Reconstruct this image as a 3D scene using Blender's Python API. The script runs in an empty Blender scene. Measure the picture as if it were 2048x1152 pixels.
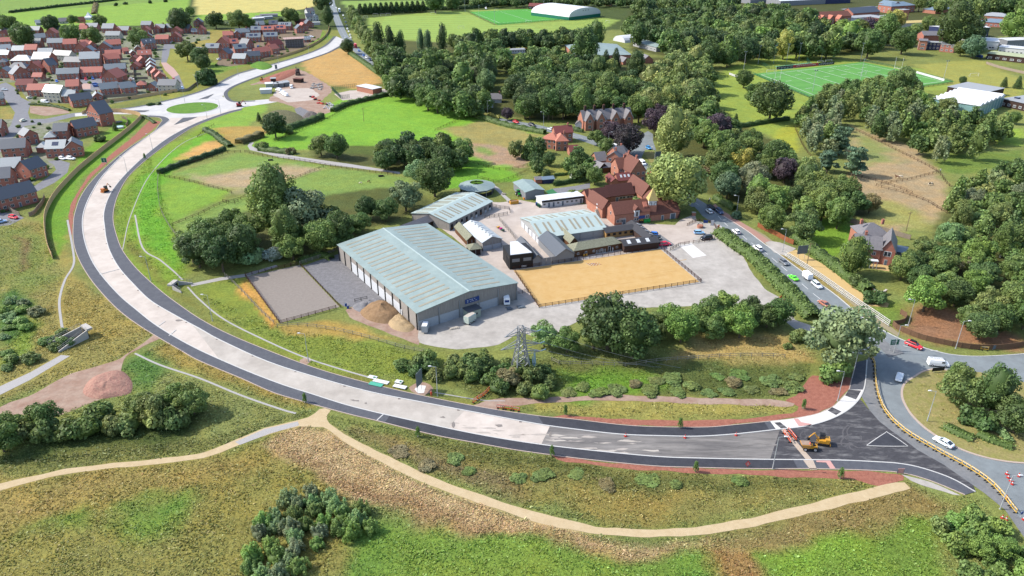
import bpy, math, random
import numpy as np
from mathutils import Vector, geometry

SC=bpy.context.scene
COL=SC.collection
# ------------------------------------------------------------------ camera, sky, sun, exposure
F, TH, CH=1490.0, math.radians(26.8),110.0
cam=bpy.data.objects.new('camera', bpy.data.cameras.new('camera'))
COL.objects.link(cam)
cam.location=(0,0, CH)
cam.rotation_euler=(math.radians(90) - TH, 0,0)
cam.data.sensor_width=36.0
cam.data.lens=36.0 * F / 2048
cam.data.clip_start=1
cam.data.clip_end=12000
SC.camera=cam
SUN_EL, SUN_AZ=math.radians(43), math.radians(-83)      # azimuth from +y, clockwise positive
wd=bpy.data.worlds.new('World'); SC.world=wd; wd.use_nodes=True
sky=wd.node_tree.nodes.new('ShaderNodeTexSky'); sky.sky_type='NISHITA'; sky.sun_disc=False
sky.sun_elevation=SUN_EL; sky.sun_rotation=SUN_AZ; sky.air_density=1.0; sky.dust_density=1.5
bg=wd.node_tree.nodes['Background']; bg.inputs['Strength'].default_value=0.15
wd.node_tree.links.new(sky.outputs[0], bg.inputs[0])
sl=bpy.data.lights.new('sun', 'SUN'); sl.energy=3.05; sl.angle=math.radians(0.6); sl.color=(1.0,0.955,0.88)
so=bpy.data.objects.new('sun', sl); COL.objects.link(so)
sdir=Vector((math.sin(SUN_AZ) * math.cos(SUN_EL), math.cos(SUN_AZ) * math.cos(SUN_EL), math.sin(SUN_EL)))
so.rotation_euler=sdir.to_track_quat('Z', 'Y').to_euler(); so.location=(-300,60,400)
SC.view_settings.view_transform='Standard'; SC.view_settings.look='None'
SC.view_settings.exposure=1.24; SC.view_settings.gamma=1.0
SC.view_settings.use_curve_mapping=False
SC.cycles.max_bounces=5; SC.cycles.diffuse_bounces=2; SC.cycles.transparent_max_bounces=4
SC.cycles.use_denoising=True
R=random.Random(7)
NR=np.random.default_rng(7)

# ------------------------------------------------------------------ survey: photo pixel -> point on a level plane
def G(x, y, z=0.0):
 a=(x - 1024) / F; b=(y - 576) / F
 dy=math.cos(TH) - b * math.sin(TH); dz=-math.sin(TH) - b * math.cos(TH)
 t=(CH - z) / -dz
 return Vector((a * t, dy * t, z))
def S(y, z=0.0):                 # photo pixels per metre there
 b=(y - 576) / F
 return F * (math.sin(TH) + b * math.cos(TH)) / (CH - z)
def GP(pts, z=0.0): return [G(p[0], p[1], z) for p in pts]
def smooth(P, n=6, closed=False):
 out=[]; N=len(P)
 rng=range(N if closed else N - 1)
 for i in rng:
  p0=P[(i - 1) % N] if (closed or i > 0) else P[i] * 2 - P[i + 1]
  p1=P[i]; p2=P[(i + 1) % N]
  p3=P[(i + 2) % N] if (closed or i < N - 2) else p2 * 2 - p1
  for k in range(n):
   t=k / n
   out.append(0.5 * ((2 * p1) + (p2 - p0) * t + (2 * p0 - 5 * p1 + 4 * p2 - p3) * t * t + (3 * p1 - p0 - 3 * p2 + p3) * t ** 3))
 if not closed: out.append(P[-1].copy())
 return out
def resample(P, step):
 out=[P[0].copy()]; acc=0.0
 for a, b in zip(P, P[1:]):
  L=(b - a).length; s=step - acc
  while s <= L:
   out.append(a.lerp(b, s / L)); s += step
  acc=(acc + L) % step if L > 0 else acc
 return out

# ------------------------------------------------------------------ materials
def mat(name, col, rough=0.8, spec=0.3, noise=0.0, scale=1.0, col2=None, bump=0.0, metal=0.0, detail=4, objcol=False,
  kind=None, coord='world', emit=None, stretch=None, lo=0.35, hi=0.65):
 """procedural material: base colour varied by world- or object-space noise, optional second colour, optional bump"""
 if name in bpy.data.materials: return bpy.data.materials[name]
 m=bpy.data.materials.new(name); m.use_nodes=True
 nt=m.node_tree; N=nt.nodes; L=nt.links; b=N['Principled BSDF']
 b.inputs['Roughness'].default_value=rough
 b.inputs['Specular IOR Level'].default_value=spec
 b.inputs['Metallic'].default_value=metal
 c4=(*col, 1)
 if coord == 'world':
  src=N.new('ShaderNodeNewGeometry').outputs['Position']
 else:
  src=N.new('ShaderNodeTexCoord').outputs['Object']
 if stretch:
  mp=N.new('ShaderNodeMapping'); mp.inputs['Scale'].default_value=stretch[:3]
  if len(stretch) > 3: mp.inputs['Rotation'].default_value=(0,0, stretch[3])
  L.new(src, mp.inputs[0]); src=mp.outputs[0]
 if objcol:
  base=N.new('ShaderNodeObjectInfo').outputs['Color']
 else:
  rgb=N.new('ShaderNodeRGB'); rgb.outputs[0].default_value=c4; base=rgb.outputs[0]
 nz=N.new('ShaderNodeTexNoise'); nz.inputs['Scale'].default_value=scale; nz.inputs['Detail'].default_value=detail
 nz.inputs['Roughness'].default_value=0.65
 L.new(src, nz.inputs['Vector'])
 if col2 is not None:
  r=N.new('ShaderNodeMapRange'); r.inputs[1].default_value=lo; r.inputs[2].default_value=hi
  L.new(nz.outputs[0], r.inputs[0])
  mx=N.new('ShaderNodeMix'); mx.data_type='RGBA'
  L.new(r.outputs[0], mx.inputs[0]); L.new(base, mx.inputs[6]); mx.inputs[7].default_value=(*col2,1)
  base=mx.outputs[2]
 if noise > 0:
  n2=N.new('ShaderNodeTexNoise'); n2.inputs['Scale'].default_value=scale * 3.7; n2.inputs['Detail'].default_value=5
  n2.inputs['Roughness'].default_value=0.7
  L.new(src, n2.inputs['Vector'])
  r=N.new('ShaderNodeMapRange'); r.inputs[1].default_value=0.3; r.inputs[2].default_value=0.7
  r.inputs[3].default_value=1 - noise; r.inputs[4].default_value=1 + noise
  L.new(n2.outputs[0], r.inputs[0])
  vm=N.new('ShaderNodeVectorMath'); vm.operation='SCALE'
  L.new(base, vm.inputs[0]); L.new(r.outputs[0], vm.inputs['Scale']); base=vm.outputs[0]
 L.new(base, b.inputs['Base Color'])
 if bump:
  bp=N.new('ShaderNodeBump'); bp.inputs['Strength'].default_value=1.0; bp.inputs['Distance'].default_value=bump
  L.new(nz.outputs[0], bp.inputs['Height']); L.new(bp.outputs[0], b.inputs['Normal'])
 return m

def leafmat(name, trans=0.3):
 m=bpy.data.materials.new(name); m.use_nodes=True
 nt=m.node_tree; N=nt.nodes; L=nt.links; b=N['Principled BSDF']
 b.inputs['Roughness'].default_value=0.6; b.inputs['Specular IOR Level'].default_value=0.25
 oi=N.new('ShaderNodeObjectInfo'); at=N.new('ShaderNodeAttribute'); at.attribute_name='tint'
 mul=N.new('ShaderNodeMix'); mul.data_type='RGBA'; mul.blend_type='MULTIPLY'; mul.inputs[0].default_value=1
 L.new(oi.outputs['Color'], mul.inputs[6]); L.new(at.outputs['Color'], mul.inputs[7])
 L.new(mul.outputs[2], b.inputs['Base Color'])
 tr=N.new('ShaderNodeBsdfTranslucent'); L.new(mul.outputs[2], tr.inputs[0])
 ms=N.new('ShaderNodeMixShader'); ms.inputs[0].default_value=trans
 L.new(b.outputs[0], ms.inputs[1]); L.new(tr.outputs[0], ms.inputs[2])
 L.new(ms.outputs[0], N['Material Output'].inputs[0])
 return m
LEAF=leafmat('leaves')

# ------------------------------------------------------------------ mesh builder
class MB:
 def __init__(s): s.v=[]; s.f=[]; s.m=[]
 def face(s, pts, m=0):
  i=len(s.v); s.v += [tuple(p) for p in pts]; s.f.append(tuple(range(i, i + len(pts)))); s.m.append(m)
 def box(s, x0, x1, y0, y1, z0, z1, m=0, rz=0.0, c=None):
  P=[(x0, y0, z0),(x1, y0, z0),(x1, y1, z0),(x0, y1, z0),(x0, y0, z1),(x1, y0, z1),(x1, y1, z1),(x0, y1, z1)]
  if rz:
   cx, cy=c or ((x0 + x1) / 2,(y0 + y1) / 2); ca, sa=math.cos(rz), math.sin(rz)
   P=[(cx + (x - cx) * ca - (y - cy) * sa, cy + (x - cx) * sa + (y - cy) * ca, z) for x, y, z in P]
  i=len(s.v); s.v += P
  for f in ((0,3,2,1),(4,5,6,7),(0,1,5,4),(1,2,6,5),(2,3,7,6),(3,0,4,7)):
   s.f.append(tuple(i + k for k in f)); s.m.append(m)
  return s
 def tube(s, a, b, r0, r1=None, n=6, m=0, cap=True):
  a=Vector(a); b=Vector(b); r1=r0 if r1 is None else r1
  d=(b - a).normalized(); u=d.orthogonal().normalized(); w=d.cross(u)
  i=len(s.v)
  for p, r in ((a, r0),(b, r1)):
   for k in range(n):
    t=2 * math.pi * k / n
    s.v.append(tuple(p + (u * math.cos(t) + w * math.sin(t)) * r))
  for k in range(n):
   s.f.append((i + k, i + (k + 1) % n, i + n + (k + 1) % n, i + n + k)); s.m.append(m)
  if cap:
   s.f.append(tuple(i + k for k in reversed(range(n)))); s.m.append(m)
   s.f.append(tuple(i + n + k for k in range(n))); s.m.append(m)
  return s
 def prism(s, poly, y0, y1, m=0, axis='y'):
  """extrude 2-D outline (x,z) along y"""
  n=len(poly); i=len(s.v)
  for y in (y0, y1):
   for (a, b) in poly: s.v.append((a, y, b) if axis == 'y' else ((y, a, b) if axis == 'x' else (a, b, y)))
  for k in range(n):
   s.f.append((i + k, i + (k + 1) % n, i + n + (k + 1) % n, i + n + k)); s.m.append(m)
  s.f.append(tuple(i + k for k in reversed(range(n)))); s.m.append(m)
  s.f.append(tuple(i + n + k for k in range(n))); s.m.append(m)
  return s
 def mesh(s, name, mats, smooth=False):
  me=bpy.data.meshes.new(name); me.from_pydata(s.v, [], s.f)
  for m in mats: me.materials.append(m)
  if len(mats) > 1: me.polygons.foreach_set('material_index', s.m)
  if smooth: me.polygons.foreach_set('use_smooth', [True] * len(s.f))
  me.update(); return me
 def obj(s, name, mats, parent=None, loc=None, rz=0.0, smooth=False):
  return link(name, s.mesh(name, mats if isinstance(mats, (list, tuple)) else [mats], smooth), parent, loc, rz)
def link(name, me, parent=None, loc=None, rz=0.0, scale=None, color=None):
 o=bpy.data.objects.new(name, me); COL.objects.link(o)
 if parent is not None: o.parent=parent
 if loc is not None: o.location=loc
 if rz: o.rotation_euler=(0,0, rz)
 if scale is not None: o.scale=scale if isinstance(scale, (tuple, list)) else (scale,) * 3
 if color is not None: o.color=(*color, 1)
 return o
def tag(o, label=None, cat=None, group=None, kind=None):
 if label: o['label']=label
 if cat: o['category']=cat
 if group: o['group']=group
 if kind: o['kind']=kind
 return o
def empty(name, loc, rz=0.0, label=None, cat=None, group=None):
 o=bpy.data.objects.new(name, None); COL.objects.link(o); o.location=loc; o.rotation_euler=(0,0, rz)
 o.empty_display_size=0.3
 return tag(o, label, cat, group)
ORD=['first', 'second', 'third', 'fourth', 'fifth', 'sixth', 'seventh', 'eighth', 'ninth', 'tenth', 'eleventh', 'twelfth',
       'thirteenth', 'fourteenth', 'fifteenth', 'sixteenth', 'seventeenth', 'eighteenth', 'nineteenth', 'twentieth']
TENS={2: 'twenty',3: 'thirty',4: 'forty',5: 'fifty',6: 'sixty',7: 'seventy',8: 'eighty',9: 'ninety'}
def ordw(i):
 i += 1
 if i <= 20: return ORD[i - 1]
 if i % 10 == 0 and i < 100: return TENS[i // 10][:-1] + 'ieth'
 if i < 100: return TENS[i // 10] + '-' + ORD[i % 10 - 1]
 return 'number ' + str(i)

# ------------------------------------------------------------------ value noise (numpy)
_perm=NR.random((256,256))
def vnoise(x, y):
 xi=np.floor(x).astype(int); yi=np.floor(y).astype(int); fx=x - xi; fy=y - yi
 fx=fx * fx * (3 - 2 * fx); fy=fy * fy * (3 - 2 * fy)
 g=lambda a, b: _perm[a & 255, b & 255]
 return (g(xi, yi) * (1 - fx) + g(xi + 1, yi) * fx) * (1 - fy) + (g(xi, yi + 1) * (1 - fx) + g(xi + 1, yi + 1) * fx) * fy
def fbm(x, y, o=4):
 r=0; a=0.5
 for k in range(o): r=r + a * vnoise(x * 2 ** k + 17 * k, y * 2 ** k + 31 * k); a *= 0.5
 return r / (1 - 0.5 ** o)
def sdist(px, py, poly):
 """signed distance (negative inside) of points to world polygon"""
 d=np.full(px.shape, 1e9); ins=np.zeros(px.shape, bool); n=len(poly)
 for i in range(n):
  ax, ay=poly[i][0], poly[i][1]; bx, by=poly[(i + 1) % n][0], poly[(i + 1) % n][1]
  ex, ey=bx - ax, by - ay; l2=ex * ex + ey * ey + 1e-9
  t=np.clip(((px - ax) * ex + (py - ay) * ey) / l2,0,1)
  d=np.minimum(d, (px - ax - t * ex) ** 2 + (py - ay - t * ey) ** 2)
  c=((ay > py) != (by > py)) & (px < (bx - ax) * (py - ay) / (by - ay + 1e-12) + ax)
  ins ^= c
 d=np.sqrt(d); return np.where(ins, -d, d)
def inpoly(x, y, poly):
 c=False; n=len(poly)
 for i in range(n):
  ax, ay=poly[i][0], poly[i][1]; bx, by=poly[(i + 1) % n][0], poly[(i + 1) % n][1]
  if (ay > y) != (by > y) and x < (bx - ax) * (y - ay) / (by - ay) + ax: c=not c
 return c
# ------------------------------------------------------------------ colours: daylight photo values brought back to surface albedo
KEXP=1.95
def A(r, g, b, k=None):
 f=lambda c: ((c / 255) / 12.92 if c / 255 <= 0.04045 else ((c / 255 + 0.055) / 1.055) ** 2.4)
 k=k or KEXP
 return (min(.82, f(r) / k), min(.82, f(g) / k), min(.82, f(b) / k))
BRIGHT=A(128,172,68); FIELD=A(128,160,78); DRYF=A(156,156,96); OLIVE=A(142,148,78); STRAW=A(182,168,124)
GOLD=A(186,160,100); LUSH=A(108,148,62); WEED=A(92,108,56); BROWNISH=A(128,106,66); EARTH=A(158,138,116)
DARKG=A(72,92,46); SOILR=A(136,84,70); SCRUB=A(100,118,58); MUD=A(170,150,134); PINKY=A(188,160,140)

PAINT=[
 ([(-400,-60),(2400,-60),(2400,60),(-400,60)], DARKG, 10),
 ([(-300,30),(130,18),(380,-8),(375,48),(230,52),(100,60),(-300,66)], BRIGHT, 2),
 ([(-300,5),(60,-2),(330,-25),(372,0),(180,14),(20,27),(-300,36)], A(118,156,72),2),
 ([(388,0),(420,-40),(640,-40),(648,8),(600,20),(500,26),(395,32)], A(190,190,118),3),
 ([(392,30),(600,22),(600,30),(420,42),(392,40)], BRIGHT, 2),
 ([(680,2),(900,0),(900,12),(700,18)], A(130,168,84),2),
 ([(735,36),(870,24),(950,20),(1060,18),(1240,40),(1200,62),(900,85),(760,80),(728,60)], A(140,172,84),2),
 ([(-100,60),(700,60),(690,90),(560,120),(420,185),(330,190),(200,220),(-100,240)], A(128,140,70),4),
 ([(340,110),(350,88),(420,62),(470,58),(440,95),(380,130)], A(150,148,80),4),
 ([(400,125),(470,125),(640,60),(665,75),(560,105),(460,140),(390,165)], A(112,150,58),3),
 ([(560,130),(650,95),(700,100),(760,150),(770,165),(710,178),(660,170),(620,150),(600,125)], GOLD, 4),
 ([(300,190),(345,95),(420,130),(390,175),(345,200)], A(140,150,72),3),
 ([(395,255),(430,225),(510,200),(540,215),(500,250),(480,262),(430,262)], BRIGHT, 3),
 ([(400,262),(440,255),(520,252),(560,255),(530,275),(470,290),(440,285)], A(170,152,84),3),
 ([(330,325),(395,275),(440,285),(445,298),(380,315)], A(196,164,100),3),
 ([(560,250),(700,190),(830,195),(1000,245),(1080,265),(1070,330),(940,360),(830,320),(640,300),(560,300),(500,295)], A(120,176,58),4),
 ([(880,258),(960,240),(1080,268),(1070,300),(960,300),(930,285)], A(150,150,92),5),
 ([(925,300),(935,285),(1000,290),(1070,318),(1055,335),(1030,338),(985,325),(945,312)], A(164,146,122),3),
 ([(950,292),(985,300),(980,312),(955,304)], A(120,150,78),4),
 ([(340,350),(480,305),(660,332),(520,382),(450,378)], A(122,158,78),3),
 ([(380,352),(560,330),(640,336),(545,378),(480,384),(420,368)], A(170,160,128),9),
 ([(320,360),(345,356),(455,382),(440,400),(345,445),(322,400)], A(122,166,62),3),
 ([(345,452),(440,405),(520,385),(650,335),(820,355),(800,410),(700,420),(560,440),(380,470)], A(122,156,78),3),
 ([(830,325),(930,318),(1030,345),(1040,360),(990,365),(900,380),(850,370)], A(112,170,52),3),
 ([(300,310),(400,255),(440,262),(330,330),(318,380),(345,450),(372,500),(372,560),(330,600),(250,520),(225,460),(230,400)], A(122,158,56),3),
 ([(262,450),(275,370),(330,310),(420,262),(440,270),(350,320),(320,370),(325,430),(360,500),(350,540),(300,500)], A(106,170,48),5),
 ([(250,470),(290,520),(420,640),(560,700),(760,765),(860,800),(1040,812),(1040,850),(860,820),(600,735),(400,640),(250,500)], A(120,128,62),3),
 ([(380,575),(500,560),(560,650),(660,650),(820,700),(880,720),(820,765),(640,745),(500,690)], A(124,146,62),4),
 ([(495,558),(560,645),(545,655),(480,580)], A(196,158,84),2),
 ([(560,648),(660,640),(700,650),(800,680),(700,680),(580,668)], A(160,146,80),3),
 ([(90,450),(95,400),(170,300),(250,235),(290,240),(230,300),(165,360),(140,420),(132,500),(105,525)], A(108,158,50),2),
 ([(0,430),(90,440),(110,530),(160,560),(300,670),(200,740),(0,800)], A(144,144,82),4),
 ([(140,470),(150,560),(300,665),(160,690),(118,650),(120,560)], A(152,146,80),4),
 ([(0,440),(90,470),(110,560),(60,600),(0,560)], A(120,140,72),8),
 ([(38,470),(52,480),(45,540),(34,545)], A(120,100,74),3),
 ([(0,590),(30,575),(75,610),(70,650),(20,690),(0,695)], A(84,124,58),3),
 ([(60,640),(90,630),(60,700),(0,740),(0,715)], A(120,150,60),3),
 ([(-50,960),(200,940),(420,905),(600,850),(680,870),(700,1152),(-50,1200)], A(138,140,74),3),
 ([(-50,965),(350,930),(500,905),(560,940),(300,990),(-50,1060)], A(156,146,84),10),
 ([(220,1040),(330,990),(400,985),(350,1030),(260,1070)], LUSH, 6),
 ([(60,1060),(150,1020),(165,1050),(110,1070)], A(104,140,58),5),
 ([(100,1080),(420,1040),(500,1100),(420,1200),(100,1200)], A(134,140,76),10),
 ([(200,890),(470,800),(620,830),(560,850),(420,900),(200,930),(0,950),(0,915)], A(120,130,72),4),
 ([(250,720),(330,740),(600,825),(500,870),(400,880),(380,800)], A(128,142,82),5),
 ([(235,720),(280,700),(330,740),(300,790),(250,770)], A(88,130,62),5),
 ([(300,700),(330,680),(640,800),(640,812),(520,790),(360,730)], A(150,142,76),3),
 ([(0,905),(170,860),(400,820),(380,870),(200,905),(0,930)], A(78,98,50),5),
 ([(530,885),(590,858),(650,852),(800,940),(900,985),(1060,1030),(1240,1085),(1380,1095),(1600,1060),(1620,1075),(1400,1115),(1240,1110),(1040,1080),(900,1050),(720,1010),(600,930)], A(184,168,124),3),
 ([(560,900),(620,930),(740,1010),(900,1060),(1240,1112),(1400,1112),(1240,1095),(900,1035),(700,960)], A(158,136,96),4),
 ([(700,1045),(1000,1075),(1240,1118),(1440,1100),(1500,1152),(1480,1220),(700,1220)], LUSH, 3),
 ([(820,1080),(1100,1110),(1300,1130),(1300,1200),(820,1200)], A(122,152,62),12),
 ([(1400,1100),(1500,1090),(1560,1152),(1480,1200)], A(150,128,80),3),
 ([(1500,1090),(1740,1050),(1880,1030),(1900,1152),(1900,1220),(1560,1220)], A(112,146,60),3),
 ([(1540,1110),(1700,1075),(1720,1120),(1580,1150)], A(122,164,58),8),
 ([(1600,1020),(1840,975),(1920,1010),(1860,1040),(1600,1090),(1400,1100),(1400,1080)], A(140,132,82),4),
 ([(700,850),(900,890),(1100,915),(1500,950),(1700,950),(1780,965),(1560,1015),(1380,1050),(1240,1048),(1000,985),(800,920)], A(134,136,76),3),
 ([(820,860),(1080,905),(1300,945),(1500,955),(1660,965),(1600,985),(1300,975),(1000,930),(850,885)], A(104,114,62),4),
 ([(680,850),(800,880),(1000,950),(1060,985),(980,985),(800,910)], A(126,120,82),4),
 ([(1160,975),(1260,985),(1380,1000),(1300,1020),(1180,1000)], A(150,140,76),6),
 ([(880,760),(1100,720),(1600,720),(1610,770),(1520,800),(1200,800),(960,800)], A(104,118,62),3),
 ([(1130,745),(1220,740),(1330,770),(1280,795),(1120,795)], A(104,150,52),5),
 ([(1340,700),(1400,672),(1560,660),(1630,700),(1620,735),(1500,720),(1340,720)], A(168,156,98),5),
 ([(1080,805),(1320,795),(1590,805),(1590,825),(1400,838),(1250,838),(1080,825)], A(150,152,82),3),
 ([(1360,720),(1500,730),(1600,740),(1590,775),(1500,795),(1380,780)], A(92,110,58),4),
 ([(1800,800),(1840,745),(1900,740),(2048,760),(2048,930),(1960,915),(1860,865),(1820,830)], A(160,152,92),2),
 ([(1815,800),(1840,755),(1880,748),(1860,790),(1830,810)], A(140,150,72),4),
 ([(1440,430),(1520,470),(1640,545),(1760,640),(1740,650),(1600,555),(1480,465)], A(150,144,90),2),
 ([(1610,445),(1650,435),(1740,460),(1790,475),(1690,500),(1660,530),(1625,500)], A(112,156,52),3),
 ([(1780,640),(1850,600),(1950,640),(2048,680),(2048,700),(1900,690),(1800,665)], A(150,118,90),5),
 ([(1740,620),(1800,600),(1815,650),(1775,650)], A(112,142,62),3),
 ([(1690,360),(1700,250),(1820,290),(1880,340),(1900,400),(1880,440),(1780,470),(1720,430)], A(168,156,122),4),
 ([(1700,250),(1750,280),(1800,320),(1720,330)], A(134,152,92),8),
 ([(1640,420),(1760,400),(1860,430),(1870,460),(1800,455)], A(150,158,92),6),
 ([(1425,150),(1500,120),(1600,110),(2048,160),(2048,215),(1930,190),(1660,200),(1590,250),(1560,280),(1460,240),(1420,200)], A(140,168,74),3),
 ([(1830,130),(1960,120),(2048,160),(2048,210),(1900,170)], A(150,160,82),5),
 ([(1820,180),(1900,180),(1950,190),(1900,215),(1830,205)], A(130,152,72),4),
 ([(1540,265),(1590,245),(1600,290),(1590,320)], A(160,176,66),3),
 ([(2005,260),(2048,255),(2048,292),(1990,292)], A(140,176,66),3),
 ([(1880,310),(2048,300),(2048,330),(1950,345),(1880,345)], A(108,138,62),4),
 ([(1640,360),(1700,365),(1690,380),(1650,380)], A(150,170,66),3),
 ([(1090,345),(1110,330),(1165,335),(1160,345),(1130,357),(1095,355)], A(140,152,74),2),
 ([(985,130),(1030,140),(1030,200),(985,195),(960,180)], A(124,158,62),4),
 ([(1240,140),(1290,140),(1280,165),(1245,160)], A(140,158,92),3),
 ([(0,215),(20,215),(35,245),(10,260),(0,260)], A(150,146,80),3),
]
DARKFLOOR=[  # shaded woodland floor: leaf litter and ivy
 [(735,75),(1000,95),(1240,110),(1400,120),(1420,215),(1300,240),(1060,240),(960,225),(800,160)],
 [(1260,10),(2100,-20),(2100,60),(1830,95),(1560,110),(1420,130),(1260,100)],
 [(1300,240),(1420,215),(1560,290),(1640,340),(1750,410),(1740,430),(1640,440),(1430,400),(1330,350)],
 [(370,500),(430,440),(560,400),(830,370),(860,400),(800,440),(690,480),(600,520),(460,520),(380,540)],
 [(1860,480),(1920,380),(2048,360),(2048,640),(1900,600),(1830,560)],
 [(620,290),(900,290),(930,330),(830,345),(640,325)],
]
GSEED=3.0
def ground_colour(X, Y):
 wx=(fbm(X / 9.0, Y / 9.0,4) - 0.5); wy=(fbm(X / 9.0 + 50, Y / 9.0 + 90,4) - 0.5)
 C=np.empty((X.size, 3)); C[:]=A(134,144,80)
 n=fbm(X / 25.0, Y / 25.0,4)
 C *= (0.75 + 0.5 * n)[:, None]
 for pts, col, soft in PAINT:
  P=[(p.x, p.y) for p in GP(pts)]
  amp=min(14.0, soft * 2.2)
  xs=[p[0] for p in P]; ys=[p[1] for p in P]
  sel=(X > min(xs) - 20) & (X < max(xs) + 20) & (Y > min(ys) - 20) & (Y < max(ys) + 20)
  if not sel.any(): continue
  d=sdist(X[sel] + wx[sel] * amp, Y[sel] + wy[sel] * amp, P)
  w=np.clip(0.5 - d / soft, 0,1)[:, None]
  g_=sum(col) / 3; cc=np.array([c_ * .96 + g_ * .04 for c_ in col]) * np.array([1.2,1.07,1.02]); C[sel]=C[sel] * (1 - w) + cc * w
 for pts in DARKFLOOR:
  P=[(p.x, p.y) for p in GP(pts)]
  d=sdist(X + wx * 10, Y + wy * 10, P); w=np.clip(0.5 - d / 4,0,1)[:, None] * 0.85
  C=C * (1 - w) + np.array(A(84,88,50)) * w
 return C

# ------------------------------------------------------------------ ground sheet
def ground():
 ys=[60.0]
 while ys[-1] < 4200: ys.append(ys[-1] + max(1.15,(ys[-1] - 150) * 0.0085) if ys[-1] > 150 else ys[-1] + 1.3)
 ys=np.array(ys)
 t=np.linspace(-1,1,300)
 half=95 + ys * 0.78
 X=t[None, :] * half[:, None]; Y=np.repeat(ys[:, None],300,1)
 x, y=X.ravel(), Y.ravel()
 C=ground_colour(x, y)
 nr, nc=X.shape
 v=np.stack([x, y, np.zeros_like(x)],1)
 idx=np.arange(nr * nc).reshape(nr, nc)
 f=np.stack([idx[:-1, :-1], idx[:-1,1:], idx[1:, 1:], idx[1:, :-1]],-1).reshape(-1,4)
 me=fastmesh('ground', v, f)
 a=me.color_attributes.new('tint', 'FLOAT_COLOR', 'POINT')
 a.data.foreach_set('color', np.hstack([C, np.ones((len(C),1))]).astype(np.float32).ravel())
 m=bpy.data.materials.new('meadow_ground'); m.use_nodes=True
 N=m.node_tree.nodes; L=m.node_tree.links; b=N['Principled BSDF']; b.inputs['Roughness'].default_value=.95
 b.inputs['Specular IOR Level'].default_value=.1
 at=N.new('ShaderNodeAttribute'); at.attribute_name='tint'
 pos=N.new('ShaderNodeNewGeometry').outputs['Position']
 src=at.outputs['Color']
 for sc, lo, hi in ((1.3,.68,1.32),(.35,.84,1.16),(.06,.88,1.12)):
  n=N.new('ShaderNodeTexNoise'); n.inputs['Scale'].default_value=sc; n.inputs['Detail'].default_value=6; n.inputs['Roughness'].default_value=.7
  L.new(pos, n.inputs['Vector'])
  r=N.new('ShaderNodeMapRange'); r.inputs[1].default_value=.32; r.inputs[2].default_value=.68; r.inputs[3].default_value=lo; r.inputs[4].default_value=hi
  L.new(n.outputs[0], r.inputs[0])
  s=N.new('ShaderNodeVectorMath'); s.operation='SCALE'; L.new(src, s.inputs[0]); L.new(r.outputs[0], s.inputs['Scale']); src=s.outputs[0]
  if sc == 1.3: hn=n
 n=N.new('ShaderNodeTexNoise'); n.inputs['Scale'].default_value=.14; n.inputs['Detail'].default_value=8; L.new(pos, n.inputs['Vector'])
 r=N.new('ShaderNodeMapRange'); r.inputs[1].default_value=.4; r.inputs[2].default_value=.62; L.new(n.outputs[0], r.inputs[0])
 mx=N.new('ShaderNodeMix'); mx.data_type='RGBA'; mx.blend_type='MULTIPLY'; L.new(r.outputs[0], mx.inputs[0]); L.new(src, mx.inputs[6])
 mx.inputs[7].default_value=(1.12,1.03,.92,1); L.new(mx.outputs[2], b.inputs['Base Color'])
 bp=N.new('ShaderNodeBump'); bp.inputs['Distance'].default_value=.35; L.new(hn.outputs[0], bp.inputs['Height']); L.new(bp.outputs[0], b.inputs['Normal'])
 me.materials.append(m)
 o=link('ground', me); tag(o, 'grassy ground of fields, verges and rough meadow', kind='structure')
 return o
def fastmesh(name, v, f, smooth=False):
 me=bpy.data.meshes.new(name); n=len(f); k=f.shape[1]
 me.vertices.add(len(v)); me.vertices.foreach_set('co', np.asarray(v, np.float32).ravel())
 me.loops.add(n * k); me.loops.foreach_set('vertex_index', f.astype(np.int32).ravel())
 me.polygons.add(n); me.polygons.foreach_set('loop_start',(np.arange(n) * k).astype(np.int32))
 if smooth: me.polygons.foreach_set('use_smooth', np.ones(n, bool))
 me.update(calc_edges=True); return me
ground()

# ------------------------------------------------------------------ flat sheets
def sheet(name, P, z, m, label=None, jitter=0.0, kind='structure', step=2.0):
 """level sheet from a world outline; jitter roughens a natural edge"""
 P=[Vector((p[0], p[1],0)) for p in P]
 if jitter:
  Q=resample(P + [P[0]], step)[:-1]; c=[R.uniform(-1,1) for _ in Q]
  cen=sum(Q, Vector()) / len(Q); P=[]
  for i, q in enumerate(Q):
   t=(Q[(i + 1) % len(Q)] - Q[i - 1]); t=t.normalized() if t.length else Vector((1,0,0)); P.append(q + Vector((-t.y, t.x, 0)) * (c[i] + c[i - 1]) * .5 * jitter)
 tri=geometry.tessellate_polygon([P])
 v=[(p.x, p.y, z) for p in P]; f=[]
 for a, b, c in tri:
  n=(P[b] - P[a]).cross(P[c] - P[a]).z
  f.append((a, b, c) if n > 0 else (a, c, b))
 me=bpy.data.meshes.new(name); me.from_pydata(v, [], f); me.materials.append(m); me.update()
 o=link(name, me); return tag(o, label, kind=kind)
def psheet(name, pts, z, m, label=None, sm=0, **k):
 P=GP(pts)
 if sm: P=smooth(P, sm, closed=True)
 return sheet(name, P, z, m, label, **k)
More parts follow.
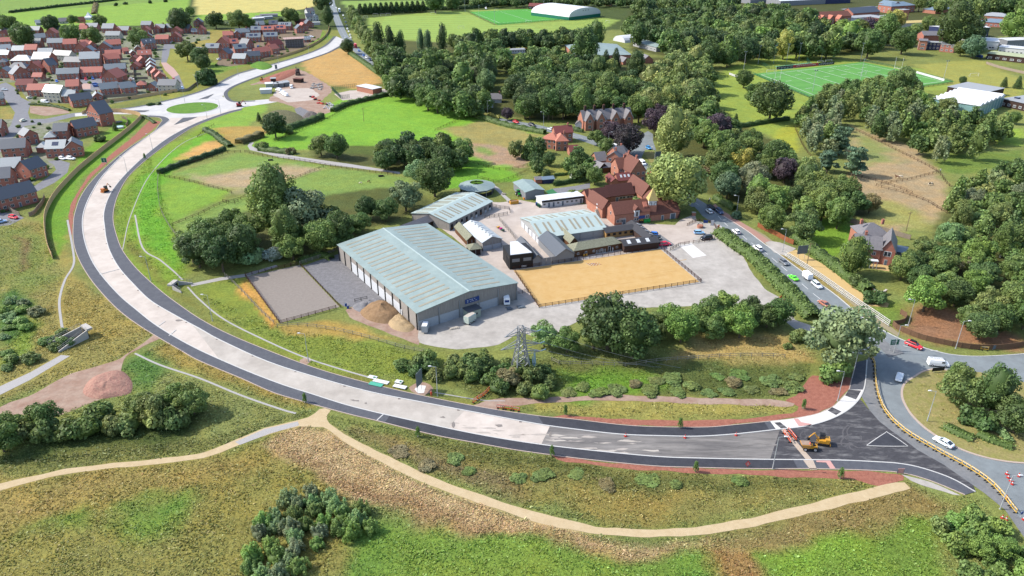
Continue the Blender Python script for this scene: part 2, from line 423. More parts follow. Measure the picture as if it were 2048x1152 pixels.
def ribbon(name, P, w, z0, z1, m, label=None, kind='structure', parent=None):
 """raised strip (kerb, wall, low bund) of width w along world polyline P"""
 v=[]; f=[]
 n=len(P)
 for i, p in enumerate(P):
  t=(P[min(i + 1, n - 1)] - P[max(i - 1,0)]); t.z=0; t.normalize(); q=Vector((-t.y, t.x, 0)) * w / 2
  for s, z in ((-1, z0),(-1, z1),(1, z1),(1, z0)): v.append((p.x + q.x * s, p.y + q.y * s, z))
 for i in range(n - 1):
  a=i * 4; b=a + 4
  for k in range(3): f.append((a + k, a + k + 1, b + k + 1, b + k))
 f.append((0,3,2,1)); e=(n - 1) * 4; f.append((e, e + 1, e + 2, e + 3))
 me=bpy.data.meshes.new(name); me.from_pydata(v, [], f); me.materials.append(m); me.update()
 o=link(name, me, parent)
 return tag(o, label, kind=kind) if parent is None else o
def offs(P, d):
 out=[]
 for i, p in enumerate(P):
  t=(P[min(i + 1, len(P) - 1)] - P[max(i - 1,0)]); t.z=0; t.normalize(); out.append(p + Vector((-t.y, t.x, 0)) * d)
 return out
def line(pts, n=6): return smooth(GP(pts), n)

M_PALE=mat('pale_stone_road_base', A(230,217,205),.9,.1, noise=.08, scale=.12, col2=A(210,197,185), detail=8)
M_STAINW=mat('tyre_track_dust', A(196,186,176),.9,.1, noise=.12, scale=.4)
M_PALE2=mat('greyish_road_base', A(212,203,192),.9,.1, noise=.09, scale=.1, col2=A(188,179,168), detail=8)
M_FOOT=mat('dark_footway_asphalt', A(92,94,102),.85,.2, noise=.10, scale=.5, col2=A(104,106,112), detail=8)
M_FOOT2=mat('fresh_black_asphalt', A(62,63,70),.8,.25, noise=.10, scale=.5, col2=A(74,75,82), detail=8)
M_BIND=mat('dusty_binder_asphalt', A(122,118,116),.9,.15, noise=.22, scale=.16, col2=A(164,158,152), detail=10, stretch=(.35,3.0,1), lo=.4, hi=.7)
M_BIND2=mat('tyre_marked_black_asphalt', A(80,79,83),.85,.2, noise=.25, scale=.3, col2=A(168,166,164), detail=14, stretch=(.7,2.2,1,.4), lo=.5, hi=.85)
M_OLD=mat('worn_grey_asphalt', A(150,158,160),.85,.2, noise=.08, scale=.2, col2=A(136,142,144), detail=8)
M_OLDP=mat('old_grey_asphalt_lane', A(128,130,132),.85,.2, noise=.12, scale=.3, col2=A(146,146,146), detail=8)
M_KERB=mat('concrete_kerb', A(222,220,216),.8,.2, noise=.08, scale=1)
M_EDGE=mat('buff_edging', A(206,186,172),.9,.1, noise=.12, scale=1)
M_PATH=mat('buff_path_gravel', A(218,196,158),.95,.1, noise=.07, scale=.5, col2=A(208,184,144), detail=8)
M_STONE=mat('grey_stone_path', A(190,186,182),.95,.1, noise=.25, scale=2, detail=8)
M_YARD=mat('pale_gravel_yard', A(204,197,188),.95,.1, noise=.14, scale=.12, col2=A(184,177,168), detail=10)
M_CONC=mat('pinkish_concrete', A(216,202,190),.9,.15, noise=.07, scale=.15, col2=A(196,182,170), detail=8)
M_WHITEC=mat('new_pale_concrete', A(240,236,230),.9,.15, noise=.03, scale=.4)
M_DGRAV=mat('dark_gravel', A(150,148,150),.95,.1, noise=.22, scale=.8, col2=A(128,126,128), detail=10, bump=.1)
M_SAND=mat('orange_arena_sand', A(222,186,128),.95,.05, noise=.05, scale=.3, col2=A(214,174,112), detail=10, bump=.05)
M_GSAND=mat('grey_arena_sand', A(166,156,146),.95,.05, noise=.08, scale=1.2, col2=A(154,144,136), detail=10, bump=.05)
M_SOIL=mat('red_brown_soil', A(184,124,104),.95,.1, noise=.18, scale=1.0, col2=A(160,102,86), detail=10, bump=.15)
M_SOILP=mat('pinkish_bare_earth', A(188,164,146),.95,.1, noise=.14, scale=.25, col2=A(168,136,118), detail=10, bump=.15)
M_PAINT=mat('road_marking_white', A(240,240,238),.7,.2, noise=.1, scale=3)
M_TURF=mat('artificial_turf', A(116,176,90),.9,.1, noise=.08, scale=.12, col2=A(102,162,82), detail=6)
M_TAR=mat('tarmac_drive', A(150,150,154),.9,.1, noise=.1, scale=.4, col2=A(136,136,140), detail=6)
M_PINKP=mat('pink_block_paving', A(206,172,160),.9,.1, noise=.1, scale=.6)
M_TACT=mat('pink_tactile_slabs', A(222,172,164),.9,.1, noise=.12, scale=2)

eA=[(286,234),(316,235),(324,241),(321,246),(304.7,265.5),(262,293),(225.7,321.9),(187.4,358),(162.5,391.9),(150,425.7),(146.7,450),(147.2,485),(158,519),(180.6,557.4),(214.5,598),(248.3,629.6),(293.5,661),(359,699.6),(400,722.4),(483.5,757.4),(544.5,784.5),(603,802.5),(693.5,827.4),(754.4,842),(865.6,869.7),(968,889),(1029.7,900),(1096,909.4),(1177,919.5),(1304,932),(1400,935.5),(1517,938),(1634,938),(1751.5,941.7),(1806,946.8),(1858.5,961),(1930,990)]
eB=[(300,231),(326,233),(338,238),(334,245),(293.5,274.5),(248.3,308.4),(207.7,349),(185,382.8),(170.4,414.4),(164.8,442),(168,476),(180.6,514.5),(201,548),(237,589),(271,618.3),(316,653.3),(383.7,692.8),(467.7,731.4),(555.8,766.4),(625.7,789),(693.5,810.4),(767,828.7),(845,846),(947.6,867.7),(1050,885),(1152,898),(1304,913),(1400,917),(1517,919.3),(1599,920),(1681,921),(1757.6,924.5),(1801,928),(1844,936.7),(1901.7,956.8),(1950.6,984)]
eC=[(484,217),(454.5,224),(409,239.7),(380,252),(338.6,274.5),(304.7,299.3),(266.4,333),(234.8,367),(216.7,396.4),(207.7,427),(209.5,455),(213,480),(221,505.5),(239,537),(271,573),(302.5,602.5),(352,632),(400,658),(440.6,680.6),(535.4,723.5),(640,757),(742.5,784.6),(845,805),(947.6,824.6),(1073,848),(1144,858),(1241.8,869),(1339.5,872.5),(1400,873),(1470,868.6),(1552,859.7),(1611,852.7),(1657.8,839.8),(1693,822),(1716,801),(1727,780),(1731,760),(1734,720)]
eD=[(484,220),(454.5,228),(409,244.5),(380,258),(345,281),(316,301.6),(282,328.7),(255,355.8),(237,387.4),(228,416.7),(226.4,442),(232.5,469),(243.8,498.7),(266.4,530),(293.5,557.4),(327.3,586.7),(361,611.6),(400,638),(456.4,668),(546.7,705.5),(640,739.5),(742.5,768),(845,791.8),(958,814),(1075.8,832),(1144,838.5),(1266,852),(1400,855),(1470,850),(1538,843),(1587.5,837.4),(1634,828),(1665,814),(1686,794),(1697.6,780),(1705,750),(1712,725)]
wA, wB, wC, wD=line(eA), line(eB), line(eC), line(eD)
def cutline(W, px0, px1):
 """part of a world line whose photo column lies between"""
 out=[]
 for p in W:
  zc=p.y * math.cos(TH) + CH * math.sin(TH); x=1024 + F * p.x / zc
  if px0 <= x <= px1: out.append(p)
 return out
sheet('road', cutline(wB, -50,1700) + cutline(wC, -50,1690)[::-1],.03, M_PALE, 'pale unfinished carriageway of the curving new road')
sheet('footway', wA + wB[::-1],.11, M_FOOT, 'dark asphalt footway on the outer side of the new road')
sheet('footway', wC + wD[::-1],.11, M_FOOT, 'dark asphalt footway on the inner side of the new road')
ribbon('kerb', wB, .3,0,.15, M_KERB, 'pale kerb line between outer footway and carriageway')
ribbon('kerb', wC, .3,0,.15, M_KERB, 'pale kerb line between carriageway and inner footway')
ribbon('edging', wA, .22,0,.13, M_EDGE, 'buff edging along the outer footway')
ribbon('edging', wD, .22,0,.13, M_EDGE, 'buff edging along the inner footway')
def span(W, a, b): return cutline(W, a, b)
sheet('road', span(wB[100:],215,905) + span(wC[100:],240,935)[::-1],.045, M_PALE2, 'greyer stretch of the unfinished carriageway in the bend')
sheet('road', span(wB[60:],1075,1700) + span(wC[60:],1090,1600)[::-1],.045, M_BIND, 'dusty grey binder course towards the junction')
sheet('footway', span(wC[60:],1073,1540) + span(wD[60:],1075,1535)[::-1],.122, M_FOOT2, 'fresh black footway beside the red soil bank')
sheet('footway', span(wA[60:],760,1600) + span(wB[60:],768,1598)[::-1],.122, M_FOOT2, 'fresh black footway on the near side')
for i in range(20):
 x=1078 + R.random() ** 1.6 * 220; y=876 + (x - 1078) * .06 + R.uniform(-8,22); l=R.uniform(18,60)
 psheet('dust_patch', [(x, y),(x + l * .5, y - 1.5),(x + l, y + .6),(x + l * .5, y + 2.2)],.052 + .0004 * i, M_PALE2 if i % 2 else M_STAINW, 'pale dust smear on the grey binder course', jitter=.35, step=1)
for i in range(18):
 x=870 + R.random() * 210; y=850 + (x - 870) * .12 + R.uniform(-8,18); l=R.uniform(12,40)
 psheet('dust_patch', [(x, y),(x + l * .5, y - 1.2),(x + l, y + 1.5),(x + l * .5, y + 2.2)],.052 + .0004 * i, M_STAINW, 'greyish smear on the pale carriageway', jitter=.35, step=1)
JE=[(1712,790),(1721.5,800),(1740,822),(1758.5,843),(1784,863),(1812.5,883),(1833.6,899.5),(1887,929.5),(1945,970),(1951,982)]
sheet('road', GP([(1560,859),(1611,852.7),(1657.8,839.8),(1693,822),(1716,801)] + JE[1:]) + GP([(1901.7,956.8),(1844,936.7),(1801,928),(1757,924),(1681,921),(1599,920),(1540,919)]),.06, M_BIND2, 'black tyre-marked asphalt apron at the unfinished junction')
G_OLD=[(1700,705),(1740,712),(1750,740),(1752,767),(1760,803),(1775,832),(1803,860),(1834,881),(1884,909),(1925,931),(1960,952),(1988,976),(2012,1002),(2060,1060),(2200,1200),(2400,1100),(2300,800),(2200,700),(2100,706),(2048,708),(1964.6,713),(1912.5,710.7),(1873,703),(1834,691),(1795,675.5),(1756,654.7),(1717,628.6),(1683,600),(1671,590),(1625.7,558),(1594,535.8),(1558,508.7),(1526,486),(1490,459),(1448,433),(1410,408),(1388,412),(1405,432),(1438,454.5),(1476.7,481.6),(1513,513),(1558,549.3),(1585,572),(1616.7,601),(1646,629.4),(1680,662)]
psheet('road', G_OLD, .02, M_OLD, 'worn grey asphalt of the main road and large roundabout')
psheet('road', [(1736,716)] + [(1721,790),(1740,822),(1758.5,843),(1784,863),(1812.5,883),(1833.6,899.5),(1887,929.5),(1945,970),(1968,986),(2010,1020),(2048,1075),(2100,1140),(2140,1130),(2060,1060),(2012,1002),(1988,976),(1960,952),(1925,931),(1884,909),(1834,881),(1803,860),(1775,832),(1760,803),(1752,767),(1750,740),(1742,712)],.05, M_OLDP, 'old grey lane strip behind the yellow barriers')
psheet('traffic_island', [(1737,888),(1770,866),(1776,866),(1812,890),(1808,894),(1740,893)],.17, M_KERB, 'kerb of the triangular traffic island', sm=3)
psheet('traffic_island', [(1739.5,888.3),(1770.3,867.2),(1775.6,867.2),(1810,890),(1807,893),(1741,892)],.18, M_FOOT2, 'black top of the triangular traffic island', sm=3)
psheet('traffic_island', [(1752,687),(1777,714.6),(1808,706.8),(1760,676)],.14, M_OLDP, 'paved splitter island with the green sign')
sheet('pavement', GP([(1540,843),(1587.5,837.4),(1634,828),(1665,814),(1686,794),(1697.6,780),(1726,780),(1716,801),(1693,822),(1657.8,839.8),(1611,852.7),(1552,859.7)]),.125, M_WHITEC, 'pale new pavement curving round the junction corner')
for q in ([(1655,822),(1664,815),(1683,824),(1672,831)],[(1690,792),(1697,780),(1722,782),(1712,800)],[(1548,846),(1560,845),(1575,857),(1562,858)]):
 psheet('pavement', q, .135, M_BIND2, 'dark unfinished patch in the corner pavement')
for q in ([(1587,838),(1596,838),(1602,845),(1624,849),(1620,852),(1597,853)],[(1632,922),(1660,922),(1671,938),(1660,938),(1652,926),(1633,925)]):
 psheet('tactile_paving', q, .15, M_TACT, 'pink tactile slabs at the crossing')
psheet('grass_island', [(1829,753.6),(1808,769),(1804,792.7),(1816,820),(1834.4,842),(1860.4,864),(1907,892),(1959,912),(2017,924),(2080,928),(2200,900),(2180,790),(2048,765),(1960,745),(1894,741),(1873,738),(1847,743)],.12, mat('island_grass', A(150,148,84),.95,.1, noise=.25, scale=.5, col2=A(168,154,104), detail=10), 'dry grass island of the large roundabout')
ribbon('kerb', line([(1894,741),(1873,738),(1847,743),(1829,753.6),(1808,769),(1804,792.7),(1816,820),(1834.4,842),(1860.4,864),(1907,892),(1959,912),(2017,924),(2080,928)]),.5,0,.15, M_EDGE, 'buff kerb round the grass island')
ribbon('kerb', line([(1448,433),(1490,459),(1526,486),(1558,508.7),(1594,535.8),(1625.7,558),(1671,590),(1717,628.6),(1756,654.7),(1795,675.5),(1834,691),(1873,703),(1912.5,710.7),(1964.6,713),(2048,708),(2120,700)]),.25,0,.14, M_KERB, 'kerb on the far side of the main road')
ribbon('kerb', line([(1438,454.5),(1476.7,481.6),(1513,513),(1558,549.3),(1585,572),(1616.7,601),(1646,629.4)]),.25,0,.14, M_KERB, 'kerb on the near side of the main road')
sheet('footway', GP([(1455,430),(1530,470),(1565,498),(1640,548),(1700,592),(1765,640),(1800,668),(1795,673),(1756,650),(1700,605),(1636,553),(1555,500),(1480,447)]),.03, mat('worn_path', A(168,156,126),.9,.1, noise=.15, scale=1), 'worn verge path beside the main road')
psheet('footway', [(1430,408),(1450,424),(1500,455),(1540,482),(1528,486),(1490,460),(1448,434),(1420,414)],.05, mat('red_footway', A(190,150,136),.9,.1, noise=.1, scale=1), 'reddish footway strip beside the main road')
psheet('drive', [(1525,480),(1560,485),(1592,497),(1572,512),(1548,505)],.045, M_YARD, 'gravel house drive opening onto the main road')
psheet('drive', [(1573,506),(1592,500),(1640,525),(1700,560),(1760,596),(1778,608),(1775,615),(1740,612),(1700,595),(1640,550),(1600,522)],.05, mat('sand_track', A(222,190,132),.95,.05, noise=.06, scale=.6), 'sand-coloured track between rail fence and hedge')
psheet('drive', [(1738,523),(1782,527),(1778,543),(1742,537)],.05, mat('sand_track',(1,1,1)), 'sand-coloured forecourt of the brick villa')
def marks(P, n0, dash, gap, w, z=.062):
 P=resample(P, .5); L=len(P); k=0; mb=MB(); step=int((dash + gap) / .5); d=int(dash / .5)
 i=n0
 while i + d < L:
  a, b=P[i], P[i + d]; t=(b - a).normalized(); q=Vector((-t.y, t.x, 0)) * w / 2
  mb.face([(a - q)[:2] + (z,),(b - q)[:2] + (z,),(b + q)[:2] + (z,),(a + q)[:2] + (z,)]); i += step
 return mb
def V2(p, z): return (p.x, p.y, z)
MB.face2=None
def dashes(name, pts, dash, gap, w, label, z=.07, n=6):
 P=resample(line(pts, n),.5); mb=MB(); step=max(1, int((dash + gap) / .5)); d=max(1, int(dash / .5)); i=0
 while i + d < len(P):
  a, b=P[i], P[i + d]; t=(b - a).normalized(); q=Vector((-t.y, t.x, 0)) * w / 2
  mb.face([V2(a - q, z), V2(b - q, z), V2(b + q, z), V2(a + q, z)]); i += step
 o=mb.obj(name, M_PAINT); tag(o, label, kind='structure'); return o
dashes('road_marking', [(1425,420),(1455,452),(1480,468),(1500,484),(1530,505),(1560,530),(1590,556),(1620,582),(1650,606),(1672,622)],4,3,.22, 'white centre dashes on the main road')
dashes('road_marking', [(1440,452),(1478,479),(1515,510),(1560,546.5),(1587,569),(1618,597),(1645,623)],40,.5,.14, 'white edge line on the near side of the main road')
dashes('road_marking', [(1760,672),(1800,690),(1850,700),(1880,702)],2,1.5,.2, 'dashed give-way line at the roundabout')
dashes('road_marking', [(1752,692),(1777,714.6),(1806,706)],30,.5,.18, 'white line round the splitter island')
dashes('road_marking', [(2000,965),(2030,995),(2060,1020)],30,.5,.2, 'white line on the roundabout exit')
LANE=[(662,-14),(664,6),(671,30),(680,53),(692,77),(708,95),(727,111),(749,129),(784,156),(817,179),(850,192),(885,205.5),(925,219),(955,228.5),(990,238),(1032,246),(1066,252),(1100,260),(1140,269),(1170,278),(1215,294),(1250,310),(1285,331),(1310,350),(1350,380),(1400,412)]
wl=line(LANE)
sheet('road', offs(wl, 3.8) + offs(wl, -3.8)[::-1],.016, M_OLD, 'grey country lane running past the fields')
dashes('road_marking', LANE, 3,4,.16, 'white centre dashes on the lane')
psheet('road', [(1228,298),(1258,288),(1285,268),(1296,262),(1306,268),(1306,282),(1312,300),(1290,300),(1282,318),(1262,315)],.022, M_OLD, 'side road between the trees by the villas')
psheet('traffic_island', [(1287,306),(1305,302),(1320,325),(1325,335),(1300,325)],.12, mat('island_grass',(1,1,1)), 'grassy corner island with the sign')
psheet('road', [(673,73),(653,92),(614,109),(548,129),(477.7,148.4),(429,174),(380,191),(332,203),(273,215),(211,222),(150,227),(150,233),(213,228),(285,229),(338,239),(360,260),(400,248),(455,226),(490,214),(536,207),(575,200),(600,196),(600,190),(570,196),(462,204),(444.5,193),(458,176),(489,162),(548,140.6),(595,125),(653,105.5),(685,88),(690,80)],.024, mat('pale_roundabout_base', A(226,222,218),.9,.1, noise=.06, scale=.15, col2=A(206,204,202), detail=8), 'pale unfinished road round the small roundabout')
for e, o_, lb in (([(673,73),(653,92),(614,109),(548,129),(477.7,148.4),(429,174),(380,191),(332,203),(273,215),(211,222)],-2.8, 'far dark footway beside the new link road'),([(685,88),(653,105.5),(595,125),(548,140.6),(489,162),(458,176),(447,189),(462,204),(510,203)],2.6, 'near dark footway beside the new link road')):
 w=line(e); w2=offs(w, o_); sheet('footway', w + w2[::-1],.11, M_FOOT, lb); ribbon('kerb', w, .3,0,.14, M_KERB, 'kerb beside the link road')
RC=(G(336,216) + G(434.5,216)) / 2; RRad=(G(434.5,216) - G(336,216)).length / 2
RC=Vector(((RC.x),(G(385,205.6).y + G(385,227).y) / 2,0))
def disc(r, n=64): return [RC + Vector((math.cos(2 * math.pi * k / n) * r, math.sin(2 * math.pi * k / n) * r, 0)) for k in range(n)]
sheet('road', disc(RRad * 1.62),.036, mat('pale_roundabout_base',(1,1,1)), 'pale ring of the small roundabout')
sheet('grass_island', disc(RRad),.16, mat('lush_grass', A(118,158,62),.95,.1, noise=.2, scale=.3, col2=A(98,138,58), detail=8), 'round green island of the small roundabout')
ribbon('kerb', disc(RRad) + disc(RRad)[:1],.5,0,.2, M_KERB, 'kerb ring of the small roundabout')
for q in ([(242,226),(262,221),(300,221),(290,224)],[(348,250),(366,236),(395,234),(375,242)],[(397,199),(410,194),(428,188),(415,197)]):
 psheet('traffic_island', q, .15, M_FOOT, 'small dark splitter island at the roundabout')
psheet('road', [(-30,175),(12,165),(30,175),(42,195),(62,205),(56,225),(60,238),(90,238),(147,226),(213,221),(213,228),(150,233),(100,245),(50,252),(30,270),(8,300),(-40,330),(-40,280),(2,270),(22,250),(30,225),(12,200),(-30,200)],.02, M_TAR, 'pale estate road winding between the houses')
psheet('road', [(330,85),(345,90),(415,95),(470,92),(530,96),(545,90),(560,95),(530,103),(440,100),(340,97),(338,110),(333,125),(322,125),(325,100)],.02, M_TAR, 'estate road through the new houses')
psheet('road', [(95,322),(120,320),(140,326),(135,345),(110,365),(70,385),(60,378),(95,355),(112,340),(108,330)],.02, M_TAR, 'curved cul-de-sac road of the estate')
psheet('pavement', [(322,125),(333,125),(348,137),(358,150),(345,155),(330,140)],.03, M_PINKP, 'pink block paved turning area')
psheet('road', [(345,155),(358,150),(370,178),(362,182),(350,165)],.03, M_TAR, 'parking strip by the cream house')
psheet('road', [(110,155),(205,155),(205,180),(160,182),(155,165)],.02, M_TAR, 'parking court between the terraces')
psheet('pavement', [(165,167),(181,167),(181,178),(162,178)],.03, M_PINKP, 'pink paved parking bay')
psheet('road', [(-20,420),(0,425),(35,428),(48,436),(20,450),(-20,455)],.02, M_TAR, 'car park behind the nearest terrace')
psheet('garden', [(60,212),(130,215),(140,226),(90,232),(60,226)],.02, M_SOILP, 'bare earth plot beside the estate road')
psheet('path', [(-40,975),(120,940),(230,925),(300,920),(400,908),(470,880),(530,855),(595,840),(622,832),(643,814),(662,820),(650,835),(660,850),(700,875),(800,925),(900,970),(1000,1002),(1100,1032),(1200,1055),(1300,1060),(1400,1053),(1500,1037),(1600,1012),(1700,985),(1800,963),(1810,965),(1822,978),(1720,1003),(1600,1032),(1500,1055),(1400,1070),(1300,1076),(1200,1070),(1090,1050),(1000,1020),(880,980),(790,940),(700,890),(650,855),(600,852),(540,868),(480,890),(410,916),(310,930),(200,938),(100,955),(-40,992)],.03, M_PATH, 'buff gravel path winding through the rough meadow', jitter=.25, step=2)
psheet('path', [(470,884),(530,858),(596,843),(598,851),(540,867),(480,890)],.04, M_STONE, 'grey stony stretch of the meadow path')
psheet('track', [(310,668),(295,680),(235,720),(150,745),(60,790),(0,815),(-20,830),(-20,850),(30,830),(100,835),(200,800),(265,770),(240,740),(262,705),(330,672)],.028, M_SOILP, 'pinkish bare earth spreading from the haul track', sm=3, jitter=.5)
psheet('path', [(-20,782),(60,745),(122,710),(140,712),(60,760),(-20,800)],.03, M_STONE, 'pale cycle path leading to the underpass')
psheet('track', [(960,805),(985,798),(1080,796),(1240,790),(1400,796),(1560,800),(1590,812),(1500,812),(1300,803),(1150,803),(1020,812),(985,822),(940,815)],.028, M_SOILP, 'beige dirt track above the verge', sm=3, jitter=.4)
psheet('path', [(380,568),(440,555),(490,548),(552,530),(556,533),(495,553),(442,561),(383,573)],.03, M_STONE, 'pale path to the grey riding arena')
for nm, pts, w in (('gravel_drain', [(245,500),(262,430),(300,350),(360,290),(420,262)],.5),('gravel_drain', [(270,430),(285,495),(320,520),(350,545),(365,560)],.9),('gravel_drain', [(135,440),(146,500),(147,530),(130,560),(119,600),(122,640),(126,662)],1.1),
                   ('gravel_drain', [(375,574),(400,600),(450,640),(540,685),(610,715),(680,738),(742,756)],.8),('gravel_drain', [(270,707),(320,730),(400,757),(480,790),(560,818),(592,827)],.9),('gravel_drain', [(870,785),(960,800),(1010,802)],.5)):
 ribbon(nm, line(pts), w * .65,0,.05, M_STONE, 'narrow stone-filled drain in the grass')
psheet('track', [(500,285),(495,292),(500,300),(560,315),(660,330),(800,348),(800,344),(700,328),(600,314),(520,300),(503,292),(508,285)],.028, M_STONE, 'pale track along the paddock edge')
psheet('path', [(985,368),(998,376),(1010,390),(1028,405),(1020,408),(1005,393),(992,380),(982,372)],.03, M_STONE, 'narrow path past the round horse walker')
psheet('soil_bank', [(1105,834),(1150,838),(1266,851),(1400,854),(1470,849),(1538,842),(1587,836.5),(1634,827),(1665,813),(1686,793),(1697,779),(1703,755),(1660,752),(1625,752),(1590,790),(1570,800),(1600,812),(1590,826),(1480,838),(1350,842),(1200,836),(1120,828)],.027, M_SOIL, 'red-brown soil bank at the junction corner', jitter=.4)
psheet('soil_bank', [(1100,910),(1177,921),(1304,933.5),(1400,937),(1517,939.5),(1634,939.5),(1751,943),(1806,948),(1812,958),(1790,966),(1760,974),(1700,958),(1600,955),(1500,950),(1380,946),(1250,938),(1120,922)],.027, M_SOIL, 'red-brown soil strip below the near footway', jitter=.4)
psheet('soil_bank', [(322,243),(302.5,262),(262,291),(225.7,317),(185,352),(158,390),(146,425),(144.5,470),(137,470),(135.4,448),(141,410),(153.5,388),(176,352),(222,308),(262,277),(290,250),(300,240)],.027, M_SOIL, 'red soil strip beside the outer footway', jitter=.3)
psheet('verge_patch', [(1801,948),(1858,963),(1925,992),(1905,990),(1855,974),(1815,958)],.03, M_YARD, 'pale crushed stone behind the footway corner', jitter=.3)
psheet('verge_patch', [(598,720),(616,712),(622,722),(612,730),(600,728)],.03, M_SOILP, 'bare earth around the lamp post foot', jitter=.4)
psheet('verge_patch', [(816,775),(835,762),(860,765),(868,780),(850,790),(825,786)],.03, M_SOILP, 'bare earth around the new sign footing', jitter=.4)
psheet('concrete_base', [(829,779),(836,770),(852,772),(848,786),(836,787)],.06, M_WHITEC, 'white concrete footing of the new sign')
psheet('yard', [(868,441),(990,438),(1040,500),(1078,614),(1034,584)],.033, M_CONC, 'concrete lane between riding hall and silver shed')
psheet('garden', [(-60,82),(60,72),(240,58),(420,62),(420,78),(330,95),(318,130),(352,182),(215,210),(60,205),(30,165),(-60,165)],.012, mat('garden_ground', A(160,156,142),.95,.1, noise=.4, scale=.22, col2=A(116,128,84), detail=10), 'patchy gardens, drives and paving between the older houses')
psheet('garden', [(430,130),(455,100),(470,68),(510,58),(600,55),(645,60),(640,76),(600,98),(520,125),(460,133)],.012, mat('site_ground', A(150,128,106),.95,.1, noise=.3, scale=.2, col2=A(130,118,96), detail=10), 'bare ground and drives between the new houses')
psheet('garden', [(-60,240),(60,238),(150,245),(170,262),(150,300),(110,330),(60,372),(20,440),(-60,440)],.012, mat('garden_ground',(1,1,1)), 'gardens and drives between the nearest houses')
psheet('yard', [(1010,500),(1000,520),(1035,560),(1060,590),(1078,616),(1100,630),(1060,650),(1000,690),(920,700),(850,690),(780,660),(700,635),(720,625),(760,600),(830,655),(1000,600),(1034,590)],.026, M_YARD, 'pale gravel yard in front of the big barn', jitter=.3)
psheet('yard', [(1078,614),(1100,560),(1300,510),(1318,498),(1330,470),(1380,440),(1440,450),(1470,480),(1500,540),(1530,580),(1570,600),(1590,640),(1620,650),(1640,660),(1600,665),(1540,620),(1440,610),(1300,615),(1200,620),(1140,650),(1090,680),(1030,660)],.0262, M_YARD, 'pale gravel car park beside the sand arena', jitter=.3)
psheet('yard', [(1000,405),(1040,400),(1090,410),(1180,408),(1240,445),(1350,450),(1360,440),(1390,428),(1400,470),(1320,502),(1200,540),(1100,570),(1078,616),(1010,560),(960,490),(900,470),(880,455),(870,440),(985,404)],.03, M_CONC, 'pinkish concrete yard between the stable buildings')
psheet('yard', [(1316,466),(1356,454),(1392,483),(1349,489)],.036, M_CONC, 'paler concrete lane through the car park')
psheet('yard', [(1356,489),(1383,487),(1413,511),(1386,516)],.036, M_WHITEC, 'white new concrete slab beyond the gate')
psheet('yard', [(1316,470),(1325,466),(1350,489),(1330,496),(1318,490)],.034, M_OLDP, 'grey parking strip along the sheds')
psheet('yard', [(605,532),(685,505),(700,520),(760,570),(830,640),(760,600),(700,615),(685,612),(640,570)],.027, M_DGRAV, 'dark gravel yard beside the long barn wall', jitter=.3)
psheet('yard', [(690,620),(740,600),(835,655),(838,690),(780,668),(700,636)],.032, M_SOILP, 'sandy ground around the heaps', jitter=.5)
psheet('riding_arena', [(1027,541),(1320,498),(1398,563.5),(1078,614)],.05, M_SAND, 'orange sand outdoor riding arena')
for i in range(16):
 x=1080 + R.random() * 240; y=575 - (x - 1060) * .1 + R.uniform(-28,28); l=R.uniform(20,70)
 psheet('harrow_mark', [(x, y),(x + l, y - l * .13),(x + l, y - l * .13 + .8),(x, y + .8)],.055 + .0004 * i, mat('raked_sand', A(208,168,108),.95,.05, noise=.1, scale=1), 'faint rake mark in the orange sand', jitter=.25, step=1.5)
psheet('riding_arena', [(492,554),(599,530),(679,614),(560,646.5)],.05, M_GSAND, 'grey sand riding arena by the barn')
psheet('yard', [(1100,378),(1150,372),(1180,366),(1180,376),(1110,390)],.03, M_TAR, 'grey village back lane')
psheet('astro_patch', [(1091,382),(1105,378),(1118,389),(1100,392)],.05, mat('green_felt', A(60,130,82),.9), 'green roofed patch behind the cabin')
psheet('compound', [(535,200),(560,180),(530,168),(500,170),(560,150),(600,140),(640,160),(665,180),(640,205),(668,215),(650,228),(610,232),(588,215),(560,205)],.03, M_SOILP, 'dusty pink ground of the works compound', jitter=.8, sm=3)
psheet('compound', [(545,190),(555,178),(620,176),(640,190),(625,200),(575,205)],.04, M_CONC, 'pale parking ground in the compound', jitter=.5)
psheet('compound', [(588,218),(600,214),(625,225),(618,238),(598,236)],.04, M_DGRAV, 'grey stone patch in the compound', jitter=.5)
psheet('compound', [(668,188),(700,181),(770,178),(790,190),(685,201)],.04, M_CONC, 'concrete pad of the substation')
psheet('playing_field', [(1505,148),(1725,124),(1910,163),(1640,202)],.04, M_TURF, 'green rugby pitch with white lines')
psheet('playing_field', [(1550,133),(1620,125),(1640,130),(1560,140)],.05, mat('teal_court', A(120,190,150),.9), 'small teal sports court')
psheet('playing_field', [(938,24),(1055,18),(1135,38),(996,50)],.05, mat('bright_turf', A(96,172,72),.9,.1, noise=.03, scale=.2), 'fenced bright green football pitch')
STRIPE=mat('mown_stripe', A(160,190,96),.95,.1)
for k in range(12):
 t=k / 12; y0=34 + 46 * t; mb=None
 psheet('mown_stripe', [(760 - 20 * t + 10, y0),(985 + 170 * t, y0 - 3),(985 + 170 * t, y0 - 1.4),(760 - 20 * t + 10, y0 + 1.6)],.03, STRIPE, 'pale mown stripe across the playing field')
def pline(name, a, b, w, label, z=.08):
 a=G(*a); b=G(*b); t=(b - a).normalized(); q=Vector((-t.y, t.x, 0)) * w / 2; mb=MB()
 mb.face([V2(a - q, z), V2(b - q, z), V2(b + q, z), V2(a + q, z)]); return tag(mb.obj(name, M_PAINT), label, kind='structure')
RP=[(1512,149),(1725,126),(1898,163),(1640,199)]
def bil(Q, u, v):
 a=G(*Q[0]).lerp(G(*Q[1]), u); b=G(*Q[3]).lerp(G(*Q[2]), u); return a.lerp(b, v)
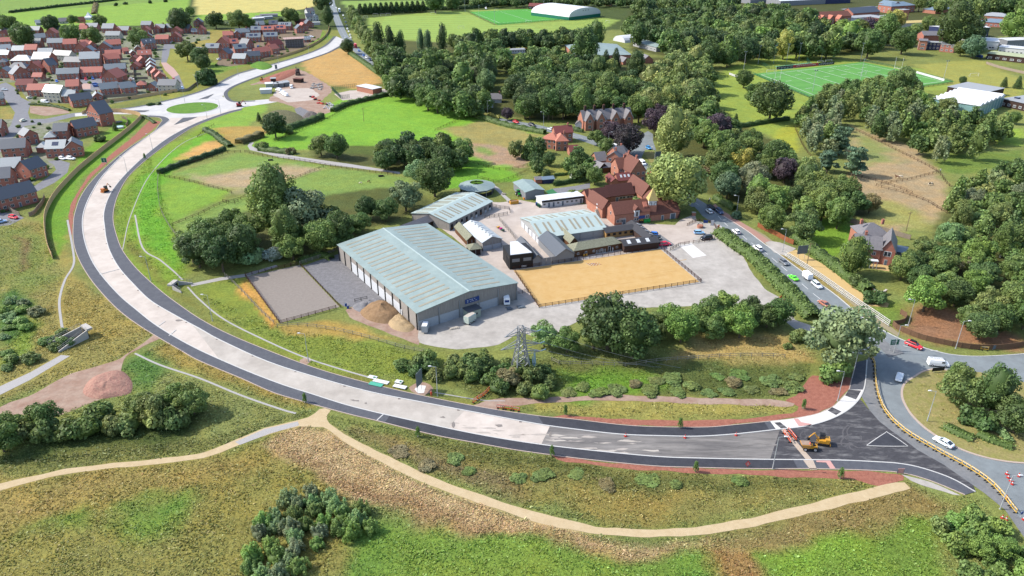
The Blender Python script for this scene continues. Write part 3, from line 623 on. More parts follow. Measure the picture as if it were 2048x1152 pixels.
def wline(a, b, w, label, z=.08):
 t=(b - a).normalized(); q=Vector((-t.y, t.x, 0)) * w / 2; mb=MB()
 mb.face([V2(a - q, z), V2(b - q, z), V2(b + q, z), V2(a + q, z)]); return tag(mb.obj('pitch_line', M_PAINT), label, kind='structure')
for u in (.03,.2,.35,.5,.65,.8,.97): wline(bil(RP, u, .03), bil(RP, u, .97),.4, 'white cross line on the rugby pitch')
for v in (.03,.97): wline(bil(RP, .03, v), bil(RP, .97, v),.4, 'white touch line on the rugby pitch')
for v in (.18,.35,.65,.82):
 for u in (.1,.27,.42,.57,.72,.88): wline(bil(RP, u - .025, v), bil(RP, u + .025, v),.4, 'short white dash on the rugby pitch')
FP=[(942,25),(1053,20),(1125,38),(998,48)]
for u in (.04,.5,.96): wline(bil(FP, u, .05), bil(FP, u, .95),.3, 'white line on the football pitch')
for v in (.05,.95): wline(bil(FP, .04, v), bil(FP, .96, v),.3, 'white side line on the football pitch')

M_STAINW=mat('tyre_track_dust', A(200,190,180),.9,.1, noise=.12, scale=.4); M_GULLY=mat('gully_grate', A(120,108,104),.8,.2)
def between(u): 
 n=220; a=[wB[int(i * (len(wB) - 40) / n)] for i in range(n)]; out=[]
 for p in a:
  q=min(wC, key=lambda c: (c - p).length); out.append(p.lerp(q, u))
 return out
gb=MB()
for p in resample(smooth(between(.97)[6:190:4],3),16): gb.box(p.x - .3, p.x + .3, p.y - .3, p.y + .3,.03,.07)
tag(gb.obj('gully_grates', M_GULLY), 'small dark gully grates along the inner kerb', 'drain', kind='stuff')
for (x0, y0, x1, y1) in ((316,653,330,643),(338,672,352,660),(754,841,768,828),(199,549,240,538)):
 a_, b_=G(x0, y0), G(x1, y1); ribbon('surface_joint', [a_, b_],.28,.1,.128, M_KERB, 'pale joint across the road surface')
for i, (x, y, w_, h_) in enumerate(((352,640,14,3),(700,800,20,4),(727,806,8,4),(880,835,12,3),(990,850,16,3),(905,846,3,10),(1100,866,3,12))):
 psheet('stain', [(x, y),(x + w_ * .6, y - h_ * .3),(x + w_, y + h_ * .4),(x + w_ * .5, y + h_),(x - 1, y + h_ * .5)],.07, mat('dark_stain', A(150,142,136),.9,.1, noise=.2, scale=1), 'dark dirt stain on the pale carriageway', sm=3, jitter=.5, step=.8)
for i in range(26):
 x=1180 + i * 14 + R.uniform(-5,5); y=884 + R.uniform(0,26); l=R.uniform(15,45)
 psheet('tyre_mark', [(x, y),(x + l, y + R.uniform(-1.5,1.5)),(x + l, y + .9),(x, y + .8)],.072 + .0004 * i, M_BIND, 'dusty tyre mark on the grey binder course', jitter=.2, step=1.5)
for i in range(34):
 cx, cy=R.uniform(1610,1780), R.uniform(848,912); a0=R.uniform(0,6.28); rr_=R.uniform(12,50); P_m=[(cx + math.cos(a0 + t * .12) * rr_, cy + math.sin(a0 + t * .12) * rr_ * .5) for t in range(12)]
 if min(p[1] for p in P_m) < 843 or max(p[1] for p in P_m) > 920 or min(p[0] for p in P_m) < 1600 or max(p[0] for p in P_m) > 1700 + (min(p[1] for p in P_m) - 800) * .9: continue
 W__=line(P_m, 2); w_=R.uniform(.08,.2); sheet('tyre_mark', offs(W__, w_) + offs(W__, -w_)[::-1],.08 + .0005 * i, mat('chalky_tyre_mark', A(108,106,108),.9,.1, noise=.3, scale=1.2), 'chalky curved tyre mark on the black apron')
# ------------------------------------------------------------------ trees
def quads_mesh(name, P, Nn, sz, tint, mats, core=None, aspect=1.0):
 """leaf clumps: one small bent quad (2 triangles) per point, roughly facing Nn"""
 n=len(P)
 r=NR.normal(size=(n, 3)); Nj=Nn + r * .55; Nj /= np.linalg.norm(Nj, axis=1)[:, None]
 r2=NR.normal(size=(n, 3)); U=np.cross(Nj, r2); U /= np.linalg.norm(U, axis=1)[:, None]; W=np.cross(Nj, U)
 s=(sz * NR.uniform(.6,1.3, n))[:, None]
 a=P - U * s - W * s * .55 * aspect; b=P + U * s * .35 - W * s * .9 * aspect + Nj * s * .2; c=P + U * s * 1.05 + W * s * .35 * aspect; d=P - U * s * .2 + W * s * .95 * aspect + Nj * s * .2
 v=np.stack([a, b, c, d],1).reshape(-1,3); f=np.arange(4 * n).reshape(n, 4)
 col=np.repeat(tint, 4,0)
 if core is not None:
  cv, cf, ct=core
  f=np.vstack([f, cf + len(v)]); v=np.vstack([v, cv]); col=np.vstack([col, np.tile(ct, (len(cv),1))])
 me=fastmesh(name, v, f)
 at=me.color_attributes.new('tint', 'FLOAT_COLOR', 'POINT')
 at.data.foreach_set('color', np.hstack([col, np.ones((len(col),1))]).astype(np.float32).ravel())
 for m in mats: me.materials.append(m)
 return me
def sphere_pts(n):
 k=np.arange(n) + .5; ph=np.arccos(1 - 2 * k / n); th=math.pi * (1 + 5 ** .5) * k
 return np.stack([np.cos(th) * np.sin(ph), np.sin(th) * np.sin(ph), np.cos(ph)],1)
def qsphere(c, r, sq=1.0, n=7, m=5):
 v=[]; f=[]
 for j in range(m + 1):
  p=math.pi * j / m
  for i in range(n):
   t=2 * math.pi * i / n; v.append((c[0] + r * math.sin(p) * math.cos(t), c[1] + r * math.sin(p) * math.sin(t), c[2] + r * sq * math.cos(p)))
 for j in range(m):
  for i in range(n): f.append((j * n + i, (j + 1) * n + i, (j + 1) * n + (i + 1) % n, j * n + (i + 1) % n))
 return np.array(v), np.array(f)
def crown(kind, seed, quads=3000):
 """unit crown: horizontal radius 1, base of the tree at z=0; height given by H"""
 rg=np.random.default_rng(seed); L=[]
 if kind == 'round':      # H 2.1, billowing, skirted low
  H=2.15; c0=1.2; n=30
  for d in sphere_pts(n):
   d=d + rg.normal(size=3) * .16; d /= np.linalg.norm(d)
   rr=rg.uniform(.2,.36); q=1 - rr * .75 + rg.uniform(-.12,.08)
   L.append((d[0] * q, d[1] * q, c0 + d[2] * q * .92, rr, .9))
  core=(0,0, c0,.74,.92)
 elif kind == 'oak':      # broad, uneven, clumped
  H=1.9; c0=1.05; n=26
  for d in sphere_pts(n):
   if d[2] < -.75: continue
   d=d + rg.normal(size=3) * .25; d /= np.linalg.norm(d)
   rr=rg.uniform(.17,.4); q=1 - rr * .6 + rg.uniform(-.28,.08)
   L.append((d[0] * q, d[1] * q, c0 + d[2] * q * .78, rr, .8))
  core=(0,0, c0,.6,.8)
 elif kind == 'tall':     # upright oval, e.g. lime
  H=2.9; c0=1.6; n=34
  for d in sphere_pts(n):
   d=d + rg.normal(size=3) * .18; d /= np.linalg.norm(d)
   rr=rg.uniform(.2,.34); q=1 - rr * .7 + rg.uniform(-.14,.06)
   w=1.0 if d[2] < 0 else 1 - .25 * d[2]
   L.append((d[0] * q * w, d[1] * q * w, c0 + d[2] * q * 1.3, rr, 1.15))
  core=(0,0, c0,.7,1.7)
 elif kind == 'poplar':
  H=4.6; c0=2.5; n=34
  for k in range(n):
   z=.6 + 3.7 * k / n; w=.65 * math.sin(min(1,(z - .2) / 1.6) * 1.57) * (1 - max(0, z - 2.6) / 2.4); t=rg.uniform(0,6.28)
   L.append((math.cos(t) * w, math.sin(t) * w, z, rg.uniform(.26,.42),1.5))
  core=(0,0, c0,.5,3.6)
 elif kind == 'birch':    # feathery, drooping
  H=2.9; c0=1.7; n=44
  for k in range(n):
   t=rg.uniform(0,6.28); z=rg.uniform(.55,2.7); w=.82 * math.sin(max(.12, min(1,(2.95 - z) / 1.5)) * 1.57) * rg.uniform(.55,1.05)
   L.append((math.cos(t) * w, math.sin(t) * w, z, rg.uniform(.14,.26),1.7))
  core=(0,0, c0,.45,2.0)
 elif kind == 'cone':     # dense conical conifer
  H=3.0; n=46
  for k in range(n):
   z=.25 + 2.6 * (k / n); w=.8 * (1 - (z / 3.05)) ** .8; t=k * 2.4
   L.append((math.cos(t) * w, math.sin(t) * w, z, .1 + .22 * (1 - z / 3.1),1.3))
  core=(0,0,1.1,.52,1.9)
 elif kind == 'cedar':    # flat tiers
  H=2.0; n=30
  for k in range(n):
   z=.35 + 1.5 * (k / n); w=(1 - .62 * (z / 2.0)) * rg.uniform(.35,.9); t=rg.uniform(0,6.28)
   L.append((math.cos(t) * w, math.sin(t) * w, z, rg.uniform(.2,.34),.28))
  core=(0,0,.9,.35,1.3)
 elif kind == 'bush':
  H=1.35; n=18
  for k in range(n):
   t=rg.uniform(0,6.28); w=rg.uniform(.1,.72); z=rg.uniform(.25,.95) * (1 - .3 * w)
   L.append((math.cos(t) * w, math.sin(t) * w, z, rg.uniform(.26,.42),.9))
  core=(0,0,.45,.62,.8)
 elif kind == 'willow':   # upright shoots in a thicket
  H=1.7; n=46
  for k in range(n):
   t=rg.uniform(0,6.28); w=rg.uniform(0,.85); z=rg.uniform(.3,1.1) * (1.15 - .5 * w)
   L.append((math.cos(t) * w, math.sin(t) * w, z, rg.uniform(.12,.2),2.3))
  core=(0,0,.4,.6,.9)
 elif kind == 'bare':
  H=2.0; n=16
  for k in range(n):
   t=rg.uniform(0,6.28); w=rg.uniform(.4,.9); z=rg.uniform(1., 1.7)
   L.append((math.cos(t) * w, math.sin(t) * w, z, rg.uniform(.14,.2),.7))
  core=None
 L=np.array(L); tot=(L[:, 3] ** 2).sum(); P=[]; Nn=[]; T=[]
 for (x, y, z, r, sq) in L:
  n=max(12, int(quads * r * r / tot)); d=sphere_pts(n); d=d + rg.normal(size=d.shape) * .22; d /= np.linalg.norm(d, axis=1)[:, None]
  rad=r * rg.uniform(.72,1.12, n)[:, None]
  p=np.array([x, y, z]) + d * rad * np.array([1,1, sq])
  keep=np.ones(n, bool)
  for (x2, y2, z2, r2, s2) in L:
   if (x2, y2, z2) == (x, y, z): continue
   keep &= (((p[:, 0] - x2) / r2) ** 2 + ((p[:, 1] - y2) / r2) ** 2 + ((p[:, 2] - z2) / (r2 * s2)) ** 2) > .55
  keep &= p[:, 2] > .03
  if kind in ('bare',): keep &= rg.random(n) < .5
  p=p[keep]; d=d[keep]; P.append(p); Nn.append(d + np.array([0,0,.25]))
  lt=rg.uniform(.78,1.22); hue=rg.uniform(-.07,.07)
  t=rg.uniform(.72,1.3, len(p))[:, None] * lt * np.array([[1 + hue, 1,1 - hue]])
  T.append(t)
 P=np.vstack(P); Nn=np.vstack(Nn); T=np.vstack(T)
 sz={'bush': .085, 'willow': .06, 'cone': .06, 'cedar': .06, 'birch': .06, 'poplar': .075, 'bare': .04}.get(kind, .066)
 co=None
 if core is not None:
  v, f=qsphere(core[:3], core[3], core[4] / core[3] * (core[3] if kind in ('round', 'oak', 'tall') else .5) , 9,7)
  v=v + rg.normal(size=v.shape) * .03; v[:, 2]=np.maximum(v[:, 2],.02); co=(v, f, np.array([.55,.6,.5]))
 asp=1.0
 me=quads_mesh('crown_' + kind, P, Nn, sz * (2600 / quads) ** .5, T, [LEAF], co, asp)
 return me, H
BARK=mat('bark',(.09,.07,.05),.95,.1, noise=.3, scale=2, coord='obj'); BIRCHB=mat('pale_bark',(.42,.40,.36),.8,.2, noise=.3, scale=4, coord='obj')
def trunkmesh(H, seed, low=.5, branches=6, r=.07, kind=''):
 rg=random.Random(seed); mb=MB()
 mb.tube((0,0,-.05),(0,0, low), r, r * .75,7, cap=False); top=H * .72
 mb.tube((0,0, low),(.03,.02, top), r * .75, r * .2,6, cap=False)
 for k in range(branches):
  t=k * 2.4 + rg.random(); z=low + (top - low) * k / branches * .8; L=.5 if kind != 'bare' else .8
  e=(math.cos(t) * L, math.sin(t) * L, z + .35); mb.tube((0,0, z), e, r * .4, r * .1,5, cap=False)
  if kind == 'bare':
   for j in range(5):
    u=t + rg.uniform(-1,1); mb.tube(tuple(Vector((0,0, z)).lerp(Vector(e), rg.uniform(.4,1))),(e[0] + math.cos(u) * .3, e[1] + math.sin(u) * .3, e[2] + rg.uniform(0,.35)), r * .14, r * .05,4, cap=False)
 return mb.mesh('trunk_' + kind, [BIRCHB if kind == 'birch' else BARK])
KINDS={}
for kd, nv, q in (('round',4,5200),('oak',4,5000),('tall',3,5600),('poplar',2,3800),('birch',3,5000),('cone',2,3600),('cedar',2,3600),('bush',4,2600),('willow',3,3000),('bare',1,1100)):
 V=[]
 for s in range(nv):
  me, H=crown(kd, 100 * len(KINDS) + s, q); V.append((me, trunkmesh(H, s, {'birch': .7, 'oak': .45, 'bush': .15, 'willow': .1, 'cone': .2, 'cedar': .25, 'poplar': .5}.get(kd, .5),6 if kd != 'bare' else 11,.07 if kd not in ('bush', 'willow') else .035, kd), H))
 KINDS[kd]=V
TC={  # crown colours (albedo) and their words
 'dark': ((0.085,0.134,0.040), 'dark green'), 'deep': ((0.059,0.097,0.034), 'blackish green'), 'mid': ((0.125,0.183,0.050), 'mid green'), 'fresh': ((0.154,0.237,0.055), 'fresh green'),
 'olive': ((.150,.195,.058), 'olive green'), 'yellow': ((.215,.262,.078), 'yellow-green'), 'gold': ((.36,.33,.08), 'golden yellow'), 'grey': ((0.178,0.211,0.105), 'grey-green'),
 'blue': ((0.106,0.165,0.093), 'blue-green'), 'purple': ((0.070,0.052,0.062), 'dark purple'), 'lime': ((.180,.270,.105), 'light green'), 'brown': ((0.201,0.165,0.077), 'brownish'), 'silver': ((0.318,0.340,0.280), 'silvery')}
KW={'round': 'rounded', 'oak': 'broad', 'tall': 'upright', 'poplar': 'columnar', 'birch': 'feathery', 'cone': 'conical', 'cedar': 'tiered', 'bush': 'bushy', 'willow': 'many-stemmed', 'bare': 'half-bare'}
TREES={}     # where -> list of (photo x, root, colour, kind, word)
NTREE=0
SPEC=[]
def tree(cx, cy, w, kind='round', col='mid', where='', hs=1.0, fixed_label=None, base=False):
 """crown seen centred at photo (cx, cy) with width w photo pixels; planted where that puts it on the ground"""
 V=KINDS[kind]; vi=R.randrange(len(V)); H=V[vi][2]; Rm=w / S(cy) / 2
 for _ in range(4):
  zc=H * Rm * hs * .52; Rm=w / S(cy, zc) / 2
 p=G(cx, cy, zc); p.z=0
 nm='tree' if kind not in ('bush', 'willow') else 'shrub'
 j=R.uniform(.85,1.15); c=tuple(min(1, max(0, b * j * R.uniform(.93,1.07))) for b in TC[col][0])
 SPEC.append((cx, p, Rm, Rm * hs * R.uniform(.95,1.05), kind, vi, c, col, where, fixed_label, nm, w, R.uniform(0,6.28), cy))
def plant_all(cap=292):
 """the largest trees and shrubs in the picture as things with trunk and crown; the rest as one woodland mass"""
 fx=[(s[0], s[13], s[11]) for s in SPEC if s[9]]
 def clear(s):                    # keep woods off the named trees and off the far buildings
  if s[9]: return True
  x, y, w=s[0], s[13], s[11]
  for a, b, c, d in ((1148,88,1318,128),(1640,8,1832,52),(1832,62,2048,132),(1480,-5,1760,18),(1003,88,1120,112),(1900,195,2048,222),(1940,28,2020,58)):
   if a < x < c and b < y < d: return False
  return not any(abs(x - a) < .25 * (w + c) and -.08 * c < y - b < .27 * (w + c) for a, b, c in fx)
 SPEC[:]=[s for s in SPEC if clear(s)]
 for nm in ('tree', 'shrub'):
  L=[s for s in SPEC if s[10] == nm and -60 < s[0] < 2108]
  L.sort(key=lambda s: -(s[11] + (1000 if s[9] else 0)))
  for s in L[:cap]:
   cx, p, rx, rz_, kind, vi, c, col, where, fl, _, w, rot, cy_=s
   me, tr, H=KINDS[kind][vi]; r=empty(nm, p, rot); r.scale=(rx, rx, rz_)
   link('trunk', tr, r); link('crown', me, r, color=c)
   if fl: tag(r, fl, nm)
   else: TREES.setdefault(where, []).append((cx, r, col, kind, nm))
  rest=L[cap:]
  if not rest: continue
  vs=[]; fs=[]; cs=[]; o=0
  for cx, p, rx, rz_, kind, vi, c, col, where, fl, _, w, rot, cy_ in rest:
   v, f, t=LOWC[kind][vi % 2]; ca, sa=math.cos(rot), math.sin(rot)
   q=np.stack([(v[:, 0] * ca - v[:, 1] * sa) * rx + p.x, (v[:, 0] * sa + v[:, 1] * ca) * rx + p.y, v[:, 2] * rz_],1)
   vs.append(q); fs.append(f + o); cs.append(t * np.array(c)); o += len(v)
  me=fastmesh('woodland' if nm == 'tree' else 'undergrowth', np.vstack(vs), np.vstack(fs)); C=np.vstack(cs)
  at=me.color_attributes.new('tint', 'FLOAT_COLOR', 'POINT')
  at.data.foreach_set('color', np.hstack([C, np.ones((len(C),1))]).astype(np.float32).ravel()); me.materials.append(LEAF)
  ob=link(me.name, me, color=(1,1,1))
  tag(ob, 'massed treetops filling the woods between the nearer trees' if nm == 'tree' else 'massed low bushes filling the scrub', 'woodland' if nm == 'tree' else 'undergrowth', kind='stuff')
def wood(poly, n_spacing, where, cols, kinds, size=(8,13), z=7.0, hs=(.85,1.15), seed=1, avoid=None):
 """trees standing in a wood, dart-thrown in metres inside the outline"""
 rg=random.Random(seed); P=[(p.x, p.y) for p in GP(poly, z)]; xs=[p[0] for p in P]; ys=[p[1] for p in P]; got=[]
 A_=abs(sum(P[i - 1][0] * P[i][1] - P[i][0] * P[i - 1][1] for i in range(len(P)))) / 2
 for _ in range(int(A_ / n_spacing ** 2 * 14)):
  x=rg.uniform(min(xs), max(xs)); y=rg.uniform(min(ys), max(ys))
  if not inpoly(x, y, P): continue
  if any((x - a) ** 2 + (y - b) ** 2 < n_spacing ** 2 for a, b in got): continue
  got.append((x, y))
 for x, y in got:
  zc=y * math.cos(TH) + (CH - z) * math.sin(TH); px=1024 + F * x / zc; py=576 + F * ((CH - z) * math.cos(TH) - y * math.sin(TH)) / zc
  if px < -80 or px > 2130: continue
  k=rg.choices(list(kinds), list(kinds.values()))[0]; c=rg.choices(list(cols), list(cols.values()))[0]
  tree(px, py, rg.uniform(*size) * S(py, z), k, c, where, rg.uniform(*hs))
DK={'dark': 4, 'deep': 3, 'mid': 3, 'olive': 1}
MX={'dark': 3, 'mid': 3, 'olive': 2, 'grey': 1, 'fresh': 1}
RD={'round': 4, 'oak': 4, 'tall': 1}
wood([(775,165),(800,120),(880,115),(925,120),(980,135),(960,165),(965,205),(940,222),(880,205),(820,185)],9.5, 'the lane wood', {'dark': 4, 'mid': 3, 'deep': 2, 'olive': 1}, RD, (12,17), seed=2)
wood([(735,90),(750,75),(790,85),(800,115),(780,150),(760,130)],9, 'the lane bend', DK, RD, (10,15), seed=3)
wood([(905,82),(1000,70),(1090,72),(1150,70),(1150,84),(1110,85),(1000,92),(910,98)],9.5, 'the playing field belt', DK, {'round': 3, 'oak': 1, 'tall': 2}, (10,14), seed=4)
wood([(920,88),(1000,92),(1020,115),(1010,135),(960,125),(925,118)],10, 'the pens wood', {'mid': 3, 'olive': 2, 'dark': 2}, RD, (11,15), seed=5)
wood([(1030,135),(1075,112),(1150,112),(1180,120),(1245,150),(1290,175),(1330,225),(1260,218),(1200,205),(1120,215),(1050,208),(1025,180)],9.5, 'the wood above the villas', {'dark': 5, 'mid': 3, 'deep': 2, 'olive': 1}, RD, (12,18), seed=6)
wood([(1300,150),(1340,118),(1400,112),(1420,150),(1425,205),(1400,215),(1330,225),(1290,200)],9.5, 'the sunlit grove', {'yellow': 4, 'olive': 4, 'mid': 2}, {'round': 3, 'tall': 3}, (11,15), seed=8)
wood([(1255,66),(1260,45),(1290,30),(1400,22),(1520,18),(1560,20),(1620,35),(1650,55),(1760,62),(1780,75),(1720,90),(1600,100),(1500,105),(1420,110),(1350,108),(1325,85),(1290,72)],12.5, 'the rugby pitch wood', {'dark': 5, 'mid': 3, 'deep': 3, 'olive': 2, 'fresh': .5}, RD, (15,20), seed=9)
wood([(1270,8),(1400,2),(1600,-2),(1640,6),(1560,12),(1400,14),(1280,22)],15, 'the top edge wood', {'dark': 4, 'deep': 3, 'mid': 2}, RD, (16,21), seed=10)
wood([(1840,10),(1900,2),(2100,-10),(2100,12),(2030,22),(1940,16),(1880,12)],15, 'the hospital grounds', {'dark': 4, 'mid': 3, 'fresh': 1, 'olive': 2}, RD, (14,20), seed=11)
wood([(1460,270),(1520,285),(1580,305),(1615,335),(1640,365),(1700,385),(1745,405),(1745,430),(1680,438),(1610,430),(1560,425),(1480,405),(1430,375),(1435,330),(1420,290)],8.5, 'the village east wood', MX, RD, (10,14), seed=12)
wood([(1385,215),(1425,215),(1460,240),(1470,275),(1420,300),(1380,260)],8.5, 'the side road trees', {'mid': 3, 'dark': 3, 'olive': 1}, RD, (9,13), seed=13)
wood([(1595,240),(1625,200),(1690,200),(1680,240),(1675,285),(1660,295),(1625,285),(1600,265)],6.6, 'the paddock birch clump', {'grey': 3, 'olive': 3, 'mid': 1}, {'birch': 5, 'oak': 1}, (7,9), hs=(1,1.2), seed=14)
wood([(1640,178),(1720,165),(1790,160),(1835,175),(1840,200),(1740,225),(1680,205)],8, 'the clump below the pitch', {'olive': 3, 'mid': 3, 'dark': 1}, {'birch': 3, 'oak': 3}, (8,11), seed=15)
wood([(1730,225),(1790,218),(1900,222),(1960,245),(2015,250),(1990,280),(1930,300),(1860,300),(1790,262),(1740,245)],7.5, 'the glass building belt', {'olive': 3, 'mid': 3, 'dark': 1, 'grey': 2}, {'birch': 4, 'oak': 2}, (8,10.5), hs=(.95,1.2), seed=16)
wood([(1900,425),(1910,385),(1985,345),(2070,335),(2100,400),(2080,500),(1980,480),(1920,455)],7.5, 'the right edge wood', {'olive': 3, 'mid': 3, 'dark': 2, 'yellow': 1, 'grey': 1}, {'birch': 3, 'oak': 3, 'round': 2, 'cone': 1}, (7,10), seed=17)
wood([(1800,520),(1850,480),(1930,470),(2080,510),(2080,600),(2040,650),(1960,645),(1890,610),(1830,580),(1800,550)],7, 'the brick villa wood', {'mid': 4, 'fresh': 2, 'dark': 2, 'olive': 2}, {'oak': 4, 'round': 3}, (7,10), seed=18)
wood([(375,480),(410,450),(470,445),(510,470),(500,500),(440,515),(385,510)],6.0, 'the copse left of barn', {'deep': 2, 'dark': 4, 'mid': 2}, RD, (9.5,13), seed=19)
wood([(560,430),(640,430),(700,430),(760,415),(800,400),(830,395),(840,405),(740,440),(690,455),(670,490),(600,495),(540,490)],5.8, 'the wood behind the barn', {'dark': 4, 'mid': 3, 'fresh': 1, 'deep': 1}, RD, (8.5,12), seed=20)
wood([(745,300),(800,285),(900,285),(930,300),(915,325),(860,325),(790,318),(750,318)],7, 'the copse between the paddocks', {'deep': 3, 'dark': 4, 'mid': 1}, RD, (9,12), seed=21)
wood([(1300,640),(1380,620),(1440,608),(1560,618),(1570,640),(1480,652),(1380,655),(1310,668)],4.6, 'the car park tree row', {'mid': 4, 'fresh': 2, 'dark': 2}, {'oak': 4, 'round': 2}, (6.5,9), seed=22)
wood([(800,725),(850,710),(900,715),(980,712),(1020,715),(1090,730),(1110,760),(1080,790),(1030,780),(950,765),(890,745),(820,745)],3.5, 'the scrub round the pylon', {'olive': 3, 'dark': 3, 'mid': 2, 'brown': .6}, {'bush': 5, 'oak': 1}, (5,7), z=2, hs=(.8,1.1), seed=23)
wood([(-40,850),(40,835),(120,825),(200,815),(280,800),(360,785),(385,800),(350,830),(240,850),(120,865),(20,880),(-40,890)],4.3, 'the bottom left tree row', {'olive': 4, 'mid': 3, 'yellow': .7, 'dark': 1}, {'oak': 4, 'bush': 3}, (7,9), z=2.5, seed=24)
wood([(495,1090),(530,1020),(570,990),(620,965),(660,990),(735,1015),(740,1050),(690,1060),(640,1090),(580,1150),(490,1180)],2.6, 'the willow thicket in the meadow', {'grey': 2, 'fresh': 5, 'mid': 2, 'lime': 3}, {'willow': 5}, (3.6,5.2), z=1.2, hs=(.8,1.2), seed=25)
wood([(1885,1040),(1930,1015),(1990,1020),(2010,1060),(2060,1100),(2080,1190),(1960,1180),(1920,1110),(1880,1070)],3.6, 'the bottom right bushes', {'fresh': 6, 'mid': 2}, {'bush': 4, 'oak': 1}, (4.5,6.5), z=2, seed=26)
wood([(1120,350),(1160,300),(1180,320),(1180,345),(1150,345),(1140,330)],6, 'the cottage gardens', {'mid': 3, 'dark': 3}, RD, (7,9), z=4, seed=27)
wood([(0,600),(40,590),(72,620),(60,655),(0,680)],3.6, 'the reedy hollow at the left edge', {'lime': 3, 'fresh': 3, 'grey': 1}, {'willow': 3, 'bush': 2}, (4,6), z=1, hs=(.5,.7), seed=28)
wood([(0,705),(60,690),(125,660),(140,690),(60,720),(0,745)],4, 'the scrub above the cycle path', {'mid': 3, 'olive': 3, 'lime': 1}, {'bush': 4}, (3.5,5.5), z=1, hs=(.5,.8), seed=29)
wood([(1065,275),(1085,290),(1075,318),(1110,335),(1100,350),(1060,330),(1030,300),(1045,285)],5.5, 'the red house garden', {'mid': 3, 'dark': 3, 'olive': 1}, {'bush': 2, 'round': 2}, (6,8), z=3, seed=30)
wood([(1130,770),(1200,760),(1500,745),(1600,750),(1590,780),(1500,790),(1300,785),(1130,790)],4.6, 'the dirt track brambles', {'mid': 3, 'olive': 4, 'brown': 1}, {'bush': 4}, (4,7), z=.5, hs=(.18,.34), seed=31)
wood([(690,855),(800,885),(1000,925),(1250,950),(1500,955),(1490,975),(1250,975),(1000,960),(800,920)],5.0, 'the footway weeds', {'olive': 5, 'mid': 2, 'brown': 1}, {'bush': 4}, (3.5,6), z=.5, hs=(.15,.3), seed=32)
wood([(0,70),(420,70),(410,90),(320,100),(310,130),(350,185),(200,208),(60,205),(0,160)],11, 'the older estate gardens', {'mid': 3, 'fresh': 2, 'dark': 2}, {'bush': 4}, (2.2,4), z=1, seed=40)
wood([(0,245),(60,240),(160,262),(150,300),(100,330),(60,370),(0,430)],8, 'the nearest gardens', {'mid': 3, 'fresh': 2, 'dark': 2}, {'bush': 4}, (1.8,3.2), z=1, seed=41)
wood([(430,130),(470,68),(600,55),(640,76),(520,125)],12, 'the new estate gardens', {'mid': 3, 'fresh': 2}, {'bush': 4}, (2,3.5), z=1, seed=42)
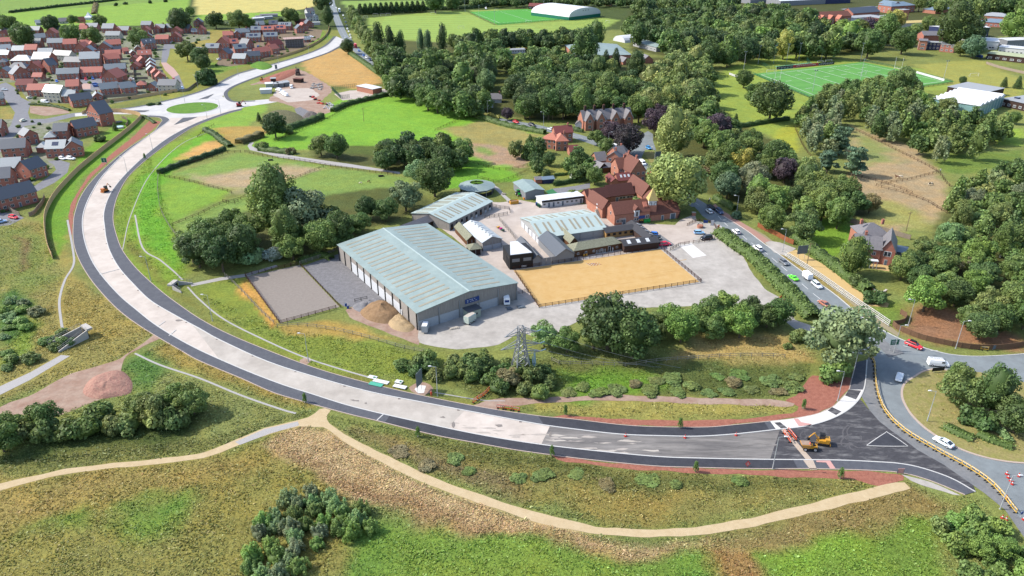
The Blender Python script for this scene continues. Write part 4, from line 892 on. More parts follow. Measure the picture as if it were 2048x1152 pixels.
SINGLE=[
 (1685,672,135, 'oak', 'grey', 'big sage green tree at the mouth of the car park lane'),
 (1672,738,70, 'bush', 'mid', 'dark rounded bush below the big sage green tree'),
 (1218,642,118, 'round', 'dark', 'largest dark tree at the lower edge of the sand arena'),
 (1188,672,62, 'oak', 'olive', 'olive tree left of the largest dark tree'),
 (1268,668,104, 'round', 'dark', 'dark green tree right of the largest arena tree'),
 (1088,668,58, 'oak', 'lime', 'light green tree behind the pylon'),
 (1135,680,58, 'oak', 'mid', 'loose green tree between pylon and olive tree'),
 (1358,358,118, 'round', 'yellow', 'huge yellow-green lime tree beside the brick stables'),
 (1322,355,62, 'tall', 'yellow', 'yellow-green tree left of the huge lime tree'),
 (1350,262,78, 'tall', 'yellow', 'tall yellow-green tree at the side road'),
 (1318,238,60, 'round', 'purple', 'purple beech left of the tall yellow-green tree'),
 (1222,262,42, 'round', 'purple', 'purple beech in front of the gabled villas'),
 (1256,278,58, 'round', 'purple', 'larger purple beech at the road junction'),
 (1015,227,24, 'round', 'purple', 'small purple tree by the white cottage'),
 (1438,252,50, 'round', 'purple', 'low purple tree near the park hedge'),
 (1572,340,50, 'round', 'purple', 'round purple tree in the middle of the east wood'),
 (1483,320,54, 'round', 'gold', 'pale gold tree in the east wood'),
 (1457,370,52, 'round', 'blue', 'blue-green round tree by the main road'),
 (1403,338,34, 'bush', 'brown', 'reddish brown bush beside the lime tree'),
 (1570,88,40, 'tall', 'gold', 'golden tree before the big wood'),
 (1456,113,38, 'round', 'dark', 'lone round tree at the corner of the park'),
 (1489,157,34, 'round', 'dark', 'small round tree by the pitch corner'),
 (1545,200,78, 'round', 'dark', 'broad dark tree in the park'),
 (1515,185,48, 'oak', 'mid', 'mid green tree leaning on the broad park tree'),
 (1472,237,14, 'cone', 'dark', 'tiny dark tree in the lower park'),
 (1573,209,12, 'cone', 'mid', 'tiny sapling beside the broad park tree'),
 (1684,280,60, 'cedar', 'blue', 'blue-green cedar at the paddock corner'),
 (1710,322,62, 'cedar', 'blue', 'low blue-green cedar standing in the paddock'),
 (1658,320,50, 'cedar', 'blue', 'blue-green cedar left of the paddock cedar'),
 (1610,450,68, 'oak', 'mid', 'spreading tree at the corner of the villa lawn'),
 (1712,508,62, 'tall', 'mid', 'tall tree in front of the brick villa'),
 (1742,405,40, 'round', 'brown', 'brownish tree at the paddock edge'),
 (1925,530,50, 'bare', 'brown', 'half-bare brown tree in the garden wood'),
 (1900,470,52, 'round', 'lime', 'pale green tree beside the half-bare tree'),
 (1922,430,44, 'birch', 'olive', 'leaning birch at the edge of the garden wood'),
 (1930,770,92, 'oak', 'mid', 'widest tree on the roundabout island'),
 (1910,740,34, 'cone', 'mid', 'conical tree on the roundabout island'),
 (1995,780,80, 'tall', 'dark', 'tall dark tree at the right of the roundabout island'),
 (2040,830,80, 'round', 'dark', 'dark tree at the right edge of the island'),
 (1960,830,70, 'bush', 'dark', 'low dark shrub under the island trees'),
 (545,398,100, 'tall', 'olive', 'grey-green willow standing in the paddock'),
 (610,425,104, 'oak', 'grey', 'larger grey-green willow beside the paddock willow'),
 (577,405,36, 'poplar', 'dark', 'narrow dark tree between the two willows'),
 (495,505,62, 'bush', 'lime', 'light green rounded bush by the grey arena'),
 (548,505,46, 'bush', 'silver', 'silvery shrub beside the grey arena'),
 (640,470,70, 'round', 'mid', 'mid green tree right of the willows'),
 (733,415,44, 'round', 'deep', 'very dark rounded tree in the paddock hedge'),
 (835,345,50, 'oak', 'lime', 'light green tree at the end of the copse'),
 (810,390,70, 'oak', 'grey', 'grey-green spreading tree above the stables'),
 (868,355,72, 'round', 'dark', 'dark tree behind the round horse walker'),
 (672,292,46, 'round', 'dark', 'dark tree at the left end of the copse'),
 (640,290,44, 'oak', 'olive', 'olive tree beside the paddock track'),
 (548,248,50, 'round', 'deep', 'very dark round tree by the compound'),
 (573,258,26, 'bush', 'mid', 'bush right of the very dark round tree'),
 (517,233,12, 'cone', 'dark', 'small dark shrub by the compound bank'),
 (500,382,20, 'round', 'mid', 'lone bush at the paddock gate'),
 (580,300,22, 'bush', 'brown', 'brownish shrub on the track bend'),
 (525,290,28, 'bush', 'olive', 'olive shrub by the track bend'),
 (755,75,30, 'poplar', 'deep', 'leftmost of three dark poplars by the pitch'),
 (780,80,28, 'poplar', 'deep', 'middle of three dark poplars by the pitch'),
 (800,85,24, 'poplar', 'deep', 'rightmost of three dark poplars by the pitch'),
 (884,75,26, 'poplar', 'deep', 'lone tall poplar before the playing field'),
 (842,80,20, 'poplar', 'blue', 'first of two small poplars before the playing field'),
 (856,82,20, 'poplar', 'blue', 'second of two small poplars before the playing field'),
 (1060,96,12, 'poplar', 'mid', 'slim tree by the animal pens'),
 (1170,92,62, 'tall', 'dark', 'tall dark tree left of the teal roofs'),
 (1193,68,36, 'tall', 'mid', 'tree behind the teal roofs'),
 (1222,140,34, 'tall', 'yellow', 'yellow tree before the teal roofs'),
 (1196,138,38, 'tall', 'olive', 'olive tree beside the yellow tree'),
 (1272,130,40, 'tall', 'dark', 'upright dark tree by the small brick gables'),
 (1232,115,26, 'cone', 'deep', 'dark conifer before the teal roofs'),(1212,116,24, 'cone', 'deep', 'dark conifer left of its neighbour by the teal roofs'),
 (972,165,38, 'tall', 'lime', 'fresh green tree at the pen lawn'),
 (948,155,34, 'tall', 'grey', 'grey-green tree left of the pen lawn'),
 (1378,92,30, 'tall', 'yellow', 'pale yellowish tree before the dark grove'),
 (1050,215,42, 'round', 'mid', 'green tree right of the white cottage'),
 (1790,40,40, 'round', 'gold', 'golden tree by the red hospital block'),
 (1912,50,68, 'tall', 'dark', 'large dark tree right of the hospital lawn'),
 (1886,50,26, 'tall', 'olive', 'olive upright tree beside the large dark tree'),
 (1940,60,60, 'round', 'dark', 'dark round tree behind the blue school roof'),
 (1950,93,42, 'round', 'blue', 'blue-green tree in front of the school'),
 (1924,95,30, 'round', 'olive', 'olive tree in front of the dark school wing'),
 (1740,85,56, 'round', 'dark', 'large tree at the left of the far lawn'),
 (1775,55,46, 'tall', 'mid', 'tall tree behind the far lawn'),
 (1808,80,50, 'round', 'dark', 'dark broad tree on the far lawn'),
 (1832,58,24, 'round', 'yellow', 'yellow shrub tree by the school'),
 (1740,52,36, 'round', 'purple', 'purple tree below the brick hall'),
 (1857,48,30, 'round', 'mid', 'green tree behind the school wing'),
 (2035,50,60, 'round', 'fresh', 'green tree at the top right edge'),
 (1926,160,16, 'round', 'dark', 'small round tree on the far pitch edge'),
 (2010,163,15, 'cone', 'dark', 'left of two conifers by the flat roofs'),
 (2038,163,18, 'cone', 'dark', 'right of two conifers by the flat roofs'),
 (1893,210,40, 'oak', 'olive', 'tree at the corner of the glass building'),
 (2030,235,24, 'round', 'mid', 'small tree right of the glass building'),
 (1805,160,60, 'oak', 'mid', 'wind-blown tree below the pitch goal'),
 (44,72,46, 'round', 'dark', 'dark tree at the left of the far houses'),
 (14,48,40, 'oak', 'mid', 'tree by the far left field'),(24,45,24, 'oak', 'mid', 'smaller tree by the far left field'),
 (101,48,36, 'round', 'deep', 'dark round tree by the white marquee'),
 (145,40,22, 'oak', 'mid', 'tree left of the white marquee'),(198,42,28, 'oak', 'mid', 'tree right of the white marquee'),
 (141,67,40, 'round', 'mid', 'green tree among the middle houses'),
 (183,72,40, 'oak', 'mid', 'wide tree right of the middle house tree'),
 (276,72,42, 'oak', 'olive', 'tall ragged tree beside the cul-de-sac'),
 (358,38,46, 'round', 'deep', 'very dark tree at the edge of the far field'),
 (378,22,20, 'oak', 'mid', 'tree on the hedge of the far field'),
 (372,100,44, 'oak', 'mid', 'tall tree on the bank between the estates'),
 (400,112,40, 'oak', 'dark', 'dark tree on the bank between the estates'),
 (405,125,30, 'round', 'dark', 'rounded tree below the dark bank tree'),
 (415,150,52, 'bush', 'deep', 'big dark bush above the roundabout'),
 (430,40,34, 'oak', 'deep', 'left tree behind the new houses'),(476,40,44, 'oak', 'mid', 'broad tree behind the new houses'),(500,48,26, 'oak', 'mid', 'right tree behind the new houses'),
 (580,32,36, 'oak', 'mid', 'trees left of the white cottages'),(560,40,20, 'bush', 'deep', 'dark shrub left of the white cottages'),
 (655,32,26, 'tall', 'dark', 'tree between the white cottages and the road'),
 (645,5,36, 'round', 'dark', 'dark tree where the road leaves the picture'),
 (695,92,28, 'round', 'dark', 'round tree at the road junction'),
 (870,2,40, 'round', 'dark', 'dark tree behind the playing field car park'),(905,4,30, 'round', 'dark', 'second dark tree behind the playing field'),
 (1840,8,30, 'oak', 'mid', 'tree over the far car park'),
 (188,258,12, 'bush', 'mid', 'garden bush by the round pool'),(229,252,12, 'cone', 'mid', 'garden conifer beside the fence curve'),(199,275,22, 'bush', 'dark', 'dark bush in the fenced garden'),
 (135,682,28, 'bush', 'dark', 'dark green bush beside the underpass wall'),
 (160,165,8, 'bush', 'mid', 'small garden bush by the parking court'),
 (1600,668,44, 'bush', 'olive', 'olive bush beside the lane mouth'),(1575,690,20, 'bush', 'olive', 'small bush in the straw grass'),
 (1285,348,20, 'bush', 'dark', 'dark shrub behind the stable block'),
 (1270,400,28, 'bush', 'olive', 'courtyard bush between the brick wings'),
 (1145,387,26, 'bush', 'mid', 'bush behind the white cabin'),(1190,350,36, 'round', 'mid', 'garden tree left of the red tiled cottages'),
 (1158,318,34, 'round', 'dark', 'dark garden tree below the junction'),(1212,292,30, 'round', 'mid', 'tree behind the slate cottages'),(1195,275,34, 'oak', 'mid', 'tree in front of the villas'),
 (1098,318,26, 'round', 'dark', 'dark tree left of the garden lawn'),(1060,282,20, 'cone', 'dark', 'dark conifer by the red hipped house'),
 (1475,428,26, 'bush', 'blue', 'blue-green bush beside the main road'),(1545,435,54, 'round', 'mid', 'round tree left of the brown fence'),
 (1520,400,60, 'oak', 'olive', 'olive tree above the main road'),
 (1715,560,40, 'bush', 'mid', 'bush beside the sand track'),(1750,590,46, 'bush', 'dark', 'dark shrub by the curved brick wall'),
 (1965,650,60, 'round', 'dark', 'dark tree behind the panel fence'),(1855,590,76, 'oak', 'fresh', 'fresh green tree beside the panel fence'),
 (415,195,8, 'cone', 'dark', 'tiny conifer on the small roundabout') if False else None,
]
for s in SINGLE:
 if s: tree(*s[:5], fixed_label=s[5])
for i in range(16):
 t=i / 15; tree(703 + 52 * t ** 1.1,24 + 78 * t, 22 + 4 * t, 'cone' if i % 2 else 'tall', 'olive', 'the upper lane screen', .9)
for i in range(13):
 tree(720 + i * 10.5,17 - i * .4,18, 'cone', 'deep', 'the playing field screen', .8)
for i in range(30):
 tree(905 + i * 14,6 - (i % 3) * 2,20, 'round', R.choice(['dark', 'deep', 'mid']), 'the far pitch hedge', .8)
for i, x in enumerate((232,250,300,330)): tree(x, 8 - i * 2.5,10, 'bush', 'deep', 'the far field hedge')
LOWC={}
for kd in KINDS:
 LOWC[kd]=[]
 for sd in range(2):
  me, H=crown(kd, 900 + sd, 950); n=len(me.vertices); v=np.empty(n * 3, np.float32); me.vertices.foreach_get('co', v)
  f=np.empty(len(me.loops), np.int32); me.loops.foreach_get('vertex_index', f); t=np.empty(n * 4, np.float32); me.color_attributes['tint'].data.foreach_get('color', t)
  LOWC[kd].append((v.reshape(-1,3).astype(float), f.reshape(-1,4), t.reshape(-1,4)[:, :3].astype(float))); bpy.data.meshes.remove(me)
plant_all()
for where, L in TREES.items():
 g={}
 for cx, r, col, kind, nm in L: g.setdefault((col, kind),[]).append((cx, r, nm))
 for (col, kind), Q in g.items():
  Q.sort(key=lambda q: q[0])
  for i, (cx, r, nm) in enumerate(Q):
   pos='' if len(Q) == 1 else ', ' + ordw(i) + ' from left'
   tag(r, f'{TC[col][1]} {KW[kind]} {nm} in {where}{pos}', nm, f'trees and shrubs in {where}')

# ------------------------------------------------------------------ hedges (leafy body along a line)
def hedge(pts, w, h, col, label, n_per_m=26, sm=5, leaf=.22):
 P=resample(line(pts, sm),1.0); V=[]; Nn=[]; L=len(P)
 cv=[]; cf=[]
 for i, p in enumerate(P):
  t=P[min(i + 1, L - 1)] - P[max(i - 1,0)]; t.normalize(); q=Vector((-t.y, t.x, 0))
  hh=h * (1 + .16 * math.sin(i * .9) + R.uniform(-.1,.1)); ww=w * (1 + R.uniform(-.12,.12))
  for _ in range(n_per_m):
   a=R.uniform(0, math.pi); e=R.uniform(.8,1.08)
   o=p + q * (math.cos(a) * ww / 2 * e) + t * R.uniform(-.6,.6); z=hh * (.12 + .88 * abs(math.sin(a)) ** .7) * e * R.uniform(.25,1) ** (.35 if abs(math.cos(a)) > .5 else .05)
   V.append((o.x, o.y, max(.1, z))); nn=q * math.cos(a); Nn.append((nn.x, nn.y, math.sin(a) + .15))
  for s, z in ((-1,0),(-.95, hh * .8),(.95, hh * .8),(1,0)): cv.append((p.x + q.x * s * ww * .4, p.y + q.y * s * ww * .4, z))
 for i in range(L - 1):
  a=i * 4; b=a + 4
  for k in range(3): cf.append((a + k, a + k + 1, b + k + 1, b + k))
 T=NR.uniform(.65,1.35,(len(V),1)) * np.ones((1,3))
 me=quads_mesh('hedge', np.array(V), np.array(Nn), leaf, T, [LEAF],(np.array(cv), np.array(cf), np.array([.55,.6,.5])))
 o=link('hedge', me, color=TC[col][0]); tag(o, label, 'hedge'); return o
hedge([(1440,468),(1470,492),(1510,520),(1550,560),(1590,600),(1625,640)],6.5,2.8, 'mid', 'thick hedge between the car park and main road',60, leaf=.3)
hedge([(318,348),(350,335),(400,318),(450,300)],3,2.2, 'deep', 'dark clipped hedge above the grey-dotted paddock',30)
hedge([(410,262),(430,272),(445,285),(462,295)],3.5,2.5, 'dark', 'ragged hedge beside the straw paddock')
hedge([(478,288),(500,280),(525,272)],6,3, 'brown', 'brownish hedge below the compound')
hedge([(560,265),(590,255),(620,245),(645,235)],5,3, 'dark', 'dark hedge running up from the round tree')
hedge([(665,224),(690,212),(720,204),(770,192),(800,185)],4,2.6, 'dark', 'hedge below the substation')
hedge([(520,300),(560,305),(590,308)],5,2.4, 'mid', 'low hedge beside the track bend')
hedge([(700,108),(725,125),(750,143),(775,160),(800,180),(815,190)],5,2.8, 'mid', 'hedge on the field side of the lane, upper part')
hedge([(830,196),(860,206),(900,218),(940,230),(980,243),(1020,254),(1060,262),(1090,268)],4.5,2.6, 'mid', 'hedge on the field side of the lane, lower part')
hedge([(1450,252),(1480,254),(1520,248),(1560,242),(1578,240)],3.5,2.4, 'dark', 'curving hedge at the lower edge of the park')
hedge([(930,222),(960,229),(1000,238)],1.6,2.2, 'gold', 'yellow clipped hedge before the white cottage')
hedge([(1108,372),(1140,366),(1175,362)],1.8,2.2, 'dark', 'clipped dark hedge behind the village gardens')
hedge([(1128,257),(1150,262),(1168,265)],2.6,2.4, 'dark', 'dark clipped hedge beside the gabled villas')
hedge([(1430,398),(1450,410),(1470,422)],4,2.4, 'mid', 'hedge at the bus stop')
hedge([(1590,480),(1620,500),(1660,530),(1700,560),(1740,590)],5,3, 'mid', 'tall hedge between the sand track and the villa lawn',40)
hedge([(1890,855),(1915,868),(1945,880)],3,1.3, 'mid', 'first low hedge on the roundabout island',30)
hedge([(1955,870),(1990,885),(2030,898)],3,1.3, 'mid', 'second low hedge on the roundabout island',30)
hedge([(1990,858),(2005,870),(2020,885)],2.2,1.2, 'lime', 'bright low hedge on the roundabout island',30)
hedge([(20,26),(120,14),(200,5),(260,-3)],5,3, 'deep', 'far dark hedge between two bright fields',6, leaf=.8)
hedge([(192,8),(190,18),(188,28)],6,2, 'brown', 'short brown hedge across the far field',6, leaf=.8)
hedge([(850,20),(930,18),(990,12),(1050,8)],7,4, 'deep', 'dark hedge behind the football pitch',8, leaf=.9)
hedge([(425,48),(470,52),(520,52),(560,50)],5,3.5, 'dark', 'hedge behind the newest houses',8, leaf=.7)
hedge([(60,210),(90,211),(120,216),(140,222)],1.8,1.4, 'dark', 'low clipped hedge by the estate road')
hedge([(665,520),(640,512),(600,525)][::-1],3,1.6, 'mid', 'rough hedge behind the grey arena')
hedge([(295,212),(310,209),(322,210)],3,1.5, 'dark', 'dark shrub strip beside the roundabout road')
hedge([(288,234),(300,240),(310,247)],2.2,1, 'dark', 'dark shrub strip at the red soil end')
hedge([(1110,352),(1130,350),(1160,344)],1.4,1.4, 'mid', 'garden hedge below the round lawn')

# ------------------------------------------------------------------ rough grass tufts over the near meadows (uncountable)
def tufts(name, polys, dens, size, hgt, label, excl=(), blend=1.0, lie=0.0, seed=5):
 rg=np.random.default_rng(seed); XY=[]
 for pts in polys:
  P=[(p.x, p.y) for p in GP(pts)]; xs=[p[0] for p in P]; ys=[p[1] for p in P]
  n=int((max(xs) - min(xs)) * (max(ys) - min(ys)) * dens)
  x=rg.uniform(min(xs), max(xs), n); y=rg.uniform(min(ys), max(ys), n)
  k=sdist(x, y, P) < 0; XY.append(np.stack([x[k], y[k]],1))
 XY=np.vstack(XY); keep=np.ones(len(XY), bool)
 for Q in excl: keep &= sdist(XY[:, 0], XY[:, 1], Q) > .3
 XY=XY[keep]
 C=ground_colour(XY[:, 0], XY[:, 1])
 n=len(XY); cl=fbm(XY[:, 0] / 3.0, XY[:, 1] / 3.0,3)
 s=size * .55 * rg.uniform(.4,1.3, n) * (.6 + .9 * cl); h=hgt * rg.uniform(.4,1.5, n) * (.3 + 1.0 * cl)
 V=[]; F_=[]
 base=np.zeros((n, 3)); base[:, :2]=XY
 vs=[]; cs=[]
 hue=rg.uniform(.86,1.18,(n, 1)) * (1 + rg.normal(size=(n, 3)) * np.array([[.05,.05,.07]])); white=rg.random(n) < .025
 C=C * hue * 1.5; C[white]=C[white] * 1.6 + .06
 for k in range(2):
  a=rg.uniform(0,6.28, n); dx=np.cos(a); dy=np.sin(a); lean=rg.uniform(.4,1.3, n) * s + lie * s * 2; la=rg.uniform(0,6.28, n) if lie == 0 else fbm(XY[:, 0] / 5, XY[:, 1] / 5,3) * 14
  b0=base - np.stack([dx * s, dy * s, np.zeros(n)],1) * .5; b1=base + np.stack([dx * s, dy * s, np.zeros(n)],1) * .5
  t0=base + np.stack([np.cos(la) * lean + dx * s * .45, np.sin(la) * lean + dy * s * .45, h * rg.uniform(.6,1.1, n)],1)
  t1=base + np.stack([np.cos(la) * lean - dx * s * .35, np.sin(la) * lean - dy * s * .35, h],1)
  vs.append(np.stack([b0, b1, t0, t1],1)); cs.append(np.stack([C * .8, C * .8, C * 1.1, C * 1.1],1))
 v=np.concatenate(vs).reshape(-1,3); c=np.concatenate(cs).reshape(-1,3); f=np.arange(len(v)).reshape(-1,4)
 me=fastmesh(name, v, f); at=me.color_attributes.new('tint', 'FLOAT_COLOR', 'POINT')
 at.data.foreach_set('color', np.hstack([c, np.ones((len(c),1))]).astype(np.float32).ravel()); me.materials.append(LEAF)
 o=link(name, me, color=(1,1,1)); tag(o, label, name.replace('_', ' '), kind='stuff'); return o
ROADP=[(p.x, p.y) for p in (wA + wD[::-1])]
PATHP=[(p.x, p.y) for p in GP([(-40,975),(120,940),(230,925),(300,920),(400,908),(470,880),(530,855),(595,840),(622,832),(643,814),(662,820),(650,835),(660,850),(700,875),(800,925),(900,970),(1000,1002),(1100,1032),(1200,1055),(1300,1060),(1400,1053),(1500,1037),(1600,1012),(1700,985),(1800,963),(1810,965),(1822,978),(1720,1003),(1600,1032),(1500,1055),(1400,1070),(1300,1076),(1200,1070),(1090,1050),(1000,1020),(880,980),(790,940),(700,890),(650,855),(600,852),(540,868),(480,890),(410,916),(310,930),(200,938),(100,955),(-40,992)])]
SOILP=[(p.x, p.y) for p in GP([(1100,908),(1177,919),(1304,931),(1634,937),(1806,945),(1950,985),(1900,995),(1812,960),(1790,968),(1760,974),(1700,958),(1500,950),(1380,946),(1250,938),(1120,922)])]
EARTHP=[(p.x, p.y) for p in GP([(310,668),(235,720),(150,745),(0,815),(0,850),(100,835),(265,770),(240,740),(330,672)])]
DRAINS=[[(q.x, q.y) for q in offs(line(d), w / 2 + .3) + offs(line(d),-w / 2 - .3)[::-1]] for d, w in (([(135,440),(146,500),(147,530),(130,560),(119,600),(122,640),(126,662)],1.1),([(375,574),(400,600),(450,640),(540,685),(610,715),(680,738),(742,756)],.8),([(270,707),(320,730),(400,757),(480,790),(560,818),(592,827)],.9),([(-20,791),(60,752),(130,711)],4.6),([(245,500),(262,430),(300,350)],.5),([(270,430),(285,495),(320,520),(350,545)],.9))] + [EARTHP]
tufts('meadow_grass', [[(-60,930),(400,880),(620,820),(700,840),(1100,910),(1500,945),(1810,955),(1960,1000),(2100,1180),(2100,1260),(-60,1260)]],6.5,.5,.2, 'rough uneven grass and weeds of the near meadow',(PATHP, ROADP, SOILP))
tufts('verge_grass', [[(0,700),(160,560),(300,665),(640,812),(600,835),(400,900),(0,930)]],4.5,.5,.2, 'rough grass below the bend of the new road', [PATHP, ROADP] + DRAINS, seed=6)
tufts('bank_grass', [[(880,750),(1100,700),(1350,690),(1600,665),(1640,700),(1600,780),(1560,800),(1200,785),(960,800)],[(1000,815),(1320,805),(1585,812),(1580,825),(1400,836),(1200,835)],[(380,580),(560,655),(820,700),(850,740),(800,770),(640,735),(430,640)],[(1815,800),(1845,750),(1900,745),(2048,770),(2048,915),(1950,900),(1850,845)]],3.6,.5,.2, 'rough grass on the banks inside the new road', [ROADP] + DRAINS, seed=7)
tufts('hollow_grass', [[(-20,440),(90,445),(120,540),(155,565),(120,640),(0,690)],[(225,420),(300,310),(320,380),(370,500),(370,560),(300,540),(240,480)]],3,.5,.18, 'rough grass on both sides of the bend', [ROADP] + DRAINS, seed=8)
tufts('flattened_straw', [[(530,885),(590,858),(640,852),(800,940),(900,985),(1060,1030),(1240,1085),(1380,1085),(1600,1050),(1620,1075),(1400,1115),(1240,1110),(1040,1080),(900,1050),(720,1010),(600,930)]],9,.45,.16, 'flattened straw-coloured grass beside the path',(PATHP,), lie=.5, seed=9)
# ------------------------------------------------------------------ building materials
def brickmat(name, c, c2): return mat(name, c, .85,.15, noise=.12, scale=.8, col2=c2, detail=8)
def roofmat(name, c, rough=.55, spec=.4, noise=.1): 
 m=mat(name, c, rough, spec, noise=noise, scale=.5, detail=8, coord='obj'); return m
BM={
 'B': brickmat('red_brick', A(202,136,118), A(184,122,106)), 'O': brickmat('orange_brick', A(208,146,122), A(192,130,108)), 'W': mat('cream_render', A(228,220,200),.8,.2, noise=.04, scale=1),
 'V': mat('white_render', A(238,238,236),.8,.2, noise=.03, scale=1), 'K': mat('black_cladding', A(42,42,44),.6,.3), 'E': mat('grey_cladding', A(150,152,156),.7,.3, noise=.06, scale=1),
 'T': mat('brown_timber', A(120,84,58),.85,.15, noise=.2, scale=1.5), 'P': mat('precast_concrete', A(186,186,184),.85,.15, noise=.1, scale=.8), 'Y': mat('yellow_timber', A(190,150,96),.8,.15, noise=.12, scale=1.5),
 'D': mat('dark_stained_timber', A(84,66,60),.85,.15, noise=.2, scale=1.5), 'S': mat('scaffold_sheeting', A(128,122,122),.9,.1, noise=.25, scale=1.2), 'C': mat('pale_green_cladding', A(196,206,188),.7,.3),
 'G': mat('glass_curtain_wall', A(150,190,190),.15,.6, noise=.15, scale=.3), 'N': mat('navy_cladding', A(52,62,104),.6,.3)}
RM={
 'g': roofmat('grey_slate_roof', A(132,142,148),.5,.5), 'l': roofmat('light_slate_roof', A(178,184,184),.4,.6), 'd': roofmat('dark_slate_roof', A(84,92,104),.5,.5), 'r': roofmat('red_tile_roof', A(204,126,110),.7,.25),
 'm': roofmat('maroon_tile_roof', A(140,80,76),.75,.2), 'o': roofmat('orange_tile_roof', A(206,132,110),.75,.2), 'n': roofmat('brown_tile_roof', A(128,84,72),.8,.2,.2), 'k': roofmat('old_dark_tile_roof', A(96,62,58),.85,.2,.25),
 's': roofmat('old_slate_roof', A(134,130,132),.6,.35,.2), 'w': roofmat('white_sheet_roof', A(240,242,244),.5,.4,.03), 't': mat('teal_sheet_roof', A(166,182,176),.5,.35, noise=.1, scale=.15, detail=8, col2=A(150,168,164)), 'a': mat('pale_sheet_roof', A(196,212,206),.45,.5, noise=.06, scale=.15, detail=8),
 'z': mat('galvanised_sheet_roof', A(206,212,214),.4,.6, noise=.12, scale=.4, detail=8), 'x': roofmat('charcoal_sheet_roof', A(88,94,102),.5,.4), 'q': roofmat('felt_roof', A(76,76,80),.8,.2,.15), 'y': roofmat('mossy_tile_roof', A(152,152,130),.9,.1,.3),
 'v': roofmat('sage_roof', A(190,198,158),.7,.2), 'u': roofmat('ochre_roof', A(210,186,120),.8,.2), 'f': roofmat('flat_grey_roof', A(176,180,184),.8,.2,.12), 'b': roofmat('blue_grey_roof', A(128,148,164),.5,.4)}
RW={'g': 'grey slate', 'l': 'light grey', 'd': 'dark slate', 'r': 'red tiled', 'm': 'maroon tiled', 'o': 'orange tiled', 'n': 'brown tiled', 'k': 'dark tiled', 's': 'old slate', 'w': 'white', 'x': 'charcoal', 'f': 'flat grey', 'b': 'blue-grey', 'z': 'metal', 'q': 'felt', 'u': 'ochre', 'v': 'sage', 't': 'teal', 'a': 'pale', 'y': 'mossy'}
WW={'B': 'red brick', 'O': 'orange brick', 'W': 'cream', 'V': 'white', 'K': 'black', 'E': 'grey', 'T': 'brown timber', 'P': 'concrete', 'S': 'scaffolded', 'N': 'navy', 'G': 'glass', 'D': 'dark timber', 'C': 'pale green', 'Y': 'yellow timber'}
M_WHITE=mat('white_frame', A(240,240,240),.6,.3); M_GLASS=mat('window_glass',(.03,.035,.045),.12,.6); M_DARK=mat('dark_opening',(.02,.02,.022),.8,.1)
M_SOLAR=mat('solar_panel',(.02,.028,.06),.2,.6); M_GREYD=mat('grey_door', A(110,122,134),.6,.3); M_BRK=BM['B']; M_SKYL=mat('translucent_rooflight', A(170,162,138),.4,.4, noise=.15, scale=2)
M_METAL=mat('galvanised_steel', A(170,174,178),.45,.5, metal=.3); M_STONET=mat('stone_trim', A(214,204,190),.8,.2); M_BLUE=mat('blue_board', A(36,76,150),.5,.3)
def window_mesh():
 mb=MB(); mb.box(-.5,.5,-.05,.03,0,1,0); mb.box(-.39,-.05,-.062,-.04,.12,.88,1); mb.box(.05,.39,-.062,-.04,.12,.88,1); return mb.mesh('window', [M_WHITE, M_GLASS])
WMESH=window_mesh()
WFRAME=MB().box(-.5,.5,-.05,.03,0,1).mesh('window', [M_WHITE]); WPANE=MB().box(-.42,-.03,-.065,-.04,.08,.92).box(.03,.42,-.065,-.04,.08,.92).mesh('pane', [M_GLASS])
DMESH={}
def door_mesh(m):
 if m.name not in DMESH:
  mb=MB(); mb.box(-.6,.6,-.05,.03,0,1,0); mb.box(-.46,.46,-.09,-.04,0.01,.93,1); DMESH[m.name]=mb.mesh('door', [M_WHITE, m])
 return DMESH[m.name]
def put_window(root, x, y, z, w, h, face, near=False, frame=None):
 rz={'f': 0, 'l': -math.pi / 2, 'r': math.pi / 2, 'b': math.pi}[face]
 if near:
  o=link('window', WFRAME, root, (x, y, z), rz, (w, 1, h)); link('pane', WPANE, o)
 else: o=link('window', WMESH, root, (x, y, z), rz, (w, 1, h))
 return o
def put_door(root, x, y, face, m=None, w=1.0, h=2.1, z=0.0):
 rz={'f': 0, 'l': -math.pi / 2, 'r': math.pi / 2, 'b': math.pi}[face]
 return link('door', door_mesh(m or M_GREYD), root, (x, y, z), rz, (w / 1.2,1, h))
def roof_fn(L, D, hw, rise, axis):
 if axis == 'p': return lambda x, y: hw + rise * (1 - abs(y - D / 2) / (D / 2))
 if axis == 'g': return lambda x, y: hw + rise * (1 - abs(x - L / 2) / (L / 2))
 if axis == 'm': return lambda x, y: hw + rise * (1 - y / D)
 if axis == 'h':
  k=min(L, D) / 2; return lambda x, y: hw + rise * max(0, min(1, min(x, L - x, y, D - y) / k))
 return lambda x, y: hw
